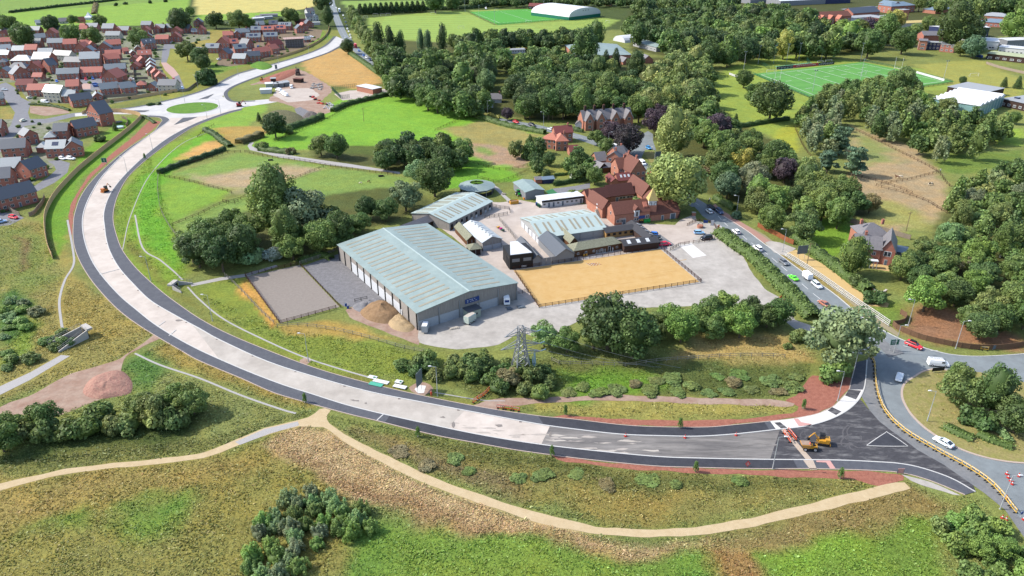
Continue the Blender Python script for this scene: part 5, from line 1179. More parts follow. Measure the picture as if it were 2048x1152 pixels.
def shell(root, L, D, hw, rise, axis, wm, rm, ov=.35, th=.18, x0=0.0, y0=0.0, names=('wall', 'roof')):
 """walls with gables, and a roof of real thickness; local frame x along front, y away"""
 mb=MB(); T=lambda x, y, z: (x0 + x, y0 + y, z)
 def quadwall(a, b, za, zb, zm=None):
  P=[T(*a, 0), T(*b, 0), T(*b, zb)]
  if zm is not None: P.append(T((a[0] + b[0]) / 2,(a[1] + b[1]) / 2, zm))
  P.append(T(*a, za)); mb.face(P)
 top=hw + rise
 gx=top if axis == 'g' else None; gy=top if axis == 'p' else None
 if axis == 'm':
  quadwall((0,0),(L, 0), top, top); quadwall((L, 0),(L, D), top, hw); quadwall((L, D),(0, D), hw, hw); quadwall((0, D),(0,0), hw, top)
 else:
  quadwall((0,0),(L, 0), hw, hw, gx); quadwall((L, 0),(L, D), hw, hw, gy); quadwall((L, D),(0, D), hw, hw, gx); quadwall((0, D),(0,0), hw, hw, gy)
 w=mb.obj(names[0], wm, root)
 rb=MB()
 def slab(P):
  Q=[T(*p) for p in P]; lo=[(x, y, z + .02) for x, y, z in Q]; hi=[(x, y, z + th) for x, y, z in Q]
  rb.face(hi); rb.face(lo[::-1])
  for i in range(len(Q)):
   j=(i + 1) % len(Q); rb.face([lo[i], lo[j], hi[j], hi[i]])
 if axis == 'p':
  k=rise / (D / 2) * ov; slab([(-ov, -ov, hw - k),(L + ov, -ov, hw - k),(L + ov, D / 2, top),(-ov, D / 2, top)]); slab([(L + ov, D + ov, hw - k),(-ov, D + ov, hw - k),(-ov, D / 2, top),(L + ov, D / 2, top)])
 elif axis == 'g':
  k=rise / (L / 2) * ov; slab([(-ov, D + ov, hw - k),(-ov, -ov, hw - k),(L / 2,-ov, top),(L / 2, D + ov, top)]); slab([(L + ov, -ov, hw - k),(L + ov, D + ov, hw - k),(L / 2, D + ov, top),(L / 2,-ov, top)])
 elif axis == 'h':
  if L >= D: a, b=(D / 2, D / 2, top),(L - D / 2, D / 2, top)
  else: a, b=(L / 2, L / 2, top),(L / 2, D - L / 2, top)
  A0, B0, C0, D0=(-ov, -ov, hw - .1),(L + ov, -ov, hw - .1),(L + ov, D + ov, hw - .1),(-ov, D + ov, hw - .1)
  if L >= D:
   if L - D < .05: b=a
   slab([A0, B0, b, a] if b != a else [A0, B0, a]); slab([C0, D0, a, b] if b != a else [C0, D0, a]); slab([D0, A0, a]); slab([B0, C0, b])
  else: slab([D0, A0, a, b]); slab([B0, C0, b, a]); slab([A0, B0, a]); slab([C0, D0, b])
 elif axis == 'm':
  slab([(-ov, -ov, top),(L + ov, -ov, top),(L + ov, D + ov, hw),(-ov, D + ov, hw)])
 else:
  slab([(-ov, -ov, hw),(L + ov, -ov, hw),(L + ov, D + ov, hw),(-ov, D + ov, hw)])
 return w, rb.obj(names[1], rm, root)
def on_roof(root, name, fz, x0, x1, y0, y1, m, th=.06, lift=.2):
 mb=MB(); c=[(x0, y0),(x1, y0),(x1, y1),(x0, y1)]; lo=[(x, y, fz(x, y) + lift - .05) for x, y in c]; hi=[(x, y, fz(x, y) + lift + th) for x, y in c]
 mb.face(hi)
 for i in range(4): j=(i + 1) % 4; mb.face([lo[i], lo[j], hi[j], hi[i]])
 return mb.obj(name, m, root)
def frame2(p1, p2, z=0.0):
 a=G(*p1, z); b=G(*p2, z); a.z=b.z=0; d=b - a; return a, d.length, math.atan2(d.y, d.x)
def chimney(root, x, y, z0, h=1.6, w=.8, m=None):
 mb=MB(); mb.box(x - w / 2, x + w / 2, y - w / 2, y + w / 2, z0, z0 + h, 0); mb.box(x - w / 2 - .08, x + w / 2 + .08, y - w / 2 - .08, y + w / 2 + .08, z0 + h, z0 + h + .12,0)
 mb.tube((x - .15, y, z0 + h + .1),(x - .15, y, z0 + h + .5),.13,.11,6,1); mb.tube((x + .18, y, z0 + h + .1),(x + .18, y, z0 + h + .5),.13,.11,6,1)
 return mb.obj('chimney', [m or BM['B'], RM['o']], root)
def house(p1, p2, axis='p', roof='g', wall='B', D=8.0, st=2, label='', group=None, solar=0, near=False, chim=0, rise=None, hw=None, win=True, cat='house', name='house', door=True, skyl=0, dz=None, ww=1.3, wh=1.25):
 a, L, rz=frame2(p1, p2); L=max(L, 3.0)
 r=empty(name, a, rz, label, cat, group); hw=hw or ({1: 2.5,2: 4.5,3: 6.6}[st] if not near else {1: 2.7,2: 5.0,3: 7.2}[st]); sh=2.1 if not near else 2.5
 span=D if axis in ('p', 'm') else (L if axis == 'g' else min(L, D)); rise=rise if rise is not None else span * .40
 shell(r, L, D, hw, rise, axis, BM[wall], RM[roof]); fz=roof_fn(L, D, hw, rise, axis)
 if win:
  n=max(1, round(L / 3.1)); di=R.randrange(n)
  for s in range(st):
   for i in range(n):
    x=L * (i + .5) / n
    if s == 0 and i == di and door: put_door(r, x, 0, 'f', M_GREYD if R.random() < .5 else M_DARK, z=0)
    else: put_window(r, x, 0,.85 + s * sh, ww, wh, 'f', near)
  for s in range(st):
   put_window(r, L, D * .5,.85 + s * sh, 1.0,1.1, 'r', near); put_window(r, 0, D * .5,.85 + s * sh, 1.0,1.1, 'l', near)
 if solar:
  for i in range(solar):
   x=L * (i + 1) / (solar + 1)
   if axis == 'p': on_roof(r, 'solar_panel', fz, x - 1.5, x + 1.5, D * .14, D * .36, M_SOLAR)
 for i in range(skyl):
  x=L * (i + 1) / (skyl + 1); on_roof(r, 'rooflight', fz, x - .4, x + .4, D * .2, D * .33, M_SKYLW)
 for i in range(chim):
  x=L * (.12 + .76 * i / max(1, chim - 1)) if chim > 1 else L * .8
  if axis == 'g': chimney(r, L / 2, D * (.2 + .6 * i), hw + rise - .3)
  else: chimney(r, x, D / 2, hw + rise - .4)
 return r, L, fz
M_SKYLW=mat('white_rooflight', A(236,238,240),.4,.4)

# ------------------------------------------------------------------ housing estates
M_GF=mat('garden_fence_wood', A(176,150,120),.9,.1, noise=.15, scale=1); M_FH=mat('clipped_hedge',(.07,.11,.035),.9,.1, noise=.4, scale=4)
Z1=lambda x, y: (x / 5.12, y / 5.12)
Z2=lambda x, y: (380 + x / 5.12, y / 5.12)
Z3=lambda x, y: (x / 4.43,200 + y / 4.43)
def estate(Z, rows, group):
 for rname, txt in rows:
  seen={}; items=[]
  for ln in txt.strip().split(';'):
   q=ln.split()
   if not q: continue
   x1, y1, x2, y2=map(float, q[:4]); ax, rf, wl=q[4][0], q[4][1], q[4][2]; st=int(q[4][3]); D=float(q[5]) if len(q) > 5 else 8.0; sol=int(q[6]) if len(q) > 6 else 0
   items.append((x1, x1, y1, x2, y2, ax, rf, wl, st, D, sol))
  items.sort(key=lambda t: t[0])
  cnt={}
  for it in items: cnt[(it[6], it[7])]=cnt.get((it[6], it[7]),0) + 1
  for _, x1, y1, x2, y2, ax, rf, wl, st, D, sol in items:
   k=seen.get((rf, wl),0); seen[(rf, wl)]=k + 1
   o='' if cnt[(rf, wl)] == 1 else ', ' + ordw(k) + ' from left'
   lab=f'{WW[wl]} house with {RW[rf]} roof in {rname}{o}'
   r, L, fz=house(Z(x1, y1), Z(x2, y2), ax, rf, wl, D, st, lab, group, solar=sol, chim=1 if R.random() < .25 else 0)
  if st > 1 and not sol and R.random() < .5:
   w_=min(4.2, L * .45); x0=0 if R.random() < .5 else L - w_; shell(r, w_, 4.5,4.3 if R.random() < .6 else 2.5,1.9, 'g', BM[wl], RM[rf],.25,.15, x0,-1.6,('wing_wall', 'wing_roof')); put_window(r, x0 + w_ / 2,-1.6,.9,1.3,1.2, 'f'); put_window(r, x0 + w_ / 2,-1.6,2.9,1.3,1.1, 'f') if w_ > 3.5 else None
  if st == 3 or R.random() < .25:
   if ax == 'p':
    for q in (.3,.65): on_roof(r, 'rooflight', fz, L * q, L * q + .7, D * .18, D * .32, M_SKYLW)
  if R.random() < .6 and L > 6:
   MB().box(-.6,3.4, D + 5, D + 5.1,0,1.8).obj('garden_fence', M_GF, r); MB().box(L - .05, L + .05, D, D + 5,0,1.8).obj('garden_fence', M_GF, r)
  if R.random() < .5:
   MB().box(.2, L - .3,-2.2,-1.9,0,.7).obj('front_hedge', M_FH, r)
estate(Z1,[
 ('the farthest row', '0 362 95 362 pgB2;115 364 205 364 pgB2;215 362 300 362 pgB2;305 357 410 357 pgB2;535 357 625 357 pgB2;630 355 690 355 prB2;820 325 875 325 prB2;885 322 1000 322 pgB2;1050 337 1165 337 pgB2 10;1210 357 1320 357 pgB2;1450 300 1550 300 pgB2;1590 332 1690 332 pgB2;1705 327 1780 327 pgB2;1840 337 1945 337 pgB2;1960 347 2025 347 pgB1 6;1990 278 2046 276 gdB2'),
 ('the second row', '470 392 590 390 grB2;820 345 900 343 prB2;1165 365 1250 362 grB2;1085 412 1230 412 pgW2;1455 360 1540 358 grB2;1570 345 1640 343 grB2;1755 372 1860 370 grB2;0 395 70 395 gmB2;2030 346 2100 344 grB2;1795 320 1840 320 gdB2'),
 ('the third row', '330 442 480 432 pgB2;285 492 420 490 pgB2;500 518 655 514 pgB3;665 532 800 526 prB3 9;835 508 925 504 prB2;925 512 1000 505 grB2;1600 452 1730 450 prB2 8;1745 432 1860 428 grB2;1490 422 1565 418 gdB2;0 482 170 474 prB2 8;1100 512 1250 502 prB2 9'),
 ('the middle row', '765 556 905 560 grB2;850 580 965 578 ggB2;1000 552 1155 545 gdB2;1160 545 1260 535 pdB1 6;1270 555 1325 550 prB1 6;1340 575 1400 570 glB1 6;1480 525 1612 512 pdB3 8;0 562 130 552 plB2;132 572 262 570 plB2;268 592 390 590 prB3 9;400 600 545 596 plB2;1380 530 1450 526 glB1 6'),
 ('the cream house row', '0 616 95 616 plB2;545 618 720 628 pdW2 8;980 625 1065 620 hgB1 6;1090 620 1245 612 prB2 8;1330 640 1415 638 grB1 7;1425 622 1565 612 prB2 8'),
 ('the fifth row', '120 682 330 682 hlB2 9;345 692 520 694 plB3 11;525 762 612 748 pdB3 11;662 692 835 694 pdB2 8;832 692 1035 684 plB3 11;1088 668 1240 654 prB2 9;1335 716 1432 714 grB1 7;1430 690 1530 680 grB2 8;0 700 80 696 hdB2'),
 ('the terrace rows', '85 765 290 762 hdB2 9;290 762 440 762 grB2;592 822 820 812 pgB2 8;835 806 1055 800 prB2 8;1085 775 1300 762 pgB2 8;1050 858 1215 862 grB2 12;1505 702 1600 696 glB2 7;1512 740 1608 733 glB2 7;1520 780 1612 772 glB2 7;1565 815 1665 806 grB2 7;1605 855 1710 846 grB2 7;335 822 430 822 prB1 6;150 826 330 800 gdB2;0 800 100 798 ggB2'),
 ('the nearest rows', '1045 985 1235 965 pgB2 8;1252 975 1415 955 pgB2 8;1400 912 1500 906 hrB1 6;1500 934 1615 936 ggB1 6;1625 940 1805 942 pdW2 8;175 938 345 936 pmB2 8;292 992 500 988 prB2 8;690 955 820 948 prB2 9;462 1044 632 1054 plW3 9;652 1056 780 1052 plB2 8;752 1106 965 1076 pdB2 8;960 1030 1060 1020 glB1 7;-40 1086 60 1076 pgB2 8'),
], 'houses of the older estate')
estate(Z2,[
 ('the newest far row', '40 272 130 270 gdB2;570 312 700 310 pgB2 8 1;662 302 770 296 pgB2 8;815 292 900 290 pdB2 8 1;905 312 1035 312 pgB2 8 2;20 352 85 350 pgB1 6;82 354 160 352 grB2'),
 ('the new solar rows', '630 356 730 354 pgB2 8 1;740 354 865 350 prB2 8 2;868 346 985 342 prB2 8 2;480 384 620 376 pgB2 8;585 434 728 430 pgB2 8 2;762 424 900 420 pgB2 8 2;345 412 450 408 prB2 8;450 402 530 398 gdB2 7;1095 342 1180 336 gdB2 9;1140 318 1215 312 grB2 9;1185 290 1270 284 gdB2 9'),
 ('the newest near rows', '270 494 410 498 grB2 8 1;425 496 505 490 prB2 8 1;466 556 590 545 pgB2 8 1;588 508 660 490 gdB2 8;165 545 298 545 pgB2 8 1;298 602 400 606 gdB2 8;440 656 570 658 plB2 8;572 636 730 626 pdB2 8;690 596 835 574 prB2 8;850 560 920 545 prB2 8;850 524 965 502 pmB2 9;1170 436 1240 428 plB1 6'),
], 'houses of the new estate')
def near_houses():
 g='houses beside the fence curve'; H=lambda a, b, c, d, *k, **kw: house(Z3(a, b), Z3(c, d), *k, group=g, near=True, **kw)
 H(790,205,905,238, 'g', 'd', 'B',8,3, 'three-storey red brick house with steep dark roof beside the fence curve')
 H(690,335,880,300, 'p', 'd', 'B',9,2, 'wide red brick house with dark roof and patio doors')
 H(490,358,612,352, 'p', 'd', 'B',8,2, 'red brick house with dark roof left of the patio house')
 H(238,402,358,378, 'g', 'd', 'B',8,2, 'tall red brick house with white-framed garden room')
 H(30,520,245,505, 'p', 'd', 'B',9,2, 'red brick house with dark roof and light cross gable')
 H(-60,330,30,325, 'p', 'd', 'B',9,2, 'red brick house cut by the left edge above the green lawn')
 H(330,470,415,466, 'h', 'l', 'B',7,1, 'low garage with light grey hipped roof', win=False, cat='garage', name='garage')
 H(400,380,500,372, 'h', 'l', 'B',8,1, 'low building with pale hipped roof behind the solar house', win=False, cat='garage', name='garage')
 H(420,518,592,512, 'p', 'l', 'B',8,2, 'pair of brick houses with light roof and one solar array', solar=1)
 H(592,514,748,496, 'g', 'd', 'B',9,2, 'gabled brick house joined to the solar house')
 H(30,700,200,688, 'p', 'l', 'B',9,2, 'brick house with light grey roof above the walled garden')
 H(290,712,436,664, 'p', 'd', 'B',9,2, 'brick house with dark roof and white front door')
 H(-90,800,115,782, 'p', 'd', 'B',9,2, 'brick house with dark roof at the left edge')
 H(20,990,350,905, 'p', 'd', 'B',9,2, 'long dark-roofed brick terrace nearest the camera')
 H(-80,1020,25,985, 'p', 'd', 'B',9,2, 'end of the nearest terrace cut by the left edge')
 H(855,235,940,232, 'h', 'g', 'B',6,1, 'low grey-roofed extension beside the tall house', win=False, cat='garage', name='garage')
near_houses()
def misc_far():
 house(Z2(1205,158), Z2(1280,152), 'p', 's', 'V',8,2, 'white cottage with slate roof beside the far road', chim=2)
 house(Z2(1195,215), Z2(1262,212), 'p', 'd', 'V',8,2, 'lower white cottage with dark slate roof', chim=1)
 house(Z2(1262,216), Z2(1318,214), 'g', 'd', 'V',8,2, 'bluish white gabled wing beside the white cottage')
 house(Z2(1090,258), Z2(1200,252), 'p', 'k', 'T',8,1, 'long brown barn below the white cottages', cat='barn', name='barn', win=False)
 house(Z2(1250,258), Z2(1332,256), 'm', 'w', 'V',6,1, 'small white flat-roofed building near the new road head', win=False, cat='building', name='building', rise=.3)
 for i, (a, b, c, d, rf) in enumerate(((655,214,760,206, 'w'),(765,200,850,194, 'l'),(720,178,900,172, 's'),(680,196,740,192, 's'))):
  house(Z2(a, b), Z2(c, d), 'p', rf, 'P',7,1, f'{["long low white", "short pale", "long grey", "small grey"][i]}-roofed farm shed behind the new houses', 'farm sheds', win=False, rise=.8, cat='shed', name='shed')
 house(Z1(375,262), Z1(430,258), 'p', 'l', 'P',7,1, 'pale farm shed beside the dark round tree', win=False, cat='shed', name='shed')
 house(Z1(610,245), Z1(700,240), 'p', 's', 'W',8,1, 'low bungalow with grey roof at the far field edge')
 house(Z1(795,235), Z1(880,228), 'p', 'n', 'O',8,1, 'long low tiled barn beside the marquee', win=False, cat='barn', name='barn')
 a, L, rz=frame2(Z1(858,206), Z1(942,204)); r=empty('marquee', a, rz, 'white peaked marquee at the edge of the far field', 'marquee'); mb=MB(); D=12; n=10; P=[]
 mb.box(0, L, 0, D, 0,2.6); mb.obj('side_wall', M_WHITE, r)
 mb=MB()
 for k in range(4):
  c=[(0,0),(L, 0),(L, D),(0, D)]; p=c[k]; q=c[(k + 1) % 4]; m_=((p[0] + q[0]) / 4 + L / 4,(p[1] + q[1]) / 4 + D / 4)
  mb.face([(p[0] * 1.02, p[1] * 1.02,2.6),(q[0] * 1.02, q[1] * 1.02,2.6),((q[0] + L / 2) / 2,(q[1] + D / 2) / 2,4.2),((p[0] + L / 2) / 2,(p[1] + D / 2) / 2,4.2)])
  mb.face([((p[0] + L / 2) / 2,(p[1] + D / 2) / 2,4.2),((q[0] + L / 2) / 2,(q[1] + D / 2) / 2,4.2),(L / 2, D / 2,8)])
 mb.obj('canopy', RM['w'], r)
 a, L, rz=frame2(Z2(985,492), Z2(1170,482)); r=empty('scaffolded_building', a, rz, 'half-built block wrapped in grey scaffolding', 'building site')
 mb=MB(); mb.box(0, L, 0,9,0,7.4); mb.obj('wall', BM['S'], r); mb=MB(); mb.box(-1.2, L + 1.2,-1.2,10.2,7.4,7.7); mb.obj('scaffold_deck', mat('scaffold_boards', A(206,176,166),.9,.1, noise=.2, scale=1), r)
 for i in range(9):
  x=-1.1 + (L + 2.2) * i / 8; mb=MB(); mb.tube((x, -1.1,0),(x, -1.1,8.8),.07); mb.obj('scaffold_pole', M_METAL, r)
  mb=MB(); mb.tube((x, 10.1,0),(x, 10.1,8.8),.07); mb.obj('scaffold_pole', M_METAL, r)
 for z in (2,4,6,8.4):
  mb=MB(); mb.tube((-1.2,-1.15, z),(L + 1.2,-1.15, z),.05); mb.tube((L + 1.15,-1.2, z),(L + 1.15,10.2, z),.05); mb.obj('scaffold_rail', M_METAL, r)
misc_far()

# ------------------------------------------------------------------ riding centre
def corner_frame(A_, B_, C_, z):
 a=G(*A_, z); b=G(*B_, z); c=G(*C_, z)
 for p in (a, b, c): p.z=0
 d=b - a; e=c - a; ang=math.atan2(d.y, d.x); L=d.length; n=Vector((-math.sin(ang), math.cos(ang),0)); return a, L, abs(e.dot(n)), ang
def post_h(root, x, y, h, w=.3, m=None): MB().box(x - w / 2, x + w / 2, y - w / 2, y + w / 2,0, h).obj('post', m or M_METAL, root)
CLAD=mat('weathered_vertical_boards', A(192,185,178),.9,.1, noise=.2, scale=2.2, col2=A(156,148,142), detail=6, coord='obj', stretch=(3.5,3.5,.12))
PANW=mat('painted_concrete_panel', A(226,228,232),.8,.2, noise=.05, scale=.5); PANG=mat('grey_concrete_panel', A(200,204,210),.8,.2, noise=.07, scale=.5)
def big_barn():
 a, L, D, ang=corner_frame((834,626),(1034,566),(679.5,489),5.8)
 r=empty('riding_hall', a, ang, 'huge indoor riding hall with teal roof and rows of rooflights', 'riding hall'); hw, rise=5.8,2.1
 w, ro=shell(r, L, D, hw, rise, 'g', CLAD, RM['t'], ov=.35); fz=roof_fn(L, D, hw, rise, 'g')
 mb=MB(); mb.box(L / 2 - .25, L / 2 + .25,-.36, D + .36, hw + rise + .12, hw + rise + .24); mb.obj('ridge_cap', RM['a'], r)
 n=19
 for i in range(n):                                   # paired rows of rooflights, each split in sheets
  y=D * (.045 + .91 * i / (n - 1)) + (.3 if i % 2 else -.3) * 0.6
  for sgn in (0,1):
   x0, x1=(L * .055, L * .40) if not sgn else (L * .58, L * .945)
   if sgn and i < 3: x1=L * .86
   on_roof(r, 'rooflight', fz, x0, x1, y - .42, y + .42, M_SKYL, lift=.17)
 nb=5
 for i in range(nb + 1): post_h(r, .15 + (L - .3) * i / nb, -.08,5.7)
 for i in range(nb):
  x0=.15 + (L - .3) * i / nb + .2; x1=.15 + (L - .3) * (i + 1) / nb - .2
  if i < 4: MB().box(x0, x1,-.1,.02,0,2.9).obj('concrete_panel', PANG, r)
 ns=11
 for i in range(ns + 1): post_h(r, -.1,.3 + (D - .6) * i / ns, 5.6, m=BM['K'])
 for i in range(2,9):
  y0=.3 + (D - .6) * i / ns + .5; y1=.3 + (D - .6) * (i + 1) / ns - .5
  MB().box(-.12,.02, y0, y1,.1,3.6).obj('concrete_panel', PANW, r)
 MB().box(-.2,.05, D * .17, D * .17 + 1.2,0,2.2).obj('door', M_WHITE, r)
 s=MB().box(L * .46, L * .6,-.25,-.1,4.0,5.4).obj('sign_board', M_BLUE, r)
 mb=MB()
 for z_, xs in ((5.0,(.475,.5,.52,.545)),(4.7,(.475,.52)),(4.35,(.475,.505,.53,.56))):
  for x_ in xs: mb.box(L * x_, L * x_ + .5,-.27,-.252, z_, z_ + .14)
 mb.obj('lettering', M_WHITE, s)
 MB().box(L * .44, L * .56,-3.2,-.1,0,2.8).obj('porch', BM['C'], r)
 MB().box(L * .43, L * .57,-3.5,-.05,2.82,3.0).obj('porch_roof', RM['x'], r)
 MB().box(L * .49, L * .53,-3.25,-3.18,1.2,1.8).obj('porch_window', M_GLASS, r)
def textmesh(txt, parent, loc, size, m, rx=math.pi / 2, rz=0.0, align='LEFT'):
 cu=bpy.data.curves.new('lettering', 'FONT'); cu.body=txt; cu.size=size; cu.extrude=.01; cu.align_x=align; cu.resolution_u=2
 me=bpy.data.meshes.new_from_object(bpy.data.objects.new('lettering', cu)); me.materials.clear(); me.materials.append(m)
 o=link('lettering', me, parent, loc); o.rotation_euler=(rx, 0, rz); return o
big_barn()
def barn(A_, B_, C_, z, rise, axis, roof, wall, label, name='barn', n=8, lights=True, panels=True, cat='barn', pm=None):
 a, L, D, ang=corner_frame(A_, B_, C_, z); r=empty(name, a, ang, label, cat)
 shell(r, L, D, z, rise, axis, wall, RM[roof]); fz=roof_fn(L, D, z, rise, axis)
 if lights:
  for i in range(n):
   for lo, hi in ((.1,.42),(.58,.9)):
    if axis == 'g':
     y=D * (i + .5) / n + (.35 if i % 2 else -.35); on_roof(r, 'rooflight', fz, L * lo, L * hi, y - .4, y + .4, M_SKYL)
    else:
     x=L * (i + .5) / n + (.35 if i % 2 else -.35); on_roof(r, 'rooflight', fz, x - .4, x + .4, D * lo, D * hi, M_SKYL)
 k=max(2, int(L / 4.5))
 for i in range(k + 1): post_h(r, .1 + (L - .2) * i / k, -.06, z - .1,.22)
 if panels:
  for i in range(k): MB().box(.1 + (L - .2) * i / k + .15,.1 + (L - .2) * (i + 1) / k - .15,-.07,.02,0, z * .55).obj('wall_panel', pm or PANG, r)
 return r, L, D, fz
r, L, D, fz=barn((898.4,446),(984,403),(824.6,426),3.3,1.9, 'p', 'a', CLAD, 'long stable barn with pale roof and open stall doors', n=12, panels=False)
for i in range(9):
 x=L * (i + .5) / 9; MB().box(x - .6, x + .6,-.09,.03,0,2.3).obj('stall_door', M_DARK, r); MB().box(x - .6, x + .6,-.13,-.08,0,1.1).obj('stall_half_door', PANW if i % 3 else BM['T'], r)
r, L, D, fz=barn((1081,476),(1213,457.5),(1043,436),3.1,2.4, 'p', 'a', BM['P'], 'barn with pale roof and tan rooflights beside the brick stables', n=10, pm=BM['P'])
MB().box(-.1,.05, D * .5, D * .5 + 1.8,0,2.4).obj('door', M_DARK, r)
for i in range(5): MB().box(-.12,.03, D * (.04 + .19 * i), D * (.19 + .19 * i),0,2.3).obj('wall_panel', PANW, r)
r, L, D, fz=barn((965,485),(1003,477),(936,450),3.4,1.6, 'g', 'z', CLAD, 'narrow shed with crimped silver metal roof', name='shed', cat='shed', lights=False)
for i in range(6):
 y=D * (i + .5) / 6; on_roof(r, 'rooflight', fz, L * .55, L * .78, y - .7, y + .7, M_SKYLW, th=.14); on_roof(r, 'roof_vent', fz, L * .44, L * .52, y - .3, y + .3, M_DARK)
barn((934,480),(953,477),(918,452),2.4,1.5, 'g', 'y', BM['T'], 'old mossy-roofed lean-to shed left of the silver roof', name='shed', cat='shed', lights=False, panels=False)
r, L, D, fz=barn((940,500),(962,497),(936,490),2.4,1.2, 'h', 'y', BM['D'], 'square pavilion shelter with pyramid roof', name='shelter', cat='shelter', lights=False, panels=False)
barn((790,470),(868,440),(780,462),2.6,1.6, 'p', 's', BM['D'], 'low dark tiled cart shed tucked behind the riding hall', name='shed', cat='shed', lights=False, panels=False)
def walker():
 c=G(954,384); c.z=0; Rr=13.2 / 2 * 110 / 100; r=empty('horse_walker', c, .1, 'round horse walker with ring-shaped teal roof', 'horse walker'); n=12
 for k in range(n):
  a0, a1=2 * math.pi * k / n, 2 * math.pi * (k + 1) / n; Pt=lambda a, R_, z: (math.cos(a) * R_, math.sin(a) * R_, z)
  mb=MB(); ro, ri=Rr * 1.12, Rr * .42; hi=[Pt(a0, ro, 3.0), Pt(a1, ro, 3.0), Pt(a1, ri, 4.5), Pt(a0, ri, 4.5)]; lo=[(x, y, z - .15) for x, y, z in hi]
  mb.face(hi); mb.face(lo[::-1])
  for i in range(4): mb.face([lo[i], lo[(i + 1) % 4], hi[(i + 1) % 4], hi[i]])
  mb.obj('roof_panel', RM['t'], r)
  MB().box(-.12,.12,-.12,.12,0,3.2).obj('post', M_METAL, r, Pt(a0, Rr, 0), a0)
  m_=Pt((a0 + a1) / 2, Rr * math.cos(math.pi / n),0); w=Rr * math.sin(math.pi / n)
  MB().box(-.06,.06,-w, w, 0,1.6).obj('wall_panel', BM['K'], r, m_, (a0 + a1) / 2); MB().box(-.05,.05,-w, w, 2.0,2.6).obj('mesh_panel', BM['E'], r, m_, (a0 + a1) / 2)
walker()
a, L, rz=frame2((1066,402),(1084,400)); house((1051,400),(1088,395), 'g', 't', 'E',14,1, 'grey machinery shed with teal sloping roof', hw=3.4, rise=.9, win=False, cat='shed', name='shed')
rr, L, fz=house((1084,416),(1166,406), 'm', 'w', 'V',7,1, 'long white cabin with black fascia and white roof', hw=2.7, rise=.5, win=False, cat='cabin', name='cabin')
MB().box(-.1, L + .1,-.2,.02,2.35,3.1).obj('fascia', BM['K'], rr)
for i in range(9):
 x=L * (i + .5) / 9
 if i in (1,2,4,8): put_door(rr, x, 0, 'f', M_GREYD)
 else: put_window(rr, x, 0,1.0,1.1,.9, 'f', True)
def gallery():
 a, L, rz=frame2((1019.6,539.6),(1066,534)); b=G(1004,519.5); D=max(9,(b - a).length * .98); r=empty('viewing_gallery', a, rz, 'black clad viewing gallery with white pitched roof', 'building')
 shell(r, L, D, 5.2,0, 'f', BM['K'], BM['K'], ov=.15); 
 mb=MB(); P=[(.3,.3,5.45),(L - .3,.3,5.45),(L * .62, D - .3,6.6),(L * .3, D - .3,6.6)]; lo=[(x, y, 5.3) for x, y, z in P]; mb.face(P)
 for i in range(4): mb.face([lo[i], lo[(i + 1) % 4], P[(i + 1) % 4], P[i]])
 mb.obj('roof', RM['w'], r)
 for x0, x1 in ((.1,.42),(.58,.92)): MB().box(L * x0, L * x1,-.08,.03,2.7,3.9).obj('window', BM['E'], r)
 MB().box(-.08,.04, D * .1, D * .5,0,3.6).obj('opening', M_DARK, r)
 s=MB().box(L * .5, L * .72,-.12,.02,.5,1.2).obj('sign_board', M_WHITE, r)
gallery()
house((1066,534),(1083,531.5), 'g', 'x', 'E',17,1, 'charcoal-roofed wing with three rooflights beside the gallery', win=False, hw=3.0, rise=1.4, skyl=0, cat='shed', name='shed')
house((1112,527.5),(1148,522), 'g', 'x', 'E',17,1, 'grey shed with wide charcoal gable roof', win=False, hw=3.0, rise=2.2, cat='shed', name='shed')
a, L, rz=frame2((1083,532),(1112,527.5)); r=empty('yard_wall', a, rz, 'grey panelled wall linking the two charcoal roofs', 'wall')
for i in range(3): MB().box(L * i / 3 + .05, L * (i + 1) / 3 - .05,0,.15,0,2.9).obj('wall_panel', BM['E'], r)
house((1148,515),(1241,499), 'h', 'y', 'T',5.5,1, 'long brown timber stables with mossy hipped roof', hw=2.6, rise=1.7, cat='stables', name='stables', ww=.9, wh=.8)
house((1140,498),(1153,496), 'g', 'y', 'T',11,1, 'mossy-roofed return wing of the timber stables', hw=2.6, rise=1.7, win=False, cat='stables', name='stables')
rr, L, fz=house((1248,505),(1317,497), 'p', 'q', 'D',5.5,1, 'dark timber shed with three white rooflights', hw=2.6, rise=1.0, win=False, cat='shed', name='shed')
for i in range(3): on_roof(rr, 'rooflight', fz, L * (.12 + .27 * i), L * (.12 + .27 * i) + 1.3,.5,2.3, M_SKYLW)
rr, L, fz=house((1212,478),(1268,470), 'p', 'q', 'Y',5.0,1, 'yellow timber stalls with felt roof', hw=2.5, rise=.9, win=False, cat='stables', name='stables')
for i in range(5): MB().box(L * (i + .2) / 5, L * (i + .7) / 5,-.06,.03,1.1,2.0).obj('stall_opening', M_DARK, rr)
a=G(1296,492); b=G(1268,470); c=G(1316,487)
rr, L, fz=house((1290,491),(1312,488), 'g', 'q', 'D',16,1, 'dark felt-roofed stable wing with white rooflights', hw=2.6, rise=1.0, win=False, cat='stables', name='stables')
for i in range(4): on_roof(rr, 'rooflight', fz, L * .6, L * .95,2 + 3.4 * i, 2.8 + 3.4 * i, M_SKYLW)

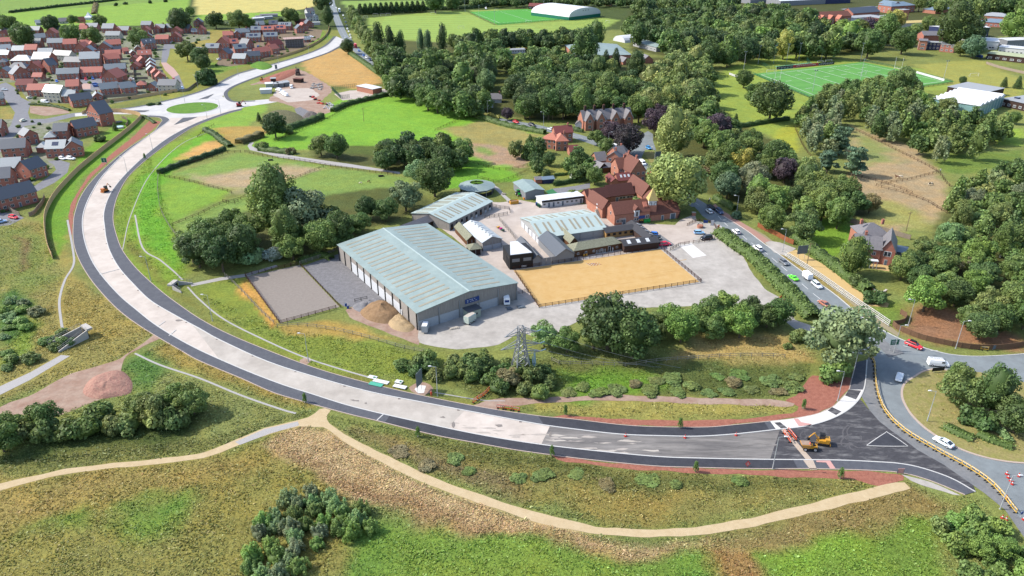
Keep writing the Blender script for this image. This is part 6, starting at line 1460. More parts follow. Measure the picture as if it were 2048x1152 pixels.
# ------------------------------------------------------------------ brick stable court
def stable_court():
 g='brick stable court'
 r, L, fz=house((1228.5,451),(1298.5,443), 'p', 'n', 'O',8,2, 'main brick stable block with timbered dormer', g, win=False, hw=4.6, rise=3.6, cat='stable block', name='stable_block')
 for x, w_ in ((.06,1.5),(.16,1.3),(.58,2.2)): put_window(r, L * x + .6,0,1.0, w_, 1.2, 'f', True)
 put_door(r, L * .27,0, 'f', M_GREYD, 1.6,2.3); MB().box(L * .13, L * .31,-.15,.02,2.5,2.75).obj('lintel', M_STONET, r)
 s=MB().box(L * .68, L * .86,-.12,.02,1.7,2.9).obj('sign_board', M_BLUE, r); put_window(r, L * .93,0,1.4,1.6,1.6, 'f', True)
 d=MB(); d.box(L * .54, L * .68,-.5,2.5,2.9,5.6,0); d.prism([(L * .52,5.6),(L * .70,5.6),(L * .61,7.2)],-.8,3.4,1); d.obj('dormer', [M_WHITE, RM['n']], r)
 MB().box(L * .58, L * .64,-.6,-.48,3.1,4.9).obj('dormer_window', M_GLASS, r)
 on_roof(r, 'rooflight', fz, L * .84, L * .95,1.0,2.6, RM['o'], th=.5)
 put_window(r, 0,4,3.2,1,1.2, 'l', True)
 r, L, fz=house((1300,443),(1357.5,436), 'p', 'n', 'O',8.5,1, 'low brick range right of the main block', g, win=False, hw=2.9, rise=3.4, cat='stable block', name='stable_block')
 put_door(r, L * .42,0, 'f', M_GREYD, 1.1); put_door(r, L * .78,0, 'f', M_GREYD, 2.4,2.4)
 MB().box(L * .85, L * .88,3.5,4.2,5.4,7).obj('chimney', BM['O'], r)
 r, L, fz=house((1219,405.5),(1268,399.5), 'p', 'k', 'O',8.5,1, 'north brick range with dark tiled roof', g, win=False, hw=2.9, rise=3.4, cat='stable block', name='stable_block')
 put_door(r, L * .3,0, 'f', M_GREYD, 1.3)
 for x in (.52,.82): put_window(r, L * x, 0,1.1,3.2,1.0, 'f', True)
 house((1176,411),(1219,405.6), 'p', 'k', 'O',8.0,1, 'lower western end of the north range', g, win=False, hw=2.7, rise=3.0, cat='stable block', name='stable_block')
 house((1187,420),(1196,419), 'g', 'n', 'O',10,1, 'first gabled wing facing the pale barn', g, win=False, hw=2.9, rise=2.9, cat='stable block', name='stable_block')
 r, L, fz=house((1204,437),(1223,434), 'g', 'n', 'O',13,1, 'second gabled wing with outside stair', g, win=False, hw=4.2, rise=3.2, cat='stable block', name='stable_block')
 mb=MB()
 for k in range(9): mb.box(-1.3,-.02,1 + k * .32,1.34 + k * .32,0,.3 + k * .3)
 mb.obj('stair', M_STONET, r); put_door(r, 0,4.6, 'l', M_WHITE, 1,2, z=2.7)
 house((1283,407),(1308,404), 'g', 'n', 'O',15,1, 'east gabled wing with steep brown roof', g, win=False, hw=3.6, rise=4.2, cat='stable block', name='stable_block')
 house((1302,421),(1330,418), 'h', 'n', 'O',10,1, 'hipped block behind the low brick range', g, win=False, hw=3.0, rise=3.6, cat='stable block', name='stable_block')
 c=G(1301,438); r=empty('clock_turret', c, .1, 'timbered clock turret with ochre pyramid roof', 'turret')
 MB().box(-1.6,1.6,-1.6,1.6,0,6.4).obj('wall', BM['O'], r); mb=MB(); mb.box(-1.5,1.5,-1.5,1.5,6.4,8.4,0)
 for sx in (-1.5,-.5,.5,1.5): mb.box(sx - .09, sx + .09,-1.56,-1.5,6.4,8.4,1)
 mb.box(-1.5,1.5,-1.57,-1.5,7.3,7.5,1); mb.obj('lantern', [M_WHITE, BM['K']], r)
 mb=MB(); q=2.0
 for a_, b_ in (((-q, -q),(q, -q)),((q, -q),(q, q)),((q, q),(-q, q)),((-q, q),(-q, -q))): mb.face([(*a_, 8.35),(*b_, 8.35),(0,0,13.2)])
 mb.tube((0,0,13),(0,0,14.2),.08); mb.obj('roof', RM['u'], r)
 MB().tube((0,-1.6,7.9),(0,-1.66,7.9),.7, n=14).obj('clock_face', M_WHITE, r)
stable_court()

# ------------------------------------------------------------------ village houses
def village():
 g='gabled villas'
 r, L, fz=house((1166,260),(1263,253), 'p', 's', 'O',9,2, 'long gabled villa terrace with steep slate roofs and tall chimneys', g, win=False, hw=5.4, rise=4.6, name='villa', cat='villa')
 for i, x in enumerate((.02,.25,.55,.82)):
  w_=L * .17; mb=MB(); mb.prism([(L * x, 0),(L * x + w_, 0),(L * x + w_, 5.4),(L * x + w_ / 2,9.8),(L * x, 5.4)],-2.2,4.4,0); q=mb.obj('gable_wing', BM['O'], r)
  mb=MB()
  for s in (-1,1):
   xa=L * x + w_ / 2; xb=L * x + w_ / 2 + s * (w_ / 2 + .3); mb.face([(xa, -2.5,10.05),(xb, -2.5,5.3),(xb, 4.6,5.3),(xa, 4.6,10.05)]); mb.face([(xa, -2.6,10.1),(xb, -2.6,5.3),(xb, -2.6,4.95),(xa, -2.6,9.7)],1)
  mb.obj('gable_roof', [RM['s'], M_WHITE], r); put_window(r, L * x + w_ / 2,-2.2,4.4,1.7,1.6, 'f', True); put_window(r, L * x + w_ / 2,-2.2,1.2,1.7,1.6, 'f', True)
 for x in (.08,.27,.46,.66,.88): chimney(r, L * x, 4.6,9.2,3.0,1.2, BM['D'])
 house((1150,257),(1166,258), 'g', 's', 'V',7,1, 'small white gabled annexe left of the villa terrace', g, win=False)
 g='village cottages'
 house((1083,296),(1114,300), 'h', 'o', 'O',8,2, 'orange-roofed hipped house, western half', g, near=True, rise=2.6)
 house((1112,302),(1136,301), 'h', 'o', 'O',9,2, 'orange-roofed hipped house, projecting bay', g, near=True, rise=2.8, chim=1)
 house((1110,286),(1145,284), 'p', 'm', 'O',7,2, 'orange-roofed hipped house, rear range', g, rise=2.8, chim=1, hw=5.4)
 house((1140,313),(1158,312), 'p', 'm', 'O',6,1, 'small red-roofed outbuilding behind the hipped house', g, win=False)
 house((1194,333),(1214,331), 'p', 's', 'O',8,1, 'slate cottage left of the blue bus', g, near=True)
 house((1212,334),(1240,338), 'g', 's', 'O',13,2, 'steep slate roofed cottage with two chimneys below the bus', g, near=True, chim=2)
 house((1236,336),(1254,333), 'p', 's', 'O',10,2, 'slate cottage wing nearest the bus', g, near=True)
 house((1182,341),(1198,347), 'p', 's', 'D',5,1, 'low slate shed behind the gardens', g, win=False, cat='shed', name='shed')
 house((1206,346),(1226,344), 'p', 's', 'T',7,1, 'grey flat-roofed garden room', g, win=False, rise=.8, cat='shed', name='shed')
 house((1236,358),(1258,356), 'p', 'n', 'O',9,2, 'brown tiled cottage with brick rear wall', g, near=True, chim=1)
 house((1260,366),(1290,362), 'g', 'n', 'O',12,2, 'steep brown tiled cottage with tall chimneys beside the road', g, near=True, chim=2, rise=5.4)
 house((1222,374),(1236,373), 'g', 'm', 'O',8,1, 'red-roofed extension with two rooflights', g, win=False)
 rr, L, fz=house((1236,372),(1266,369), 'p', 'm', 'O',6,1, 'low red-roofed range with three round rooflights', g, win=False)
 for i in range(3): on_roof(rr, 'rooflight', fz, L * (.2 + .25 * i), L * (.2 + .25 * i) + .9,1,2.1, M_SKYLW)
 house((950,214),(970,219), 'p', 's', 'V',7,2, 'white cottage with slate roof beside the lane', g, chim=2)
 house((982,206),(1003,206), 'p', 's', 'V',7,1, 'white rear wing of the lane cottage', g, win=False, chim=1)
 for i, (a, b, c, d, rf, wl, lb) in enumerate(((1071,368,1081,367.5, 's', 'B', 'small red garden shed behind the machinery shed'),(1086,368,1108,366, 'b', 'N', 'blue-roofed shed beside the small red one'),(1158,358,1176,356, 'a', 'B', 'red summer house with pale roof'),(1145,360,1157,359, 'w', 'V', 'white greenhouse frame beside the summer house'),(1167,345,1181,343, 'k', 'D', 'dark wooden garden store'))):
  house((a, b),(c, d), 'p', rf, wl, 4,1, lb, 'garden sheds', win=False, cat='shed', name='shed', hw=2.0, rise=.7)
 g='brick villa'
 house((1703,524),(1729,527), 'p', 's', 'O',9,2, 'brick villa front range with white verandah', g, near=True, hw=5.6, rise=3.4, chim=1)
 rr, L, fz=house((1755,528),(1784,533), 'g', 's', 'B',12,2, 'brick villa gabled wing with stone-framed windows', g, near=True, hw=5.6, rise=4.0, chim=0, ww=2.4, wh=1.9)
 house((1716,500),(1772,500), 'h', 's', 'O',9,2, 'brick villa rear range with two hipped roofs', g, hw=5.6, rise=3.2, chim=2)
 house((1729,526),(1756,529), 'p', 's', 'B',8,2, 'brick villa middle bay behind the white columns', g, near=True, hw=5.6, rise=3.2)
 house((1790,516),(1806,519), 'p', 'b', 'E',6,1, 'blue-grey conservatory beside the villa', g, win=False, rise=.6, cat='conservatory', name='conservatory')
 a, L, rz=frame2((1704,534),(1752,538)); r=empty('verandah', a, rz, 'white columned verandah along the villa front', 'verandah')
 for i in range(8): MB().box(L * i / 7 - .1, L * i / 7 + .1,-.1,.1,0,2.7).obj('column', M_WHITE, r)
 MB().box(-.3, L + .3,-.2,1.6,2.7,2.95).obj('canopy', M_WHITE, r)
 r=empty('curved_wall', G(1758,590),0, 'curved red brick wall with stone ball piers at the villa gate', 'wall'); c=G(1758,590)
 P=[p - c for p in line([(1744,583),(1748,588),(1757,591),(1766,591),(1771,587)])]; ribbon('wall', P, .5,0,1.5, BM['B'], parent=r); ribbon('coping', P, .62,1.5,1.62, M_STONET, parent=r)
 rr, L, fz=house((714,182),(746,189), 'g', 'w', 'O',8,1, 'orange brick substation with flat white roof', win=False, hw=3.4, rise=.15, cat='substation', name='substation')
village()

# ------------------------------------------------------------------ big sheds, school and hospital blocks
def bigbox(p1, p2, D, h, rise, axis, roof, wall, label, cat='building', n=0, rows=1, grp='large institutional buildings', win=True):
 a, L, rz=frame2(p1, p2); r=empty('building', a, rz, label, cat, grp); shell(r, L, D, h, rise, axis, BM[wall], RM[roof], ov=.4)
 if win:
  n=n or max(2, int(L / 5))
  for s in range(rows):
   for i in range(n): put_window(r, L * (i + .5) / n, 0,1.0 + s * 3.1, L / n * .5,1.5, 'f')
  for s in range(rows):
   for i in range(3): put_window(r, 0, D * (i + .5) / 3,1.0 + s * 3.1,2,1.5, 'l')
 return r, L
def sportsdome():
 a, L, rz=frame2((1138,41),(1201,33)); D=62; r=empty('sports_hall', a, rz, 'huge white tented sports hall with green base', 'sports hall'); n=12; h=3.5
 MB().box(0, L, 0, D, 0, h).obj('base_wall', mat('green_sheeting', A(24,124,98),.6,.3), r)
 mb=MB(); P=[(L * (.5 - .5 * math.cos(math.pi * k / n)), h + 8.5 * math.sin(math.pi * k / n) ** .8) for k in range(n + 1)]; mb.prism(P, 0, D); mb.obj('roof', RM['w'], r)
 mb=MB()
 for x in (.42,.5,.58): MB().box(L * x, L * x + 1.2,-.12,.02,8.5,9.5).obj('vent', M_GREYD, r)
sportsdome()
bigbox((1057,18),(1096,19),14,3.4,3, 'p', 'm', 'D', 'clubhouse with red roof and solar panels by the football pitch', 'clubhouse')
bigbox((1158,8),(1172,8),12,6,1, 'p', 'g', 'O', 'small red block behind the sports hall', rows=2)
bigbox((1212,12),(1224,12),12,4,2, 'p', 'b', 'O', 'blue-roofed brick block right of the sports hall')
bigbox((1152,124),(1262,122),55,5,5, 'h', 't', 'O', 'wide teal hipped roof of the animal centre')
bigbox((1266,92),(1312,104),16,4,1.4, 'p', 't', 'P', 'long teal-roofed shed right of the hipped roof')
house((1246,130),(1258,129), 'g', 's', 'O',9,1, 'small red brick gable in front of the teal roof', 'brick gables', win=False, rise=3)
house((1286,127),(1306,126), 'g', 's', 'O',9,1, 'larger red brick gable beside the teal roof', 'brick gables', win=False, rise=3.4)
a, L, rz=frame2((1250,86),(1288,82)); r=empty('polytunnel', a, rz, 'white round-topped polytunnel among the trees', 'polytunnel')
mb=MB(); mb.prism([(18 * (.5 - .5 * math.cos(math.pi * k / 8)),5.5 * math.sin(math.pi * k / 8)) for k in range(9)],0, L, axis='x'); mb.obj('cover', RM['w'], r)
bigbox((1013,108),(1050,106),8,3,.6, 'p', 'f', 'V', 'white-columned animal pen building', 'pen', n=7)
bigbox((1055,97),(1110,92),6,2.6,.8, 'p', 'f', 'T', 'long low pen roof behind the slim tree', 'pen', win=False)
bigbox((883,110),(893,110),5,2.4,1, 'p', 'k', 'D', 'small dark-roofed hut on the wood lawn', 'hut', win=False)
bigbox((1638,50),(1700,47),16,8,4.5, 'p', 'n', 'O', 'red brick Victorian hall with gables and chimneys', rows=2)
for i in range(3): house((1640 + i * 18,50.5),(1649 + i * 18,50), 'g', 'o', 'O',6,3, f'{ordw(i)} projecting gable of the Victorian hall', 'gables of the Victorian hall', win=True, rise=3.5)
bigbox((1705,36),(1758,32),18,5,5, 'p', 'd', 'B', 'slate-roofed brick chapel range')
bigbox((1700,46),(1760,42),16,5,.3, 'p', 'f', 'V', 'grey flat-roofed link block below the chapel range')
bigbox((1755,48),(1810,42),14,6,.3, 'p', 'f', 'B', 'long flat block with dark lift tower', rows=1)
bigbox((1802,45),(1814,44),8,13,.2, 'f', 'f', 'B', 'dark square lift tower', rows=1, win=False)
bigbox((1800,55),(1862,52),16,4,.6, 'p', 'u', 'W', 'ochre roofed low building', win=False)
bigbox((1755,21),(1782,25),14,9,3, 'p', 'b', 'O', 'pink-red three-storey block with grey roof', n=6, rows=3)
bigbox((1780,27),(1828,24),20,8,3.5, 'h', 'b', 'B', 'darker red block with blue-grey hipped roof', n=6, rows=2)
bigbox((1870,28),(1905,24),16,4,3, 'h', 'b', 'O', 'blue-grey hipped clinic roof', win=False)
bigbox((1960,40),(2016,44),18,5,3, 'h', 'f', 'O', 'red brick block with pale hipped roof', n=7)
bigbox((1958,52),(2014,56),16,4.5,3, 'h', 'b', 'B', 'slate-blue hipped roof in front of the pale one', n=6)
bigbox((1500,8),(1560,4),22,5,2, 'p', 'f', 'E', 'first grey warehouse at the top edge', win=False)
bigbox((1560,12),(1650,8),30,6,2.5, 'p', 'w', 'E', 'second white-roofed warehouse at the top edge', win=False)
bigbox((1650,8),(1700,6),26,7,1, 'p', 'f', 'N', 'dark-walled warehouse at the top edge', win=False)
bigbox((1485,22),(1515,24),12,5,3, 'p', 's', 'O', 'red brick house roofs among the top edge trees')
psheet('road', [(1680,18),(1740,12),(1760,13),(1700,22)],.05, M_TAR, 'far pale road at the top edge')
bigbox((1835,100),(1851,101),12,8,1, 'p', 's', 'O', 'tall brick stair block of the school', n=1, rows=2)
bigbox((1848,99),(1893,101),9,6.2,.3, 'p', 'f', 'N', 'two-storey school wing with blue panels', n=6, rows=2)
bigbox((1878,103),(1906,106),9,6.2,.3, 'p', 'f', 'B', 'two-storey school wing with white gable end', n=3, rows=2)
bigbox((1845,84),(1890,84),12,6,3, 'p', 's', 'B', 'older slate-roofed school block', win=False)
bigbox((1888,78),(1975,74),22,9,.8, 'p', 'w', 'N', 'blue-glazed school hall with white flat roof', n=8, rows=1)
bigbox((1920,96),(1994,100),24,7,1.2, 'p', 'w', 'V', 'big white sports hall of the school', n=3)
bigbox((2012,95),(2075,92),14,6,.4, 'p', 'w', 'E', 'white-roofed school block at the right edge', n=8)
bigbox((1995,106),(2080,114),16,5,.4, 'p', 'w', 'V', 'long white-roofed classroom block', n=10)
bigbox((1972,118),(2090,132),18,4.5,.8, 'p', 'v', 'D', 'sage-roofed hall behind the timber fence', n=8)
bigbox((1912,224),(1953,235),2,7.5,.1, 'f', 'w', 'V', 'white framed entrance face of the glass building', n=4, rows=2)
r, L=bigbox((1953,236),(2003,213),26,7.0,0, 'f', 'w', 'G', 'glass-walled building with folded white roof', n=2, win=False)
for i in range(6): mb=MB(); x0=L * i / 6; x1=L * (i + 1) / 6; mb.prism([(x0,7.2),(x1,7.2),((x0 + x1) / 2,8.6)],-.3,26.3); mb.obj('roof_fold', RM['w'], r)
for i in range(9): MB().box(L * i / 8 - .06, L * i / 8 + .06,-.12,.02,0,7).obj('mullion', M_WHITE, r)
bigbox((1965,200),(2005,190),24,4.5,0, 'f', 'f', 'D', 'flat-roofed brick school left part', win=False)
r, L=bigbox((2000,212),(2090,232),36,4.6,0, 'f', 'f', 'D', 'flat-roofed brick school with many rooftop units', n=8)
for i, (x, y) in enumerate(((.1,.2),(.3,.3),(.15,.6),(.4,.7),(.25,.85),(.5,.45),(.45,.15))): MB().box(L * x, L * x + 2.6,36 * y, 36 * y + 2.2,4.7,5.7).obj('rooftop_unit', M_WHITE if i % 2 else M_SOLAR, r)
# ------------------------------------------------------------------ fences and walls
M_POST=mat('brown_fence_wood', A(96,66,54),.85,.15, noise=.15, scale=3); M_GPOST=mat('weathered_fence_wood', A(170,162,148),.9,.1, noise=.15, scale=3)
M_WRAIL=mat('white_rail', A(234,232,224),.7,.2); M_PANF=mat('tan_fence_boards', A(244,204,154),.85,.15, noise=.14, scale=.8); M_PANO=mat('orange_brown_fence_boards', A(172,108,72),.85,.15, noise=.14, scale=.8)
M_PANG=mat('grey_fence_boards', A(176,160,142),.9,.1, noise=.14, scale=.8); M_GREEN=mat('green_mesh_fence', A(30,92,74),.6,.3); M_BLK=BM['K']
def rail_fence(pts, label, sp=2.4, h=1.25, rails=3, m=None, sm=5, pw=.14, rw=.05, rh=.12, grp='timber rail fences', fine=True):
 m=m or M_GPOST; P=resample(line(pts, sm), sp); o=P[0].copy(); r=empty('rail_fence', o, 0, label, 'fence', grp)
 pm=MB().box(-pw / 2, pw / 2,-pw / 2, pw / 2,0, h + .1).mesh('post', [m])
 if len(P) <= 290:
  for p in P: link('post', pm, r, p - o)
 else:
  mb=MB()
  for p in P: mb.box(p.x - o.x - pw / 2, p.x - o.x + pw / 2, p.y - o.y - pw / 2, p.y - o.y + pw / 2,0, h + .1)
  tag(mb.obj('post', m, r), kind='stuff')
 Q=[p - o for p in P]
 for k in range(rails): ribbon('rail', Q, rw, h * (k + 1) / rails - rh, h * (k + 1) / rails, m, parent=r)
 return r
def panel_fence(pts, label, sp=3.0, h=1.9, m=None, sm=6, slats=False):
 m=m or M_PANF; P=resample(line(pts, sm), sp); o=P[0].copy(); r=empty('panel_fence', o, 0, label, 'fence', 'close-boarded fences')
 pm=MB().box(-.09,.09,-.09,.09,0, h + .12).mesh('post', [m]); mb=MB(); mb.box(0, sp - .1,-.03,.03,.06, h)
 n=8
 for i in range(n): mb.box(sp * i / n + .02, sp * (i + 1) / n - .06,-.05,.05,.1, h - .05)
 mb.box(0, sp - .05,-.07,.07, h - .06, h); wm=mb.mesh('fence_panel', [m])
 for a, b in zip(P, P[1:]):
  d=b - a; link('post', pm, r, a - o); link('fence_panel', wm, r, a - o + d * .02, math.atan2(d.y, d.x),(d.length / sp, 1,1))
 link('post', pm, r, P[-1] - o); return r
panel_fence([(165,229),(172,226),(182,227)], 'short tan fence left of the tall house', sm=2)
panel_fence([(213,225),(240,225),(262,228),(275,231),(283,236),(276,245),(262,258),(240,276),(215,295),(190,315),(160,340),(135,365),(112,392),(97,418),(91,440),(92,470),(98,500),(108,523)], 'long tan close-boarded fence curving along the outside of the new road',3.2,2.4)
panel_fence([(185,209),(215,205),(260,199),(300,192),(340,186),(361,183)], 'tan close-boarded fence below the terrace rows',3.2,2.0)
panel_fence([(361,184),(375,182),(388,173),(396,167),(400,162)], 'grey board fence climbing the bank',3.0,1.8, M_PANG)
panel_fence([(523,123),(550,118),(580,110),(610,99),(640,83),(655,68),(659,55)], 'tan fence along the bank of the new estate',3.2,1.9)
panel_fence([(245,237),(254,241),(256,248),(252,254)], 'curved garden fence round the pool lawn',2.5,1.7, M_PANG)
panel_fence([(90,396),(86,408),(76,420),(68,430),(48,437)], 'grey fence around the nearest terrace garden',2.6,1.8, M_PANG)
panel_fence([(15,418),(30,428),(45,434)], 'fence between terrace gardens and car park',2.6,1.8, M_PANG)
panel_fence([(1515,454),(1530,462),(1550,471),(1575,485),(1597,493)], 'orange-brown fence beside the main road',2.4,1.9, M_PANO)
panel_fence([(1600,422),(1620,424),(1640,432),(1660,436)], 'orange-brown fence in the shade of the wood',2.4,1.9, M_PANO)
panel_fence([(1660,436),(1690,442),(1720,452),(1760,462),(1800,474),(1830,482)], 'long weathered fence behind the villa lawn',2.4,1.9, M_PANG)
panel_fence([(1800,628),(1812,636),(1806,648),(1784,652),(1800,662),(1840,678),(1890,690),(1930,697),(1975,700),(2020,697),(2060,690)], 'brown fence curving round the garden wood by the roundabout',2.2,1.7, mat('brown_fence_boards', A(140,110,88),.9,.1, noise=.14, scale=.8))
panel_fence([(1972,128),(2000,137),(2048,148),(2090,157)], 'pale timber fence in front of the sage-roofed hall',3,2, M_PANG)
ribbon('garden_wall', [p for p in line([(42,368),(60,362),(75,355),(80,350)])],.25,0,1.8, BM['B'], None)
tag(bpy.data.objects['garden_wall'], 'red brick garden wall beside the cul-de-sac', 'wall')
rail_fence([(1078,616),(1027,541)], 'brown rail fence on the left end of the sand arena',2.2,1.3,3, M_POST, 1)
rail_fence([(1078,616),(1402,565)], 'brown rail fence on the near side of the sand arena',2.2,1.3,3, M_POST, 1)
rail_fence([(1402,565),(1320,496)], 'brown rail fence on the right end of the sand arena',2.2,1.3,3, M_POST, 1)
rail_fence([(1026,540),(1150,522),(1320,497)], 'brown rail fence between sand arena and stables',2.4,1.3,3, M_POST, 1)
rail_fence([(491,553),(560,648)], 'brown board fence on the left of the grey arena',2.2,1.2,3, M_POST, 1)
rail_fence([(560,648),(681,615)], 'brown board fence on the near side of the grey arena',2.2,1.2,3, M_POST, 1)
rail_fence([(681,615),(600,529)], 'low kickboard fence on the right of the grey arena',2.2,.7,2, M_POST, 1)
rail_fence([(491,552),(600,529)], 'brown board fence on the far side of the grey arena',2.2,1.2,3, M_POST, 1)
rail_fence([(600,529),(640,516),(672,502),(682,497)], 'grey rail fence behind the dark gravel yard',2.4,1.3,3)
W_=lambda pts, lb, **k: rail_fence(pts, lb, 3.0,1.2,2, M_GPOST, **k)
W_([(450,552),(462,562),(490,590),(520,622),(552,652)], 'grey rail fence beside the golden grass strip')
W_([(555,655),(590,652),(640,657),(700,668),(760,684),(800,696),(850,706)], 'grey rail fence on the grass bank near the barn')
W_([(1103,722),(1113,729),(1160,730),(1210,732),(1260,733),(1300,726),(1340,722),(1400,718),(1460,714),(1540,714),(1590,718)], 'grey rail fence across the rough bank right of the pylon')
W_([(317,350),(316,380),(322,420),(340,455),(372,496)], 'grey fence along the left side of the paddocks')
P_=lambda pts, lb, **k: rail_fence(pts, lb, 3.2,1.2,2, M_POST, **k)
P_([(345,452),(400,430),(440,410),(480,400),(512,384)], 'dark rail fence dividing the lower paddocks')
P_([(512,384),(560,370),(610,350),(652,333)], 'dark rail fence rising beside the bare paddock')
P_([(320,352),(380,364),(450,382),(466,388)], 'rail fence between the two left paddocks')
P_([(490,305),(540,315),(600,322),(655,332),(720,342),(800,352)], 'rail fence below the paddock track')
P_([(318,345),(360,332),(420,318),(455,307),(490,305)], 'rail fence above the bare paddock')
P_([(446,404),(472,408),(478,400)], 'small pen fence beside the lone bush')
P_([(550,283),(600,262),(660,236),(700,215),(760,198)], 'wire fence along the upper paddock hedge')
P_([(930,322),(965,332),(1000,340),(1032,338),(1060,330)], 'dark fence at the foot of the muddy paddock')
P_([(955,356),(980,362),(995,366),(1020,358),(1050,345),(1062,340)], 'light rail fence above the horse walker')
P_([(870,262),(920,240),(950,230)], 'thin fence across the far paddock')
P_([(395,275),(410,262),(430,250)], 'fence beside the straw paddock')
P_([(1590,258),(1610,300),(1640,330),(1670,345),(1700,350),(1750,362),(1800,378),(1830,390)], 'rail fence on the near side of the horse paddock')
P_([(1690,250),(1740,275),(1790,300),(1840,325),(1875,345),(1895,370),(1918,385)], 'long pale fence on the far side of the horse paddock')
P_([(1752,372),(1780,366),(1810,362),(1850,352),(1882,343)], 'rail fence dividing the horse paddocks')
P_([(1762,376),(1800,385),(1850,402),(1880,420),(1900,430)], 'rail fence below the piebald horse')
for k, (a, b, lb) in enumerate((([(1572,508),(1640,552),(1700,594),(1760,634),(1790,655)],0, 'white post and rail fence beside the sand track'),([(1568,512),(1636,556),(1696,598),(1754,638),(1782,657)],0, 'second white rail line beside the sand track'))):
 rail_fence(a, lb, 2.4,1.1,2, M_WRAIL, rw=.1, rh=.18)
rail_fence([(1340,502),(1358,492),(1366,491)], 'dark gate posts left of the car park gate',2,1.3,3, M_BLK, 1)
rail_fence([(1360,492),(1386,487)], 'crossed timber gate across the car park lane',2,1.3,3, M_POST, 1)
rail_fence([(1386,487),(1410,484),(1434,478)], 'dark fence right of the car park gate',2.4,1.2,2, M_POST, 2)
rail_fence([(1374,452),(1390,444),(1405,443),(1425,448),(1434,462)], 'curved dark fence round the brick well',2,1.1,3, M_POST, 3)
rail_fence([(1355,440),(1360,428),(1352,424)], 'dark gate at the end of the brick range',2,1.5,4, M_BLK, 2)
rail_fence([(985,413),(1000,417),(1018,419),(1020,428)], 'dark yard railing by the long stable barn',2,1.3,3, M_BLK, 2)
rail_fence([(970,437),(990,434),(1018,429)], 'pale railing pen in the stable yard',2,1.3,3, M_BLK, 1)
rail_fence([(999,441),(1010,455),(1022,468),(1031,480)], 'tall grey railing beside the silver shed',2,1.6,3, M_GPOST, 1)
rail_fence([(1034,590),(1050,586),(1060,583)], 'dark gate at the corner of the riding hall',2,1.3,3, M_BLK, 1)
rail_fence([(710,604),(730,600),(745,595)], 'low wire fence across the dark gravel',2,1.1,2, M_BLK, 1)
def mesh_fence(pts, label, h=2.4, sp=3.0, m=None):
 P=resample(line(pts, 1), sp); o=P[0].copy(); r=empty('mesh_fence', o, 0, label, 'fence', 'green mesh fences'); m=m or M_GREEN
 pm=MB().box(-.06,.06,-.06,.06,0, h).mesh('post', [m])
 for p in P: link('post', pm, r, p - o)
 Q=[p - o for p in P]
 for k in range(6): ribbon('wire', Q, .04, h * (k + .5) / 6, h * (k + .5) / 6 + .1, m, parent=r)
mesh_fence([(664,180),(682,198),(700,196)], 'green palisade left of the brick substation',2.6,1.2)
mesh_fence([(664,180),(690,176),(716,174)], 'green palisade behind the substation pad',2.6,1.4)
mesh_fence([(747,176),(775,170),(800,182),(782,190),(760,186)], 'green fenced switchgear pen right of the substation',2.6,1.4)
mesh_fence([(1505,148),(1570,176),(1640,204)], 'green fence at the near left end of the rugby pitch',1.6,4)
mesh_fence([(1640,204),(1760,186),(1912,166)], 'green fence on the near side of the rugby pitch',1.6,5)
mesh_fence([(1725,122),(1800,137),(1912,166)], 'green fence at the right end of the rugby pitch',1.6,5)
mesh_fence([(1518,128),(1540,140),(1620,130),(1612,122)], 'tall green cage round the teal court',3.2,3)
mesh_fence([(935,25),(990,51),(1140,41)], 'dark fence round the football pitch',2.2,5, M_BLK)

# ------------------------------------------------------------------ street lamps, poles, signs
LAMPC=mat('lamp_column_paint', A(196,200,202),.5,.4)
def lampmesh(h):
 a=MB().tube((0,0,0),(0,0,1.4),.13,.12,8).tube((0,0,1.4),(0,0, h),.1,.055,8).mesh('column', [LAMPC])
 b=MB().tube((0,0, h - .05),(-1.2,0, h + .15),.05,.04,6).mesh('arm', [LAMPC])
 mb=MB(); mb.prism([(-1.95, h + .14),(-1.15, h + .08),(-1.1, h + .2),(-1.3, h + .3),(-1.9, h + .26)],-.17,.17); c=mb.mesh('lamp_head', [M_WHITE]); return a, b, c
LM={h: lampmesh(h) for h in (6,8.8)}
def lamp(x, y, label, rz=0.0, h=8.8):
 r=empty('street_lamp', G(x, y), rz, label, 'street lamp', 'street lamps'); k=6 if h < 7 else 8.8
 for n_, me in zip(('column', 'arm', 'lamp_head'), LM[k]): link(n_, me, r)
 MB().box(-.17,.17,-.17,.17,0,.06).obj('base_plate', LAMPC, r)
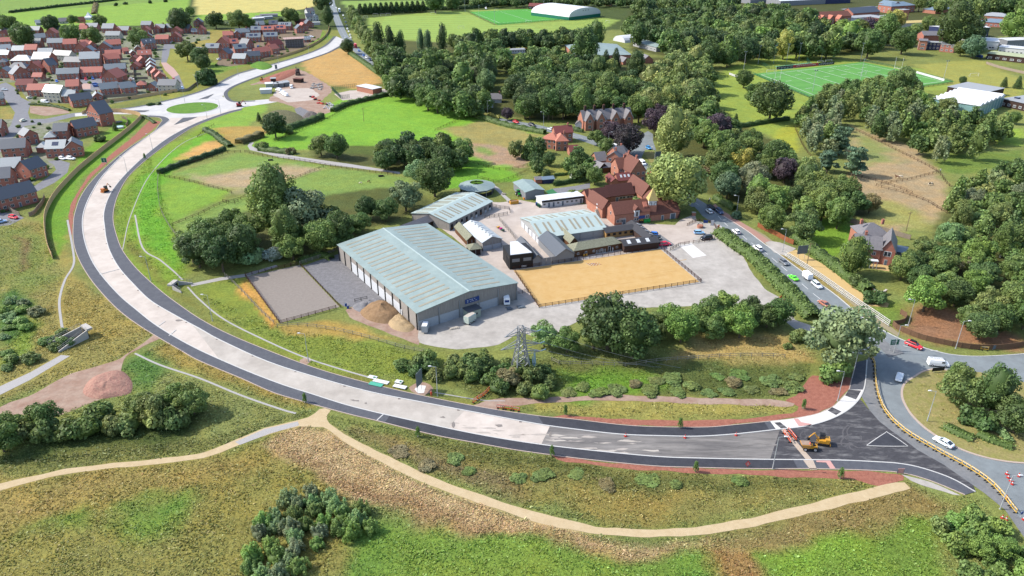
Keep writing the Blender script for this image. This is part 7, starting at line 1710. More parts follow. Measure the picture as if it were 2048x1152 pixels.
for x, y, rz, lb in ((302,562,0, 'grey street lamp inside the bend above the portal'),(617,723,0, 'grey street lamp by the bare earth patch'),(875,792,0, 'grey street lamp right of the new sign'),(425,642,0, 'slim grey lamp beside the gravel drain'),(256,351,0, 'street lamp at the upper bend'),(306,302,0, 'street lamp above the green direction sign'),(1545,938,3.1, 'grey street lamp on the near soil strip'),
                     (1675,802,0, 'slim lamp column on the red soil bank'),(1704,757,3.1, 'street lamp beside the big sage green tree'),(1854,843,0, 'street lamp on the dry grass island'),(1911,697,3.1, 'street lamp by the brown curved fence'),(1787,706,3.1, 'street lamp on the splitter island'),(1565,504,0, 'street lamp at the villa drive'),(1472,433,0, 'street lamp beside the blue-green bush'),
                     (2000,1018,3.1, 'street lamp behind the corner bushes'),(818,176,3.1, 'street lamp on the lane by the dark wood'),(883,206,3.1, 'street lamp on the lane above the red car'),(975,231,3.1, 'street lamp on the lane by the yellow hedge'),(1308,330,0, 'street lamp on the village corner island'),(1216,298,3.1, 'street lamp at the blue bus'),(1185,261,0, 'street lamp in front of the villas'),
                     (477,152,0, 'street lamp at the roundabout end of the link road'),(557,128,0, 'street lamp halfway up the link road'),(618,107,0, 'street lamp near the top of the link road'),(655,80,0, 'street lamp at the link road head'),(323,203,0, 'street lamp at the tan fence end'),(396,176,0, 'street lamp above the small roundabout'),(442,228,0, 'street lamp right of the small roundabout'),(415,240,0, 'street lamp below the small roundabout'),(370,205,0, 'street lamp on the splitter beside the roundabout'),(1816,652,0, 'dark lamp column at the fence corner'),(1087,255,0, 'street lamp where the lane passes the villas')):
 lamp(x, y, lb, rz)
def flood(x, y, label, h=14):
 r=empty('floodlight', G(x, y),0, label, 'floodlight', 'pitch floodlights'); MB().tube((0,0,0),(0,0, h),.16,.1,6).obj('mast', LAMPC, r)
 MB().box(-1.1,1.1,-.15,.15, h - .1, h + .1).obj('crossbar', LAMPC, r)
 for s in (-.8,.8): MB().box(s - .35, s + .35,-.4,.1, h, h + .5).obj('lamp_head', M_GREYD, r)
for x, y, lb in ((1487,141, 'floodlight at the near left pitch corner'),(1516,128, 'floodlight behind the park tree'),(1547,127, 'floodlight left of the teal court'),(1573,124, 'floodlight behind the teal court'),(1597,122, 'floodlight above the golden tree'),(1642,121, 'floodlight at the red banner'),(1721,122, 'floodlight at the far right pitch corner'),(1625,183, 'floodlight mast inside the near pitch fence'),(1721,158, 'floodlight mast in the pitch middle'),(1886,162, 'floodlight at the stand on the right'),(958,37, 'floodlight on the football pitch corner'),(989,50, 'floodlight at the near football corner'),(930,24, 'floodlight behind the playing field'),(1087,27, 'floodlight by the clubhouse'),(1047,12, 'floodlight at the far football corner')):
 flood(x, y, lb)
M_POLE=mat('timber_pole', A(150,130,104),.9,.1, noise=.1, scale=3)
for x, y, h, lb in ((728,243,8, 'wooden power pole in the bright far field'),(973,535 - 0,0, ''),(1812,462,8, 'wooden pole by the paddock fence'),(1613,533,9, 'wooden pole behind the road sign'),(1105,240,8, 'wooden pole in the wood edge by the lane')):
 if not h: continue
 r=empty('power_pole', G(x, y),.3, lb, 'pole'); MB().tube((0,0,0),(0,0, h),.15,.1,7).obj('pole', M_POLE, r); MB().box(-1,1,-.06,.06, h - .7, h - .55).obj('crossarm', M_POLE, r)
def sign(x, y, w, h, z, m, label, rz=0.0, back=None, name='road_sign', text=None):
 r=empty(name, G(x, y), rz, label, 'sign')
 for s in ((-.3,.3) if w > 1.2 else (0,)): MB().tube((w * s, .08,0),(w * s, .08, z + h),.06, n=6).obj('post', LAMPC, r)
 b=MB().box(-w / 2, w / 2,-.03,.04, z, z + h).obj('sign_plate', m, r)
 if back: MB().box(-w / 2 + .05, w / 2 - .05,.041,.06, z + .05, z + h - .05).obj('sign_back', back, r)
 if text:
  mb=MB()
  for (a, c, e, f) in text: mb.box(-w / 2 + w * a, -w / 2 + w * c, -.05,-.031, z + h * e, z + h * f)
  mb.obj('sign_symbol', M_WHITE, r)
 return r
M_SGREEN=mat('sign_green', A(10,120,82),.5,.4); M_SBACK=mat('sign_back_grey', A(120,130,134),.6,.4); M_RED=mat('red_plastic', A(214,60,50),.5,.3); M_ORANGE=mat('orange_plastic', A(240,96,52),.5,.3); M_YEL=mat('yellow_plastic', A(240,190,60),.5,.3)
BORD=[(0,1,0,.05),(0,1,.95,1),(0,.04,0,1),(.96,1,0,1)]
sign(210,329,2.6,2.3,1.0, M_SGREEN, 'green roundabout direction sign beside the outer footway',0, None, text=BORD + [(.46,.54,.15,.8),(.35,.65,.36,.44),(.35,.41,.36,.6),(.59,.65,.36,.6),(.38,.62,.56,.63)])
sign(840,783,3.2,4.2,2.0, M_SBACK, 'tall grey back of a new road sign on a white footing',1.2)
sign(1602,519,4.0,3.2,2.2, M_SBACK, 'large grey-backed sign facing the main road', .2)
sign(1315,325,3.2,4.0,1.6, M_SBACK, 'stacked grey-green direction sign on the village corner', .4)
sign(1785,702,2.6,1.8,2.0, M_SGREEN, 'green destination sign on the splitter island', .1, text=BORD + [(.15,.8,.62,.76),(.15,.6,.3,.44)])
sign(1622,688,.9,1.4,.8, M_SGREEN, 'small green notice board beside the sage green tree')
sign(1521,531,.7,1.3,.6, mat('sign_teal', A(20,150,140),.5), 'small teal sign on the roadside hedge')
sign(553,141,1.8,3.2,1.2, M_SBACK, 'tall grey sign back beside the link road')
sign(1875,745,3.6,1.1,.5, BM['K'], 'black chevron board on the edge of the island', .15)
sign(1988,700,1.3,1.2,.3, M_GREYD, 'small grey notice at the brown fence', .3)
def diamond(x, y, label):
 r=empty('works_sign', G(x, y),0, label, 'sign'); mb=MB(); mb.face([(0,-.1,.1),(.62,-.05,.95),(0,0,1.8),(-.62,-.05,.95)]); mb.face([(0,-.07,.1),(-.62,-.02,.95),(0,.03,1.8),(.62,-.02,.95)]); mb.obj('sign_plate', mat('sign_pinkred', A(232,92,92),.5), r)
 mb=MB(); mb.face([(0,-.13,.45),(.36,-.09,.95),(0,-.05,1.45),(-.36,-.09,.95)]); mb.obj('sign_face', mat('sign_pale', A(240,170,165),.5), r); MB().tube((0,.1,0),(0,.1,1.1),.04).obj('stand', M_BLK, r)
diamond(1494.5,934, 'red diamond works sign on the near footway')
def board(x, y, w, h, m, label, rz=0): 
 r=empty('notice_board', G(x, y), rz, label, 'notice board'); MB().box(-w / 2, w / 2,-.04,.04,.2,.2 + h).obj('board', m, r); MB().box(-w / 2,-w / 2 + .08,-.05,.05,0, h).obj('leg', M_GREYD, r); MB().box(w / 2 - .08, w / 2,-.05,.05,0, h).obj('leg', M_GREYD, r)
board(1800,948,1.4,1.3, M_TACT, 'pink-backed works board at the footway end'); board(1424,452,1.2,2.2, M_WHITE, 'white banner sign at the car park entrance'); board(1411,447,1.8,1.2, M_BLUE, 'blue sign on the curved fence by the well', -.1); board(1436,460,1.6,1.8, M_ORANGE, 'orange-red board at the car park entrance', .8)
board(1560,600,1.6,1.1, M_ORANGE, 'orange board beside the roadside hedge', .8); board(1567,605,1.2,.9, M_ORANGE, 'second smaller orange board by the hedge', .8)
a, L, rz=frame2((1553,139),(1668,128)); r=empty('advert_boards', a, rz, 'row of advertising boards with red banner behind the rugby pitch', 'advertising board')
for x0, x1, m_ in ((0,.28, BM['K']),(.285,.715, mat('banner_red', A(200,52,66),.6)),(.72,1, BM['K'])): MB().box(L * x0, L * x1,-.1,.1,0,2.2).obj('board', m_, r)
textmesh('HOME OF AMPUTEE FOOTBALL', r, (L * .5,-.13,.75),1.45, M_WHITE, align='CENTER')
mb=MB()
for i in range(14): x=L * (.02 + .018 * i); mb.box(x, x + .35,-.13,-.11,.3 + .4 * (i % 3),1.3 + .3 * (i % 2))
for i in range(14): x=L * (.735 + .018 * i); mb.box(x, x + .35,-.13,-.11,.3 + .4 * (i % 2),1.3 + .3 * (i % 3))
mb.obj('lettering', M_WHITE, r)
for (p, q), lb in zip((((1458,150),(1480,158)),((1535,176),(1562,190)),((1563,189),(1578,196)),((1832,147),(1888,163))),('first white pitch-side screen', 'second white pitch-side screen', 'third white pitch-side screen', 'long white bench stand at the right of the pitch')):
 a, L, rz=frame2(p, q); r=empty('pitch_screen', a, rz, lb + ' by the rugby pitch', 'pitch screen', 'pitch-side screens')
 n=max(2, int(L / 3))
 for i in range(n): MB().box(L * i / n + .1, L * (i + 1) / n - .1,-.06,.06,.3,1.8).obj('screen_panel', M_WHITE, r)
def goal(x, y, w, h, rz, label, d=1.5):
 r=empty('goal', G(x, y), rz, label, 'goal', 'football goals')
 for s in (-1,1): MB().tube((s * w / 2,0,0),(s * w / 2,0, h),.1).obj('goal_post', M_WHITE, r); MB().tube((s * w / 2,0, h),(s * w / 2, d, 0),.05).obj('stay', M_WHITE, r)
 MB().tube((-w / 2,0, h),(w / 2,0, h),.1).obj('crossbar', M_WHITE, r); MB().tube((-w / 2, d, .05),(w / 2, d, .05),.05).obj('ground_bar', M_WHITE, r)
for x, y, w, rz, lb in ((731,36,5,.1, 'left of the spare goals by the conifers'),(751,32,6,.1, 'second spare goal by the conifers'),(766,32,6,.1, 'third spare goal by the conifers'),(777,31,5,.1, 'fourth spare goal by the conifers'),(867,29,6,0, 'goal at the far end of the striped pitch'),(922,57,6,0, 'goal in the middle of the striped pitch'),(1215,46,5,-.7, 'small goal right of the sports hall'),(1057,45,6,0, 'goal at the near end of the football pitch'),(993,22,5,0, 'goal at the far end of the football pitch'),
      (1541,146,6,0, 'white goal at the rugby pitch corner'),(1657,126,6,.3, 'goal behind the red banner'),(1727,150,4,.2, 'small goal inside the rugby pitch'),(1948,153,7.3,.2, 'large goal on the far lawn'),(1640,128,5,.2, 'goal left of the banner goals')):
 goal(x, y, w, 2.4, rz, lb)
def rugby(p, q, lb):
 a, L, rz=frame2(p, q); r=empty('rugby_posts', a, rz, lb, 'rugby posts')
 for x in (0, L): MB().tube((x, 0,0),(x, 0,11),.12,.08).obj('post', M_WHITE, r); MB().tube((x, 0,0),(x, 0,1.8),.35, n=8).obj('post_pad', M_BLUE, r)
 MB().tube((0,0,3),(L, 0,3),.1).obj('crossbar', M_WHITE, r)
rugby((1548,168),(1558,171), 'rugby posts with blue pads at the near end'); rugby((1787,143),(1801,146), 'rugby posts with blue pads at the far end')

# ------------------------------------------------------------------ vehicles
def paint(name): 
 m=mat(name, (1,1,1),.28,.5, objcol=True); return m
PAINTM=paint('car_paint'); TYRE=mat('tyre',(.012,.012,.013),.8,.2); RIM=mat('wheel_rim',(.5,.5,.52),.35,.5, metal=.5); HEADL=mat('headlight_glass',(.85,.85,.82),.2,.6); TAILL=mat('tail_light',(.45,.02,.02),.3,.5)
def wheelmesh():
 mb=MB(); mb.tube((0,-.11,0),(0,.11,0),.33, n=14, m=0); mb.tube((0,-.125,0),(0,.125,0),.2, n=10, m=1); return mb.mesh('wheel', [TYRE, RIM])
WHEEL=wheelmesh()
def loft(st, m=0, cap=True):
 """st: list of (x, [(y,z)...]) rings"""
 mb=MB(); n=len(st[0][1])
 for x, ring in st: mb.v += [(x, y, z) for y, z in ring]
 for i in range(len(st) - 1):
  for k in range(n): mb.f.append((i * n + k, i * n + (k + 1) % n, (i + 1) * n + (k + 1) % n, (i + 1) * n + k)); mb.m.append(m)
 if cap: mb.f.append(tuple(range(n - 1,-1,-1))); mb.m.append(m); e=(len(st) - 1) * n; mb.f.append(tuple(e + k for k in range(n))); mb.m.append(m)
 return mb
def ring(w, z0, z1, t=.12): return [(-w + t, z0),(w - t, z0),(w, z0 + t),(w * 1.0,(z0 + z1) * .55),(w - t, z1 - .03),(w - t * 2.2, z1),(-w + t * 2.2, z1),(-w + t, z1 - .03),(-w, (z0 + z1) * .55),(-w, z0 + t)]
CARS={}
def car_meshes(kind):
 if kind in CARS: return CARS[kind]
 sp={'hatch': (4.2,.88,.92,1.47,(-2.0,-1.55,.35,1.05),.84), 'estate': (4.8,.92,.95,1.5,(-2.3,-1.9,.5,1.25),.86), 'saloon': (4.7,.92,.92,1.43,(-1.75,-1.0,.4,1.2),.84),
          'suv': (4.7,.96,1.1,1.75,(-2.25,-1.95,.5,1.2),1.02), 'coupe': (4.5,.94,.88,1.3,(-1.9,-.9,.2,1.05),.78), 'sports': (4.3,.96,.78,1.12,(-1.1,-.55,.05,.95),.68), 'open': (4.2,.88,.88,.9,(-1.1,-1.0,.3,.4),.8)}[kind]
 L, w, b, rf, cb, bz=sp; h=L / 2
 body=loft([(-h, ring(w * .82,.34, b * .82)),(-h + .12, ring(w * .95,.26, b * .97)),(-h + .5, ring(w, .2, b)),(cb[3], ring(w, .2, b)),(h - .75, ring(w, .2, bz)),(h - .2, ring(w * .93,.24, bz * .86)),(h, ring(w * .78,.32, bz * .66))]).mesh('body', [PAINTM], True)
 cw=w * .86; tw=w * .7
 def cr(hw, z): return [(-hw, z),(hw, z)]
 mb=MB(); v=[(cb[0],-cw, b - .04),(cb[3],-cw, b - .04),(cb[3], cw, b - .04),(cb[0], cw, b - .04),(cb[1],-tw, rf - .04),(cb[2],-tw, rf - .04),(cb[2], tw, rf - .04),(cb[1], tw, rf - .04)]
 mb.v=v; mb.f=[(0,1,5,4),(1,2,6,5),(2,3,7,6),(3,0,4,7),(4,5,6,7),(0,3,2,1)]; mb.m=[0] * 6
 glass=mb.mesh('window_glass', [M_GLASS if kind != 'open' else M_DARK])
 roof=loft([(cb[1] - .05,[(-tw * .98, rf - .06),(tw * .98, rf - .06),(tw * .9, rf),(-tw * .9, rf)]),(cb[2] + .05,[(-tw * .98, rf - .06),(tw * .98, rf - .06),(tw * .9, rf),(-tw * .9, rf)])]).mesh('roof', [PAINTM])
 pl=MB()
 for s in (-1,1):
  for x0, x1 in ((cb[0], cb[1]),(cb[3], cb[2]),((cb[0] + cb[3]) / 2 - .1,(cb[1] + cb[2]) / 2)): pl.tube((x0, s * cw, b - .03),(x1, s * tw, rf - .03),.05, n=4)
 pil=pl.mesh('pillars', [PAINTM]); hl=MB().box(-.12,.05,-.2,.2,-.07,.07).mesh('headlight', [HEADL]); tl=MB().box(-.05,.08,-.16,.16,-.09,.09).mesh('tail_light', [TAILL])
 CARS[kind]=(body, glass, roof, pil, hl, tl, sp); return CARS[kind]
def car(x, y, dx, dy, kind, col, label, group='cars on the roads', name='car', cat='car'):
 body, glass, roof, pil, hl, tl, sp=car_meshes(kind); a=G(x, y); d=G(x + dx, y + dy) - a; r=empty(name, a, math.atan2(d.y, d.x), label, cat, group); r.location.z=.1; L, w=sp[0], sp[1]
 link('body', body, r, color=col); link('window_glass', glass, r)
 if kind != 'open': link('roof', roof, r, color=col)
 if kind not in ('open',): link('pillars', pil, r, color=col)
 for sx in (-.3 * L, .31 * L):
  for sy in (-w + .1, w - .1): link('wheel', WHEEL, r, (sx, sy, .33))
 for s in (-1,1): link('headlight', hl, r, (L / 2 - .12, s * w * .62, sp[5] * .74)); link('tail_light', tl, r, (-L / 2 + .02, s * w * .66, sp[2] * .75))
 return r
WHT=(.78,.78,.78); BLKc=(.015,.016,.02); GRYc=(.12,.13,.14); SIL=(.5,.53,.55); REDc=(.55,.02,.03); BLUc=(.02,.1,.38); LBL=(.28,.42,.6); NAV=(.03,.05,.12)
SE=(33,26)
for x, y, dx, dy, k, c, lb in (
 (1418,425,-10,-8, 'hatch', WHT, 'white car beside the dark car with flat trailer'),(1439,426,10,9, 'suv', NAV, 'dark blue off-roader towing a flat trailer'),(1472,466,-10,-7.5, 'hatch', WHT, 'white hatchback on the main road above the arrow marking'),(1515,500,-10,-8, 'suv', WHT, 'white car on the main road nearest the roadside hedge'),
 (1567,527,10,8, 'saloon', GRYc, 'dark grey saloon on the main road'),(1586,558,-10,-7, 'sports',(.12,.75,.03), 'lime green sports car on the main road'),(1633,573,10,8, 'estate', SIL, 'silver estate car towing the white livestock trailer'),(1647,610,-10,-7, 'coupe',(.32,.12,.07), 'copper brown coupe on the main road'),
 (1827,694,12,5, 'estate', REDc, 'red estate car with black roof box entering the roundabout'),(1798,758,-4,12, 'open', SIL, 'silver open-topped convertible on the roundabout'),(1886,888,-12,-6.5, 'coupe',(.6,.68,.72), 'pale silver coupe on the roundabout exit'),
 (1297,298,8,5, 'hatch',(.03,.22,.48), 'bright blue car on the side road'),(1300,350,-4,-4, 'hatch', REDc, 'red car half hidden by the huge lime tree'),(1305,471,-10,-1, 'hatch',(.02,.14,.5), 'bright blue hatchback parked by the sheds'),(1311,478,10,2, 'hatch', BLKc, 'black hatchback parked below the blue one'),(1329,491,10,-1, 'estate',(.5,.02,.06), 'red estate parked at the arena corner'),
 (1398,468,10,0, 'hatch',(.22,.4,.58), 'light blue hatchback parked near the well'),(1412,479,-10,1, 'suv', BLKc, 'black car parked at the gate'),
 (1032,246,10,3, 'hatch', REDc, 'red car parked by the purple garden tree'),(1064,252,10,3, 'suv', BLKc, 'black car on the lane near the villas'),(1101,260,-10,-3, 'hatch', SIL, 'silver car on the lane above the red hipped house'),
 (710 + 8,103,8,8, 'hatch', BLUc, 'blue car behind the first lorry on the lane'),(727.5,112,8,7, 'hatch', BLUc, 'second blue car in the lane queue'),(733,116,8,7, 'hatch', WHT, 'white car between blue car and navy van in the queue'),(740,121,8,7, 'suv', NAV, 'navy people carrier in the lane queue'),(750,129.5,8,6, 'saloon', GRYc, 'dark grey car in the lane queue'),(762.5,139,8,6, 'hatch', WHT, 'white car ahead of the red truck on the lane'),
 (786,158,8,6, 'hatch',(.8,.16,.03), 'orange car behind the red truck on the lane'),(795.5,164.5,8,6, 'hatch', WHT, 'white car following the orange car'),(811,175,8,6, 'saloon', SIL, 'silver car on the lane under the wood'),(844,190,10,4.5, 'suv', WHT, 'white car on the lane above the bright field'),(886,206.5,10,4, 'hatch', REDc, 'red car on the lane at the field hedge'),(902,212,10,4, 'hatch',(.2,.2,.35), 'purplish grey car behind the red car'),(925,219,10,4, 'hatch',(.6,.45,.1), 'yellow car on the lane by the hedge'),(949,227,10,4, 'hatch', WHT, 'white car beside the yellow clipped hedge'),
 (9,181,10,0, 'hatch', SIL, 'silver car on the estate road at the left edge'),(47,243,10,-3, 'hatch',(.7,.68,.5), 'cream car on the estate road below the houses'),(60,197,10,-2, 'hatch',(.65,.65,.5), 'cream car parked outside the red-roofed house'),(193,173.5,10,-1, 'hatch', BLUc, 'front blue car in the parking court'),(191,169.5,10,-1, 'hatch', BLUc, 'rear blue car in the parking court'),(172,160,3,6, 'hatch', REDc, 'red car parked at the red-roofed terrace'),(186,158.5,3,6, 'hatch', BLUc, 'blue car parked at the red-roofed terrace'),(155,161,3,6, 'hatch', SIL, 'silver car parked at the grey-roofed terrace'),(114,164,3,6, 'hatch',(.05,.15,.5), 'blue car beside the left parking bay'),(264,160,10,0, 'hatch', WHT, 'white car behind the small gabled garage'),(203,157,3,6, 'hatch', REDc, 'dark red car at the terrace end'),
 (125,319,10,2, 'hatch', WHT, 'left white car in front of the solar house'),(142,319.5,10,1, 'suv', WHT, 'right white car in front of the solar house'),(28,437,10,2, 'hatch', REDc, 'red car behind the nearest terrace'),(2,446,10,-2, 'hatch', LBL, 'light blue car at the left edge car park'),(32,160,6,3, 'suv', WHT, 'white car parked at the estate bend'),(348,160,3,6, 'hatch', REDc, 'red car parked by the cream house'),(365,178,3,6, 'hatch', LBL, 'blue-grey car at the cream house corner'),
 (419,93.5,10,0, 'hatch', REDc, 'red car in the new estate street'),(438,120,10,-3, 'hatch', WHT, 'white car parked beside the solar corner house'),(517,94,6,-3, 'hatch', BLUc, 'blue car in the new estate square'),(542,87,6,-3, 'hatch', WHT, 'white car in the new estate square'),(623,75,10,0, 'suv', WHT, 'white vehicle beside the scaffolded block'),(345,87,10,0, 'hatch', WHT, 'white car at the end of the second far row'),(100,79,4,5, 'hatch',(.1,.2,.5), 'blue car between the far houses'),(557,14.5 + 180,0,0, 'hatch', WHT, '')):
 if lb: car(x, y, dx, dy, k, c, lb, 'parked cars' if ('parked' in lb or 'court' in lb) else 'cars on the roads')
for i, (x, y, c, w_) in enumerate(((660,9, BLUc, 'blue'),(665.5,12, WHT, 'white'),(673,17, WHT, 'white'),(686.5,32, WHT, 'white'),(689,38, GRYc, 'grey'),(691.5,45.5, NAV, 'navy'),(693.5,53, GRYc, 'grey'),(695,59, WHT, 'white'),(697.5,64.5, WHT, 'white'),(700,71.5, WHT, 'white'),(701.5,77, WHT, 'white'),(691.5,76, SIL, 'silver'),(703.5,83, GRYc, 'grey'))):
 car(x, y, 3,9, 'hatch', c, f'{w_} car in the queue at the top of the lane, {ordw(i)} down', 'queue at the top of the lane')
def boxy(name, x, y, dx, dy, L, W, H, body, roofm, label, cat, z0=.5, cab=None, windows=False, group=None, wheels=(-.35,.35)):
 a=G(x, y); d=G(x + dx, y + dy) - a; r=empty(name, a, math.atan2(d.y, d.x), label, cat, group); r.location.z=.1
 mb=MB(); t=.12; mb.prism([(-W + t, z0),(W - t, z0),(W, z0 + t),(W, H - .2),(W - .2, H),(-W + .2, H),(-W, H - .2),(-W, z0 + t)],-L / 2, L / 2, axis='x'); mb.obj('body', body, r)
 MB().box(-L / 2 + .1, L / 2 - .1,-W + .2, W - .2, H + .003, H + .06).obj('roof', roofm, r)
 if windows:
  for s in (-1,1): MB().box(-L / 2 + .4, L / 2 - .3, s * W - .02, s * W + .02, H * .45, H * .72).obj('window_glass', M_GLASS, r)
  MB().box(L / 2 - .02, L / 2 + .02,-W + .15, W - .15, H * .4, H * .8).obj('windscreen', M_GLASS, r)
 for f in wheels:
  for s in (-1,1): link('wheel', WHEEL, r, (L * f, s * (W - .12),.4),0,1.2)
 if cab:
  MB().prism([(L / 2 + .1,.4),(L / 2 + 1.9,.4),(L / 2 + 1.8,1.4),(L / 2 + 1.4, cab[1]),(L / 2 + .1, cab[1])],-W + .05, W - .05).obj('cab', cab[0], r); MB().box(L / 2 + 1.45, L / 2 + 1.86,-W + .12, W - .12,1.5, cab[1] - .2).obj('windscreen', M_GLASS, r); 
  for s in (-1,1): link('wheel', WHEEL, r, (L / 2 + 1, s * (W - .1),.4),0,1.3)
 return r
WP=mat('white_vehicle_paint',(.78,.78,.78),.3,.5); NP=mat('navy_vehicle_paint',(.02,.04,.22),.3,.5); RP_=mat('red_vehicle_paint',(.42,.04,.05),.35,.5)
def van(x, y, dx, dy, label, grp='vans'):
 a=G(x, y); d=G(x + dx, y + dy) - a; r=empty('van', a, math.atan2(d.y, d.x), label, 'van', grp); r.location.z=.1
 st=[]; W=.95
 for X, z in ((-2.6,1.9),(-2.5,2.0),(.9,2.0),(1.25,1.9),(1.95,1.15),(2.5,.95),(2.62,.6)): st.append((X, ring(W, .25, z, .14)))
 loft(st).obj('body', WP, r); MB().face([(1.3,-.8,1.86),(1.98,-.84,1.17),(1.98,.84,1.17),(1.3,.8,1.86)]) ; mb=MB(); mb.face([(1.28,-.78,1.9),(1.98,-.82,1.19),(1.98,.82,1.19),(1.28,.78,1.9)]); mb.obj('windscreen', M_GLASS, r)
 for s in (-1,1): MB().box(.5,1.35, s * W - .02, s * W + .02,1.2,1.7).obj('side_window', M_GLASS, r); link('headlight', car_meshes('hatch')[4], r, (2.52, s * .65,.75))
 for sx in (-1.7,1.6):
  for s in (-1,1): link('wheel', WHEEL, r, (sx, s * .85,.33))
 return r
v=van(1875,731,12,1, 'white van with ladder on the roof at the roundabout'); mb=MB()
for s in (-.25,.25): mb.box(-2.4,1.6, s - .03, s + .03,2.1,2.18)
for i in range(9): mb.box(-2.3 + i * .45,-2.24 + i * .45,-.25,.25,2.12,2.16)
mb.obj('ladder', M_METAL, v)
van(1285,329,8,6, 'white van on the village road by the corner island'); van(557.5,182,-10,-2, 'first white van parked in the compound'); van(565,188,-10,-2, 'second white van parked in the compound'); van(571,192,-10,-3, 'third white van parked in the compound'); van(583,176,2,6, 'white van parked apart from the other compound vans'); van(91,206,12,1, 'white van parked below the cream dormer house'); van(972,18,5,5, 'white van by the football car park')
boxy('lorry',679,24,3,9,9,1.25,3.9, WP, WP, 'white box lorry in the queue at the lane top', 'lorry', .9,(WP, 2.7)); boxy('lorry',711,95,6,8,6,1.2,3.3, RP_, RP_, 'dark red lorry at the round junction tree', 'lorry', .9,(RP_, 2.6)); boxy('lorry',774,149,8,6,7,1.25,3.6, RP_, mat('pink_roof', A(190,150,150),.5), 'red truck with pale roof halfway down the lane', 'lorry', .9,(RP_, 2.6))
boxy('bus',1235,310,12,8,12,1.27,4.3, NP, WP, 'blue double-decker bus with white roof behind the cottages', 'bus', .35, windows=True)
boxy('flat_trailer',1423,417,10,8,5.5,1.1,.75, BM['K'], BM['K'], 'dark flat trailer towed by the blue off-roader', 'trailer', .6, wheels=(-.1,.08))
boxy('livestock_trailer',1614,558,10,8,3.4,.95,2.3, WP, WP, 'white livestock trailer behind the silver estate', 'trailer', .45, windows=False, wheels=(-.12,.12))
boxy('horse_trailer',851,663,3,-9,3.0,.9,2.5, mat('grey_trailer', A(200,204,206),.4), WP, 'grey-white horse trailer at the barn corner', 'trailer', .4, wheels=(-.1,.12))
boxy('horsebox',940,645,8,-5,3.6,1.0,2.6, mat('green_white_box', A(214,226,214),.5), M_STONET, 'pale green box trailer in front of the porch', 'trailer', .4, wheels=(-.3,.3))
r=boxy('caravan',1013,608,-2,-8,2.8,.95,2.5, WP, WP, 'small white caravan with blue windows by the arena gate', 'caravan', .4, wheels=(0,)); MB().box(-1.2,1.2,-.98,-.94,1.2,2.0).obj('side_window', M_BLUE, r); MB().box(-1.43,-1.39,-.7,.7,1.2,2.0).obj('end_window', M_BLUE, r)
for o in bpy.data.objects:
 if o.get('label', '').startswith('red estate car with black'): MB().prism([(-1.3,1.56),(.5,1.56),(.3,1.85),(-1.2,1.9)],-.4,.4).obj('roof_box', BM['K'], o)

# ------------------------------------------------------------------ plant and machines
MY=mat('machine_yellow', A(232,168,56),.45,.4); MR=mat('machine_red', A(206,60,60),.45,.4); MO=mat('machine_orange', A(226,130,50),.45,.4)
def excavator(x, y, rz, s, m, label):
 r=empty('excavator', G(x, y), rz, label, 'excavator', 'diggers'); r.scale=(s,) * 3; r.location.z=.08
 for q in (-.9,.9): MB().prism([(-1.3,.1),(1.3,.1),(1.5,.35),(1.3,.65),(-1.3,.65),(-1.5,.35)], q - .22, q + .22).obj('track', TYRE, r)
 MB().box(-1.5,1.0,-.95,.95,.75,1.5).obj('body', m, r); MB().prism([(-.4,1.5),(.95,1.5),(.85,2.7),(-.4,2.75)],-.9,.1).obj('cab', M_GLASS, r); MB().box(-.42,.87,-.93,.13,2.76,2.85).obj('cab_roof', BM['K'], r)
 MB().box(-1.6,-.5,-.9,.95,1.5,1.95).obj('engine_cover', m, r)
 MB().tube((.9,.4,1.3),(2.4,.4,3.3),.2,.17).obj('boom', m, r); MB().tube((2.4,.4,3.3),(3.5,.4,1.7),.15,.12).obj('dipper', m, r); MB().prism([(3.3,1.7),(3.75,1.6),(3.8,.9),(3.2,1.1)],.05,.75).obj('bucket', BM['K'], r); MB().box(-1.9,-1.75,-1,1,.2,.7).obj('blade', m, r)
excavator(1644,888, math.pi * .92,.9, MY, 'yellow excavator digging at the junction'); excavator(211,384,1.2,.95, MO, 'orange excavator on the new carriageway'); excavator(479,213,.35,1.1, MR, 'red excavator by the small roundabout'); excavator(596,150,1.9,1.6, mat('machine_dark', A(84,70,66),.6), 'dark excavator in the compound heap'); excavator(523,161,1.5,.8, MY, 'small machine at the compound stone pile'); excavator(1046,8,.2,1.2, mat('machine_teal', A(60,200,180),.5), 'teal excavator beside the clubhouse')
def dumper(x, y, rz, label):
 r=empty('dumper', G(x, y), rz, label, 'dumper'); r.location.z=.08
 for sx in (-1.1,1.1):
  for s in (-.8,.8): link('wheel', WHEEL, r, (sx, s, .5),0,1.5)
 MB().box(-1.6,.3,-.6,.6,.6,1.2).obj('body', MY, r); mb=MB(); mb.prism([(.2,.8),(1.6,.8),(2.2,1.7),(0,1.7)],-.9,.9); mb.obj('skip', mat('skip_yellow', A(220,160,80),.6), r); MB().box(.15,2.0,-.75,.75,1.68,1.8).obj('load', M_SOILP, r)
 MB().box(-1.1,-.6,-.35,.35,1.2,1.5).obj('seat', BM['K'], r); MB().tube((-1.4,-.5,1.2),(-1.4,-.5,2.6),.04).tube((-1.4,.5,1.2),(-1.4,.5,2.6),.04).tube((-1.4,-.5,2.6),(-1.4,.5,2.6),.04).obj('roll_bar', MY, r)
dumper(1618,899, math.pi * .97, 'yellow site dumper with raised skip beside the excavator')
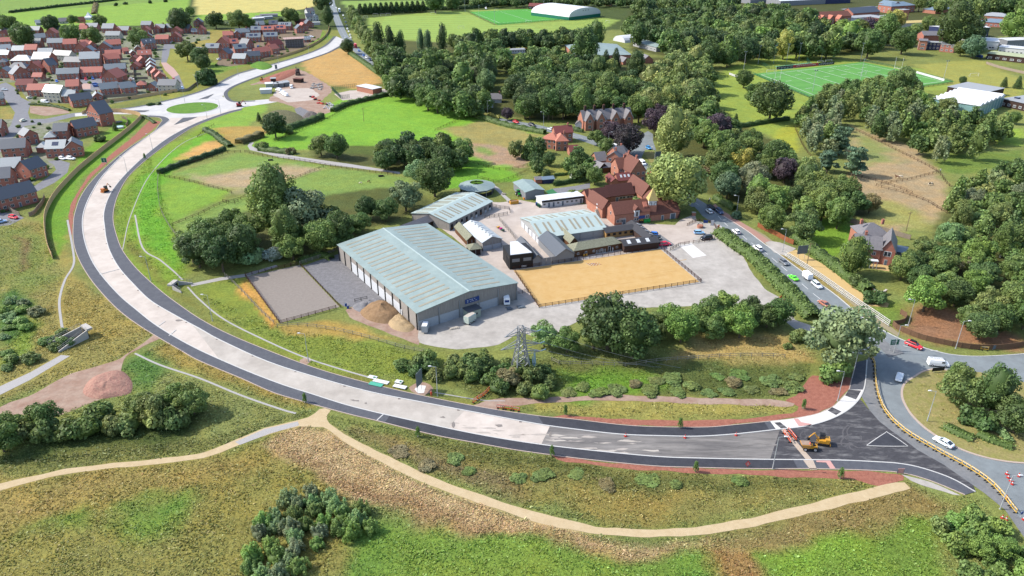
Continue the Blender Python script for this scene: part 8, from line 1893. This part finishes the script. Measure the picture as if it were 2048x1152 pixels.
def person(x, y, top, legs, label, rz=0.0, h=1.75, z=.1, seated=False, skin=(.45,.28,.2)):
 r=empty('person', G(x, y), rz, label, 'person', 'people'); r.location.z=z; s=h / 1.75
 V=[(0,0,.95),(0,0,1.2),(0,0,1.42),(0,0,1.55),(0,0,1.68),(.11,0,.92),(.13,.05,.5),(.13,-.02,.06),(.13,.14,.03),(-.11,0,.92),(-.13,-.06,.5),(-.13,.04,.06),(-.13,.2,.03),(.2,0,1.4),(.27,.02,1.12),(.26,.14,.9),(-.2,0,1.4),(-.27,.02,1.12),(-.26,.16,.92)]
 E=[(0,1),(1,2),(2,3),(3,4),(0,5),(5,6),(6,7),(7,8),(0,9),(9,10),(10,11),(11,12),(2,13),(13,14),(14,15),(2,16),(16,17),(17,18)]
 rad=[.15,.14,.16,.06,.11,.1,.07,.05,.045,.1,.07,.05,.045,.08,.05,.04,.08,.05,.04]
 if seated:
  for i, p in ((6,(.14,.42,.88)),(7,(.14,.45,.45)),(8,(.14,.58,.4)),(10,(-.14,.42,.88)),(11,(-.14,.45,.45)),(12,(-.14,.58,.4))): V[i]=p
 me=bpy.data.meshes.new('body'); me.from_pydata([tuple(c * s for c in p) for p in V], E, []); o=link('body', me, r)
 md=o.modifiers.new('skin', 'SKIN'); me.skin_vertices[0].data[0].use_root=True
 for i, q in enumerate(rad): me.skin_vertices[0].data[i].radius=(q * s, q * s)
 sb=o.modifiers.new('sub', 'SUBSURF'); sb.levels=sb.render_levels=1
 me.materials.append(legs)
 dg=bpy.context.evaluated_depsgraph_get(); ev=bpy.data.meshes.new_from_object(o.evaluated_get(dg)); o.modifiers.clear(); o.data=ev; ev.materials.clear()
 for m_ in (legs, top, mat('skin', skin, .6)): ev.materials.append(m_)
 for p in ev.polygons: c=p.center; p.material_index=2 if (c.z > 1.5 * s or (abs(c.x) > .2 * s and c.z < .98 * s and c.z > .8 * s)) else (1 if c.z > .93 * s else 0); p.use_smooth=True
 mb=MB(); mb.tube((0,-.01,1.68 * s),(0,-.01,1.82 * s),.12 * s, .07 * s, 8); mb.obj('hat', top, r)
HV=mat('hi_vis_orange', A(244,84,56),.6); DKC=mat('dark_cloth', A(50,54,70),.9); WHC=mat('white_cloth', A(232,232,232),.9)
person(863,794, HV, HV, 'worker in orange hi-vis clothing beside the new footway'); person(1617,901, HV, DKC, 'seated dumper driver in orange hi-vis',1.6,1.6,.75, True); person(1419,404, WHC, DKC, 'pedestrian in white top by the bus stop'); person(1417,407, DKC, DKC, 'second pedestrian in dark clothes by the bus stop'); person(1880,345, WHC, DKC, 'figure in pale clothes at the paddock corner')
def tractor(x, y, rz, m, label, s=1):
 r=empty('tractor', G(x, y), rz, label, 'tractor'); r.scale=(s,) * 3
 for q in (-.75,.75): link('rear_wheel', WHEEL, r, (-.8, q, .75),0,2.2); link('front_wheel', WHEEL, r, (1.1, q, .45),0,1.3)
 MB().prism([(.1,.7),(1.7,.7),(1.7,1.35),(.1,1.5)],-.35,.35).obj('bonnet', m, r); MB().prism([(-1.1,.9),(.2,.9),(.1,2.3),(-1.0,2.3)],-.55,.55).obj('cab', M_GLASS, r); MB().box(-1.15,.2,-.62,.62,2.32,2.45).obj('cab_roof', m, r)
tractor(1037,391,-1.2, mat('tractor_green', A(30,150,60),.4), 'green tractor outside the machinery shed'); tractor(1978,118,3.0, M_BLUE, 'blue tractor on the far school lawn',1.6)
boxy('tanker_trailer',1957,116,-4,-1,7,1.1,2.6, M_BLUE, M_BLUE, 'blue tanker trailer behind the blue tractor', 'trailer', .7)
def openbox(name, x, y, L, W, H, m, label, cat, rz=0.0, fill=None, group=None):
 r=empty(name, G(x, y), rz, label, cat, group); mb=MB(); t=.08
 for (a_, b_, c_, d_) in ((-L / 2, L / 2,-W / 2,-W / 2 + t),(-L / 2, L / 2, W / 2 - t, W / 2),(-L / 2,-L / 2 + t, -W / 2 + t, W / 2 - t),(L / 2 - t, L / 2,-W / 2 + t, W / 2 - t)): mb.box(a_, b_, c_, d_, .05, H)
 mb.box(-L / 2, L / 2,-W / 2, W / 2,0,.05); mb.obj('container', m, r)
 if fill: MB().box(-L / 2 + t, L / 2 - t, -W / 2 + t, W / 2 - t, .06, H * .75).obj('contents', fill, r)
openbox('skip',1028,407,3.6,1.9,1.4, MY, 'yellow skip full of rubbish beside the narrow path', 'skip', .3, M_SOILP)
openbox('trailer_box',1052,398,2.2,1.4,.8, MO, 'small orange cart by the machinery shed', 'cart', .3, M_SOILP)
for i, (x, y, m_, w_) in enumerate(((1282,446, BM['K'], 'black lidded yellow'),(1290,445, mat('bin_green', A(40,180,80),.5), 'left green'),(1297,444, mat('bin_green',(1,1,1)), 'right green'),(1073,411, M_BLUE, 'blue'),(1076,413, mat('bin_dgreen', A(20,96,70),.5), 'dark green'),(1079,415, mat('bin_dgreen',(1,1,1)), 'second dark green'))):
 r=empty('wheelie_bin', G(x, y),.1, f'{w_} bin {"at the brick stable wall" if i < 3 else "at the end of the white cabin"}', 'bin', 'refuse bins'); w=.65 if i < 3 else .4
 MB().prism([(-w * .85,.1),(w * .85,.1),(w, 1.2),(-w, 1.2)],-.5,.5).obj('body', m_, r); MB().box(-w - .03, w + .03,-.55,.55,1.21,1.32).obj('lid', MY if i == 0 else m_, r)
for i, (x, y, c) in enumerate(((996,457, MY),(1001,460, mat('pink_plastic', A(230,60,150),.5)),(1005,463, mat('bin_dgreen',(1,1,1))))):
 r=empty('wheelbarrow', G(x, y),.6, f'{["yellow", "pink", "dark green"][i]} wheelbarrow leaning by the tall grey railing', 'wheelbarrow', 'wheelbarrows'); MB().prism([(-.3,.35),(.5,.35),(.75,.85),(-.55,.85)],-.4,.4).obj('tray', c, r); link('wheel', WHEEL, r, (.75,0,.25),0,.7); MB().tube((-.3,.3,.5),(-1,.3,.6),.03).tube((-.3,-.3,.5),(-1,-.3,.6),.03).obj('handle', M_METAL, r)
mb=MB()
for i, x in enumerate(range(1192,1212,3)):
 r=empty('jump_stand', G(x, 507 - (x - 1192) * .14),.15, f'white jump wing stacked behind the sand arena, {ordw(i)} from left', 'show jump', 'stacked jump wings'); MB().box(-.05,.05,-.5,.5,0,1.5).obj('wing', M_WHITE, r); MB().box(-.3,.3,-.5,.5,0,.08).obj('foot', M_WHITE, r)
for i, x in enumerate((1220,1225)):
 r=empty('jump_stand', G(x, 503),.15, f'{["left", "right"][i]} separate white jump wing near the dark shed', 'show jump', 'stacked jump wings'); MB().box(-.05,.05,-.5,.5,0,1.6).obj('wing', M_WHITE, r); MB().box(-.3,.3,-.5,.5,0,.08).obj('foot', M_WHITE, r)
for i, (x, y) in enumerate(((1168,513),(1173,512))):
 r=empty('barrel', G(x, y),0, f'{["left", "right"][i]} yellow barrel behind the arena fence', 'barrel', 'yellow barrels'); MB().tube((0,0,0),(0,0,1.1),.35, n=10).obj('drum', MY, r); MB().tube((0,0,1.1),(0,0,1.14),.3, n=10).obj('lid', M_GREYD, r)
for i in range(5):
 r=empty('jump_pole', G(1172 + i * 3.5,528 + (i % 3) * 1.8),.12 + .1 * (i % 2), f'red and white jump pole lying on the sand, {ordw(i)} from left', 'jump pole', 'poles on the sand'); 
 for k in range(6): MB().tube((k * .5,0,.1),(k * .5 + .5,0,.1),.06, n=6).obj('pole_band', MR if k % 2 else M_WHITE, r)
for i in range(5):
 r=empty('pole_stack', G(1162 + i * 7,517.5 - i),.2, f'white jump poles stacked behind the fence, {ordw(i)} bundle from left', 'jump poles', 'stacked poles')
 for k in range(4): MB().tube((0, k * .18,.1),(3.2, k * .18 + .1,.1),.06, n=5).obj('pole', M_WHITE, r)
r=empty('brick_well', G(1400,455),0, 'round brick well with arched iron frame at the car park entrance', 'well'); MB().tube((0,0,0),(0,0,1.0),1.2, n=16).obj('wall', BM['O'], r); mb=MB()
for k in range(8): t0, t1=math.pi * k / 8, math.pi * (k + 1) / 8; mb.tube((math.cos(t0),0,1.0 + 1.1 * math.sin(t0)),(math.cos(t1),0,1.0 + 1.1 * math.sin(t1)),.09)
mb.obj('arch', BM['K'], r)
r=empty('brick_pier', G(1387,431),0, 'short brick gate pier beside the main road', 'pier'); MB().box(-.7,.7,-.5,.5,0,1.3).obj('wall', BM['O'], r); MB().box(-.8,.8,-.6,.6,1.3,1.45).obj('coping', M_STONET, r)
for i, (x, y) in enumerate(((692,612),(696,617))):
 r=empty('barrel', G(x, y),0, f'{["far", "near"][i]} blue drum at the corner of the grey arena', 'barrel', 'blue drums'); MB().tube((0,0,0),(0,0,.95),.35, n=10).obj('drum', M_BLUE, r); MB().tube((0,0,.95),(0,0,1.0),.28, n=10).obj('lid', M_GREYD, r)
def pallets(x, y, label, m, n=5):
 r=empty('timber_pile', G(x, y),.3, label, 'timber pile')
 for k in range(n):
  for j in range(3): MB().box(-1.3 + k * .5,-.95 + k * .5,-1 + .1 * j, 1 - .1 * j, .05 + .12 * j, .14 + .12 * j, rz=.4 * (j - 1) + .1 * k).obj('plank', m, r)
pallets(908,656, 'pile of broken pale pallets in the gravel yard', M_STONET); pallets(1022,617, 'dark trailer frame beside the white caravan', M_GREYD, 3); pallets(1044,614, 'stack of grey timbers by the arena corner', M_GREYD, 4)
pallets(1010,388, 'picnic bench on the walker lawn', M_GPOST, 3)

# ------------------------------------------------------------------ barriers and cones
BAR_OR=mat('barrier_amber', A(255,208,92),.5,.3)
def barrier_mesh(m):
 mb=MB(); mb.box(-.95,.95,-.03,.03,.78,1.0,0); mb.box(-.95,.95,-.03,.03,.2,.34,0); mb.box(-.95,-.86,-.03,.03,.34,.78,0); mb.box(.86,.95,-.03,.03,.34,.78,0); mb.box(-.04,.04,-.03,.03,.34,.78,0); a=mb.mesh('panel', [m])
 mb=MB()
 for k in range(6): mb.box(-.9 + k * .3,-.75 + k * .3,-.045,-.031,.8,.97,0); mb.box(-.9 + k * .3,-.75 + k * .3,.031,.045,.8,.97,0)
 b=mb.mesh('reflective_strip', [M_WHITE]); mb=MB(); mb.box(-.8,-.55,-.35,.35,0,.1); mb.box(.55,.8,-.35,.35,0,.1); mb.box(-.7,-.65,-.05,.05,.1,.3); mb.box(.65,.7,-.05,.05,.1,.3); return a, b, mb.mesh('foot', [TYRE])
BA, BO, BR_=barrier_mesh(BAR_OR), barrier_mesh(M_ORANGE), barrier_mesh(M_RED)
def barriers(pts, ms, label, group, sp=1.98, sm=5, cat='barrier'):
 P=resample(line(pts, sm), sp)
 for a, b in zip(P, P[1:]):
  d=b - a; c=(a + b) / 2; c.z=.06; r=empty('barrier', c, math.atan2(d.y, d.x) + R.uniform(-.06,.06), label, cat, group); r.scale=(1,1.3,1.2)
  for n_, me in zip(('panel', 'reflective_strip', 'foot'), ms): link(n_, me, r)
YB=[(1738,710),(1743,718),(1748.4,730),(1750.5,766.7),(1758.9,803),(1774.5,831.8),(1803,860),(1834.4,881),(1884.4,909.3),(1924.7,931),(1959.3,952.5),(1988,975.6),(2011,1001.5),(2031.3,1027.4),(2041,1037.5)]
barriers(YB, BA, 'yellow plastic barrier in the long curving line beside the roundabout road', 'yellow barriers along the roundabout')
barriers([(946,808),(955,800),(968,793),(980,780),(995,768)], BO, 'orange barrier in the zigzag line left of the pylon', 'orange barriers by the pylon')
barriers([(993,817),(1020,820),(1048,825)], BO, 'orange barrier along the footway below the pylon', 'orange barriers along the footway')
barriers([(1566,866),(1575,878),(1582,888)], BO, 'orange barrier on the left side of the trench', 'barriers beside the trench'); barriers([(1575,862),(1586,875),(1596,887)], BO, 'orange barrier on the right side of the trench', 'barriers beside the trench'); barriers([(1573,852),(1581,850),(1586,853)], BR_, 'red barrier on the corner pavement', 'red barriers on the pavement')
barriers([(1945,695),(1962,700),(1983,702)], BA, 'barrier in front of the brown curved fence', 'barriers at the brown fence')
psheet('trench', [(1562,860),(1570,858),(1625,920),(1614,922)],.075, mat('trench_backfill', A(206,188,170),.95,.1, noise=.2, scale=1.5), 'pale backfilled trench across the black asphalt')
psheet('trench', [(1606,921),(1626,921),(1634,940),(1620,940)],.13, mat('trench_backfill',(1,1,1)), 'pale rubble patch across the near footway')
def conemesh():
 a=MB().tube((0,0,.05),(0,0,.75),.2,.05,8).mesh('cone', [M_RED]); b=MB().tube((0,0,.3),(0,0,.5),.151,.112,8).mesh('white_band', [M_WHITE]); c=MB().box(-.25,.25,-.25,.25,0,.06).mesh('base', [M_RED]); return a, b, c
CM=conemesh()
for i, (x, y, lb) in enumerate(((1251,873, 'cone at the first white splash on the inner kerb'),(1370,876, 'cone at the middle white splash on the inner kerb'),(1472,871, 'cone at the last white splash on the inner kerb'),(2013,949, 'leftmost cone in the roundabout cluster'),(2016,956, 'second cone in the roundabout cluster'),(2021,963, 'third cone in the roundabout cluster'),(2024,969, 'lowest cone in the roundabout cluster'),(2037,953, 'cone apart at the right of the cluster'),(2012,997, 'cone behind the yellow barriers'),(2004,1037, 'left cone on the corner pavement'),(2012,1040, 'right cone on the corner pavement'),(2047,1040, 'cone at the picture edge'))):
 r=empty('traffic_cone', G(x, y), R.random(), 'red and white ' + lb, 'traffic cone', 'traffic cones'); r.location.z=.08; r.scale=(1.25,) * 3
 for n_, me in zip(('cone', 'white_band', 'base'), CM): link(n_, me, r)
r=empty('road_sign', G(2041,1034),.4, 'round blue arrow sign at the end of the yellow barriers', 'sign'); MB().tube((0,0,1.1),(0,-.05,1.1),.4, n=16).obj('sign_plate', M_BLUE, r); MB().tube((0,.02,0),(0,.02,1.1),.04).obj('post', LAMPC, r)
for k, (x, y) in enumerate(((1258,876),(1378,879),(1482,874))): psheet('stain', [(x, y - 3),(x + 12, y - 2),(x + 16, y + 2),(x + 6, y + 4),(x - 3, y + 2)],.066, M_STONE, 'white slurry stain beside the cone', sm=3, jitter=.3)

# ------------------------------------------------------------------ heaps, underpass, saplings, compound clutter
def heap(name, pts, h, m, label, cat, rough=.5, seed=1):
 P=GP(pts); c=sum(P, Vector()) / len(P); Q=smooth(P, 4, True); n=len(Q); rings=9; v=[]; f=[]
 for j in range(rings):
  t=j / (rings - 1)
  for q in Q:
   p=q.lerp(c, t); z=h * (1 - (1 - t) ** 2) ** .8 + (fbm(np.array([p.x * .6 + seed]), np.array([p.y * .6]),4)[0] - .5) * h * rough * 2 * min(1, t * 3); v.append((p.x - c.x, p.y - c.y, max(z, .0) if j else -.02))
 for j in range(rings - 1):
  for k in range(n): f.append((j * n + k, j * n + (k + 1) % n, (j + 1) * n + (k + 1) % n, (j + 1) * n + k))
 me=bpy.data.meshes.new(name); me.from_pydata(v, [], f); me.materials.append(m); me.polygons.foreach_set('use_smooth', [True] * len(f)); me.update()
 return tag(link(name, me, None, (c.x, c.y, 0)), label, cat)
M_HEAP=mat('brown_sand_heap', A(172,142,110),.95,.05, noise=.15, scale=1.5, col2=A(150,120,90), detail=10, bump=.2); M_CHIP=mat('pale_straw_heap', A(196,170,132),.95,.05, noise=.25, scale=3, detail=10, bump=.2)
heap('sand_heap', [(720,622),(745,605),(775,606),(800,625),(795,640),(770,648),(735,640)],2.4, M_HEAP, 'large brown sand heap against the barn corner', 'heap'); heap('straw_heap', [(775,640),(795,625),(815,640),(830,655),(815,665),(785,658)],1.3, M_CHIP, 'lower pale heap beside the sand heap', 'heap', .5); heap('gravel_heap', [(705,612),(740,598),(765,598),(770,606),(735,618),(718,624)],1.3, M_DGRAV, 'low grey gravel heap behind the sand heap', 'heap')
heap('rubble_heap', [(165,785),(185,755),(235,740),(262,758),(262,785),(225,795),(190,798)],1.6, mat('red_rubble', A(176,128,116),.95,.1, noise=.25, scale=1.6, col2=A(196,156,136), detail=10, bump=.3), 'reddish rubble heap on the bare earth', 'heap', .5)
heap('weedy_mound', [(525,238),(545,222),(580,222),(608,236),(600,250),(560,256),(535,252)],2.6, mat('weedy_mound', A(140,136,104),.95,.05, noise=.3, scale=1.5, col2=A(96,96,72), detail=10, bump=.3), 'weed-covered spoil mound by the compound', 'mound', .3)
heap('soil_heap', [(520,160),(560,145),(590,137),(600,142),(570,158),(535,166)],1.2, M_SOIL, 'low red soil heap at the back of the compound', 'heap', .5); heap('rubble_heap', [(605,234),(620,222),(635,228),(630,238),(612,240)],1.2, mat('grey_rubble', A(120,112,108),.95,.1, noise=.4, scale=2, bump=.3), 'dark grey rubble heap in the compound', 'heap', .8)
heap('grass_mound', [(500,132),(515,123),(535,126),(545,134),(525,140)],1.6, mat('lush_grass',(1,1,1)), 'smooth green mound at the end of the fence', 'mound', .1)
for i, (x1, y1, x2, y2, D, m_, rf, lb) in enumerate(((521,188,543,187,6, 'V', 'w', 'large white site cabin in the compound'),(532,176,547,175,6, 'C', 'w', 'pale green cabin behind the white site cabin'),(548,176,557,175.5,6, 'E', 'f', 'grey container left of its twins'),(558,175,568,174,7, 'E', 'f', 'grey container in the middle of three'),(570,173,580,172,7, 'E', 'f', 'grey container right of its twins'),(542,165,552,164.5,4, 'D', 'f', 'dark open container at the compound back'),(587,165,602,166,4, 'D', 'n', 'rusty brown skip container beside the machines'))):
 rr, L, fz=house((x1, y1),(x2, y2), 'f', rf, m_, D, 1, lb, 'site cabins and containers', win=False, hw=2.6, rise=0, cat='site container', name='site_container')
 for k in range(3): MB().box(L * k / 3 + .1, L * (k + 1) / 3 - .1,-.06,.02,.2,2.4).obj('side_panel', BM[m_], rr)
for i in range(60):
 t=R.random(); 
 if i < 25: x, y=622 + R.uniform(0,22),170 + R.uniform(-2,10); mm=M_STONE; w_='pale'
 elif i < 42: x, y=620 + 35 * t + R.uniform(-5,5),193 + 20 * t + R.uniform(-3,3); mm=R.choice([MR, M_SOILP, M_ORANGE, M_BLK]); w_='mixed'
 else: x, y=650 + R.uniform(0,18),208 + R.uniform(-3,12); mm=M_KERB; w_='white'
 r=empty('stored_block', G(x, y), R.uniform(0,3), {'pale': 'pale bagged stone stored at the right of the compound', 'mixed': 'mixed red and dark site material stacked in the compound', 'white': 'white concrete kerb stack at the compound corner'}[w_], 'stored material', {'pale': 'bagged stone', 'mixed': 'mixed site materials', 'white': 'kerb stacks'}[w_])
 for k in range(3): MB().box(-1.1 + .4 * k, -.7 + .4 * k + .3,-.7,.7,.05,.5 + .25 * (k % 2)).obj('block', mm, r)
for i, (x, y, w, m_, lb) in enumerate(((745,755,2.4, M_WHITE, 'white and green sign panel lying on wrapped steel'),(762,764,4.4, M_WHITE, 'long white bundle lying beside the footway'),(752,770,3.8, mat('sign_mint', A(90,190,160),.5), 'mint green sign panel lying on the verge'),(798,765,2.0, M_WHITE, 'white sign with green arrows lying in the grass'),(800,775,3.6, M_WHITE, 'white post bundle at the end of the sign stack'))):
 r=empty('sign_panel', G(x, y),-.35, lb, 'sign panel', 'sign panels on the verge'); MB().box(-w / 2, w / 2,-.7,.7,.1 + .05 * i, .2 + .05 * i).obj('panel', m_, r); MB().box(-w / 2,-w / 2 + .2,-.6,.6,0,.1 + .05 * i).box(w / 2 - .2, w / 2,-.6,.6,0,.1 + .05 * i).obj('batten', M_GPOST, r)
 if i in (0,3): MB().box(w * .1, w * .4,-.3,.3,.2 + .05 * i, .22 + .05 * i).obj('sign_symbol', M_SGREEN, r)
def portal(cx, cy, ang, label, L=9, W=3.2, h=2.6):
 r=empty('underpass_portal', G(cx, cy), ang, label, 'underpass'); PC=mat('portal_concrete', A(206,200,192),.85,.15, noise=.08, scale=.6)
 for s, sp in ((-1,1.0),(1,1.0)):
  mb=MB(); y0=s * W / 2; y1=s * (W / 2 + 1.6); P=[(0, y0,0),(0, y0, h),(L, y1,.5),(L, y1,0)]; Q=[(x, y + s * .35, z) for x, y, z in P]; mb.face(P); mb.face(Q[::-1])
  for i in range(4): mb.face([P[i], Q[i], Q[(i + 1) % 4], P[(i + 1) % 4]])
  mb.obj('wing_wall', PC, r)
  mb=MB()
  for k in range(6):
   t=k / 5; x=L * t; y=y0 + (y1 - y0) * t + s * .18; z=h + (.5 - h) * t; mb.tube((x, y, z),(x, y, z + 1.1),.035, n=4)
  mb.tube((0, y0 + s * .18, h + 1.1),(L, y1 + s * .18,1.6),.035, n=4); mb.tube((0, y0 + s * .18, h + .6),(L, y1 + s * .18,1.1),.03, n=4); mb.obj('handrail', M_METAL, r)
 MB().box(-1.6,0,-W / 2 - .35, W / 2 + .35, h - .3, h + .3).obj('lintel', PC, r); MB().box(-.3,-.1,-W / 2, W / 2,0, h - .3).obj('opening', M_DARK, r)
portal(172,672, math.radians(-128), 'concrete underpass portal with flared wing walls left of the new road')
portal(352,575, math.radians(-10), 'smaller concrete underpass head on the inside of the bend',4,3.0,1.6)
def sapling(x, y, label, c=(.12,.2,.05)):
 r=empty('sapling', G(x, y), R.random() * 6, label, 'sapling', 'newly planted saplings'); me, tr, H=KINDS['birch'][0]; link('stem', tr, r, scale=(.9,.9,1.1)); link('leaves', me, r, scale=(.7,.7,1.05), color=c)
 mb=MB(); mb.box(-.3,-.24,-.03,.03,0,.9); mb.box(.24,.3,-.03,.03,0,.9); mb.box(-.3,.3,-.02,.02,.6,.7); mb.obj('stake', M_GPOST, r)
for x, y, lb in ((1104,912, 'sapling at the left end of the red soil strip'),(1391,944, 'sapling in the middle of the red soil strip'),(1680,957, 'yellowish sapling below the pink tactile slabs'),(836,874, 'small sapling at the dark footway edge'),(1131,830, 'sapling above the inner footway'),(1606,818, 'sapling at the edge of the corner soil bank'),(1360,856, 'sapling on the inner red soil strip'),(290,318, 'sapling beside the upper footway'),(610,806, 'small sapling by the path fork')): sapling(x, y, lb)
def pylon():
 r=empty('pylon', G(1042,752),.35, 'grey lattice terminal pylon standing in the scrub', 'pylon'); b, t, h=2.3,.75,15.0
 def c(k, z): w=b + (t - b) * min(1, z / 11.5); return Vector(((1,1,-1,-1)[k] * w, (1,-1,-1,1)[k] * w, z))
 lv=[0,2.6,5,7.2,9.2,11,13,15]
 for k in range(4): 
  mb=MB(); mb.tube(c(k, 0), c(k, 11),.2,.16,5); mb.tube(c(k, 11), c(k, h),.16,.12,5); mb.obj('leg', M_METAL, r)
 for a_, z in zip(lv, lv[1:]):
  mb=MB()
  for k in range(4): j=(k + 1) % 4; mb.tube(c(k, a_), c(j, z),.09, n=4, cap=False); mb.tube(c(j, a_), c(k, z),.09, n=4, cap=False); mb.tube(c(k, z), c(j, z),.06, n=4, cap=False)
  mb.obj('bracing', M_METAL, r)
 for z, L, s in ((13.2,4.0,-1),(13.2,3.2,1),(9.6,5.0,-1),(9.4,4.2,1),(7.0,4.6,1)):
  mb=MB(); w=.8
  tip=Vector((s * (w + L),-.6, z)); 
  for y in (-w, w):
   mb.tube((s * w, y, z), tip, .1, n=4); mb.tube((s * w, y, z + 1.3), tip, .1, n=4)
  for q in range(1,5): p=q / 5; mb.tube(Vector((s * w, -w, z)).lerp(tip, p), Vector((s * w, w, z + 1.3)).lerp(tip, p),.04, n=4, cap=False); mb.tube(Vector((s * w, w, z)).lerp(tip, p), Vector((s * w, -w, z + 1.3)).lerp(tip, p),.04, n=4, cap=False)
  mb.obj('cross_arm', M_METAL, r)
  if s > 0: MB().tube(tip, tip + Vector((1.6,.8,-.2)),.13, n=6).obj('insulator', mat('insulator_blue', A(150,186,206),.3,.5), r)
 for i, (x, y) in enumerate(((2.9,-1.6),(3.8,-.2),(4.6,1.2))):
  MB().tube((x, y, 0),(x, y, 2.6),.22,.18,8).tube((x, y, 2.6),(x - .3, y, 6.4),.14, n=6).obj('cable_sealing_end', mat('insulator_blue',(1,1,1)), r)
 MB().box(1.9,2.0,-2.4,-1.9,3,3.6).obj('warning_plate', MY, r)
 for (x0, z0, px, py, pz, lb) in ((5.0,13.4,1360,742,1.0, 'upper'),(5.4,9.6,1322,738,0.5, 'middle'),(5.4,7.2,1300,730,0.2, 'lower')):
  o=Vector((math.cos(.35) * x0, math.sin(.35) * x0, z0)) + G(1042,752); e=G(px, py, 0); e.z=pz; mb=MB(); pr=o
  for k in range(1,13):
   q=o.lerp(e, k / 12); q.z -= 1.2 * math.sin(math.pi * k / 12); mb.tube(pr, q, .035, n=4, cap=False); pr=q
  tag(mb.obj('power_line', M_METAL), f'{lb} power line sagging from the pylon to the right', 'power line')
pylon()
def horse(x, y, rz, c1, label, s=1.0, c2=None, graze=True, name='horse'):
 r=empty(name, G(x, y), rz, label, name); r.scale=(s,) * 3
 V=[(-.7,0,1.15),(-.2,0,1.12),(.35,0,1.12),(.7,0,1.22)] + ([(1.1,0,.95),(1.35,0,.5),(1.5,0,.2)] if graze else [(1.0,0,1.6),(1.15,0,1.85),(1.45,0,1.65)])
 E=[(i, i + 1) for i in range(6)]; rad=[.27,.3,.29,.26,.16,.13,.08]
 for sx, base, kn in ((-1,0,(-.12,.6)),(1,3,(0,.55))):
  for sy in (-1,1):
   i=len(V); bx=V[base][0]; V += [(bx + kn[0] * .3, sy * .17,.85),(bx + kn[0], sy * .16, kn[1] - .05),(bx, sy * .16,.1)]; rad += [.13,.065,.05]; E += [(base, i),(i, i + 1),(i + 1, i + 2)]
 i=len(V); V += [(-.98,0,1.05),(-1.08,0,.6)]; rad += [.05,.06]; E += [(0, i),(i, i + 1)]
 me=bpy.data.meshes.new('body'); me.from_pydata(V, E, []); o=link('body', me, r); md=o.modifiers.new('s', 'SKIN'); me.skin_vertices[0].data[0].use_root=True
 for k, q in enumerate(rad): me.skin_vertices[0].data[k].radius=(q, q)
 sb=o.modifiers.new('b', 'SUBSURF'); sb.levels=sb.render_levels=1
 ev=bpy.data.meshes.new_from_object(o.evaluated_get(bpy.context.evaluated_depsgraph_get())); o.modifiers.clear(); o.data=ev; ev.materials.clear(); ev.materials.append(c1); ev.materials.append(c2 or c1)
 for p in ev.polygons: p.use_smooth=True; p.material_index=1 if (c2 and math.sin(p.center.x * 4) > .1) else 0
BR=mat('chestnut_coat',(.16,.06,.03),.6); CRM=mat('cream_coat',(.6,.52,.4),.7); BKC=mat('black_coat',(.015,.013,.012),.5)
horse(1794,357,3.0, BR, 'chestnut horse standing by the paddock gate', graze=False); horse(1801,356,3.2, CRM, 'cream pony behind the chestnut horse', .95); horse(1860,371,.1, BKC, 'black and white horse grazing in the right paddock',1.05, CRM)
horse(721,368,.5, CRM, 'white pony grazing in the wide paddock', .7); horse(737,365,1, BR, 'small brown pony grazing in the wide paddock', .7)
openbox('water_trough',762,353,2.4,1,.6, BM['K'], 'black trough in the wide paddock', 'trough', .3, M_DARK); openbox('water_trough',541,321,2.2,1,.6, BM['K'], 'black trough in the bare paddock', 'trough', .1, M_DARK)
r=empty('pool', G(239,256),0, 'round pale garden pool inside the fence curve', 'pool'); MB().tube((0,0,0),(0,0,.9),2.3, n=20).obj('wall', M_WHITE, r); MB().tube((0,0,.9),(0,0,.93),2.15, n=20).obj('cover', mat('pool_cover', A(190,222,222),.3), r)
r=empty('trampoline', G(239,246),0, 'dark round trampoline in the fenced garden', 'trampoline'); MB().tube((0,0,.8),(0,0,.88),1.8, n=18).obj('mat', BM['K'], r)
for k in range(4): MB().tube((math.cos(k * 1.57) * 1.6, math.sin(k * 1.57) * 1.6,0),(math.cos(k * 1.57) * 1.6, math.sin(k * 1.57) * 1.6,.8),.05).obj('leg', M_METAL, r)
for i, (pts, lb) in enumerate((([(236,150),(262,151),(290,150)], 'upper garden fence between the terrace and garages'),([(240,158),(268,159),(300,158)], 'middle garden fence between the terrace and garages'),([(243,165),(270,166),(300,165)], 'lower garden fence between the terrace and garages'),([(66,162),(85,164),(106,158)], 'garden fence beside the left terrace'),([(268,138),(268,150),(270,166)], 'cross fence joining the three garden fences'),([(195,196),(220,195),(280,190)], 'garden fence below the grey-roofed pair'))):
 panel_fence(pts, lb, 3,1.8, M_PANG, 2)
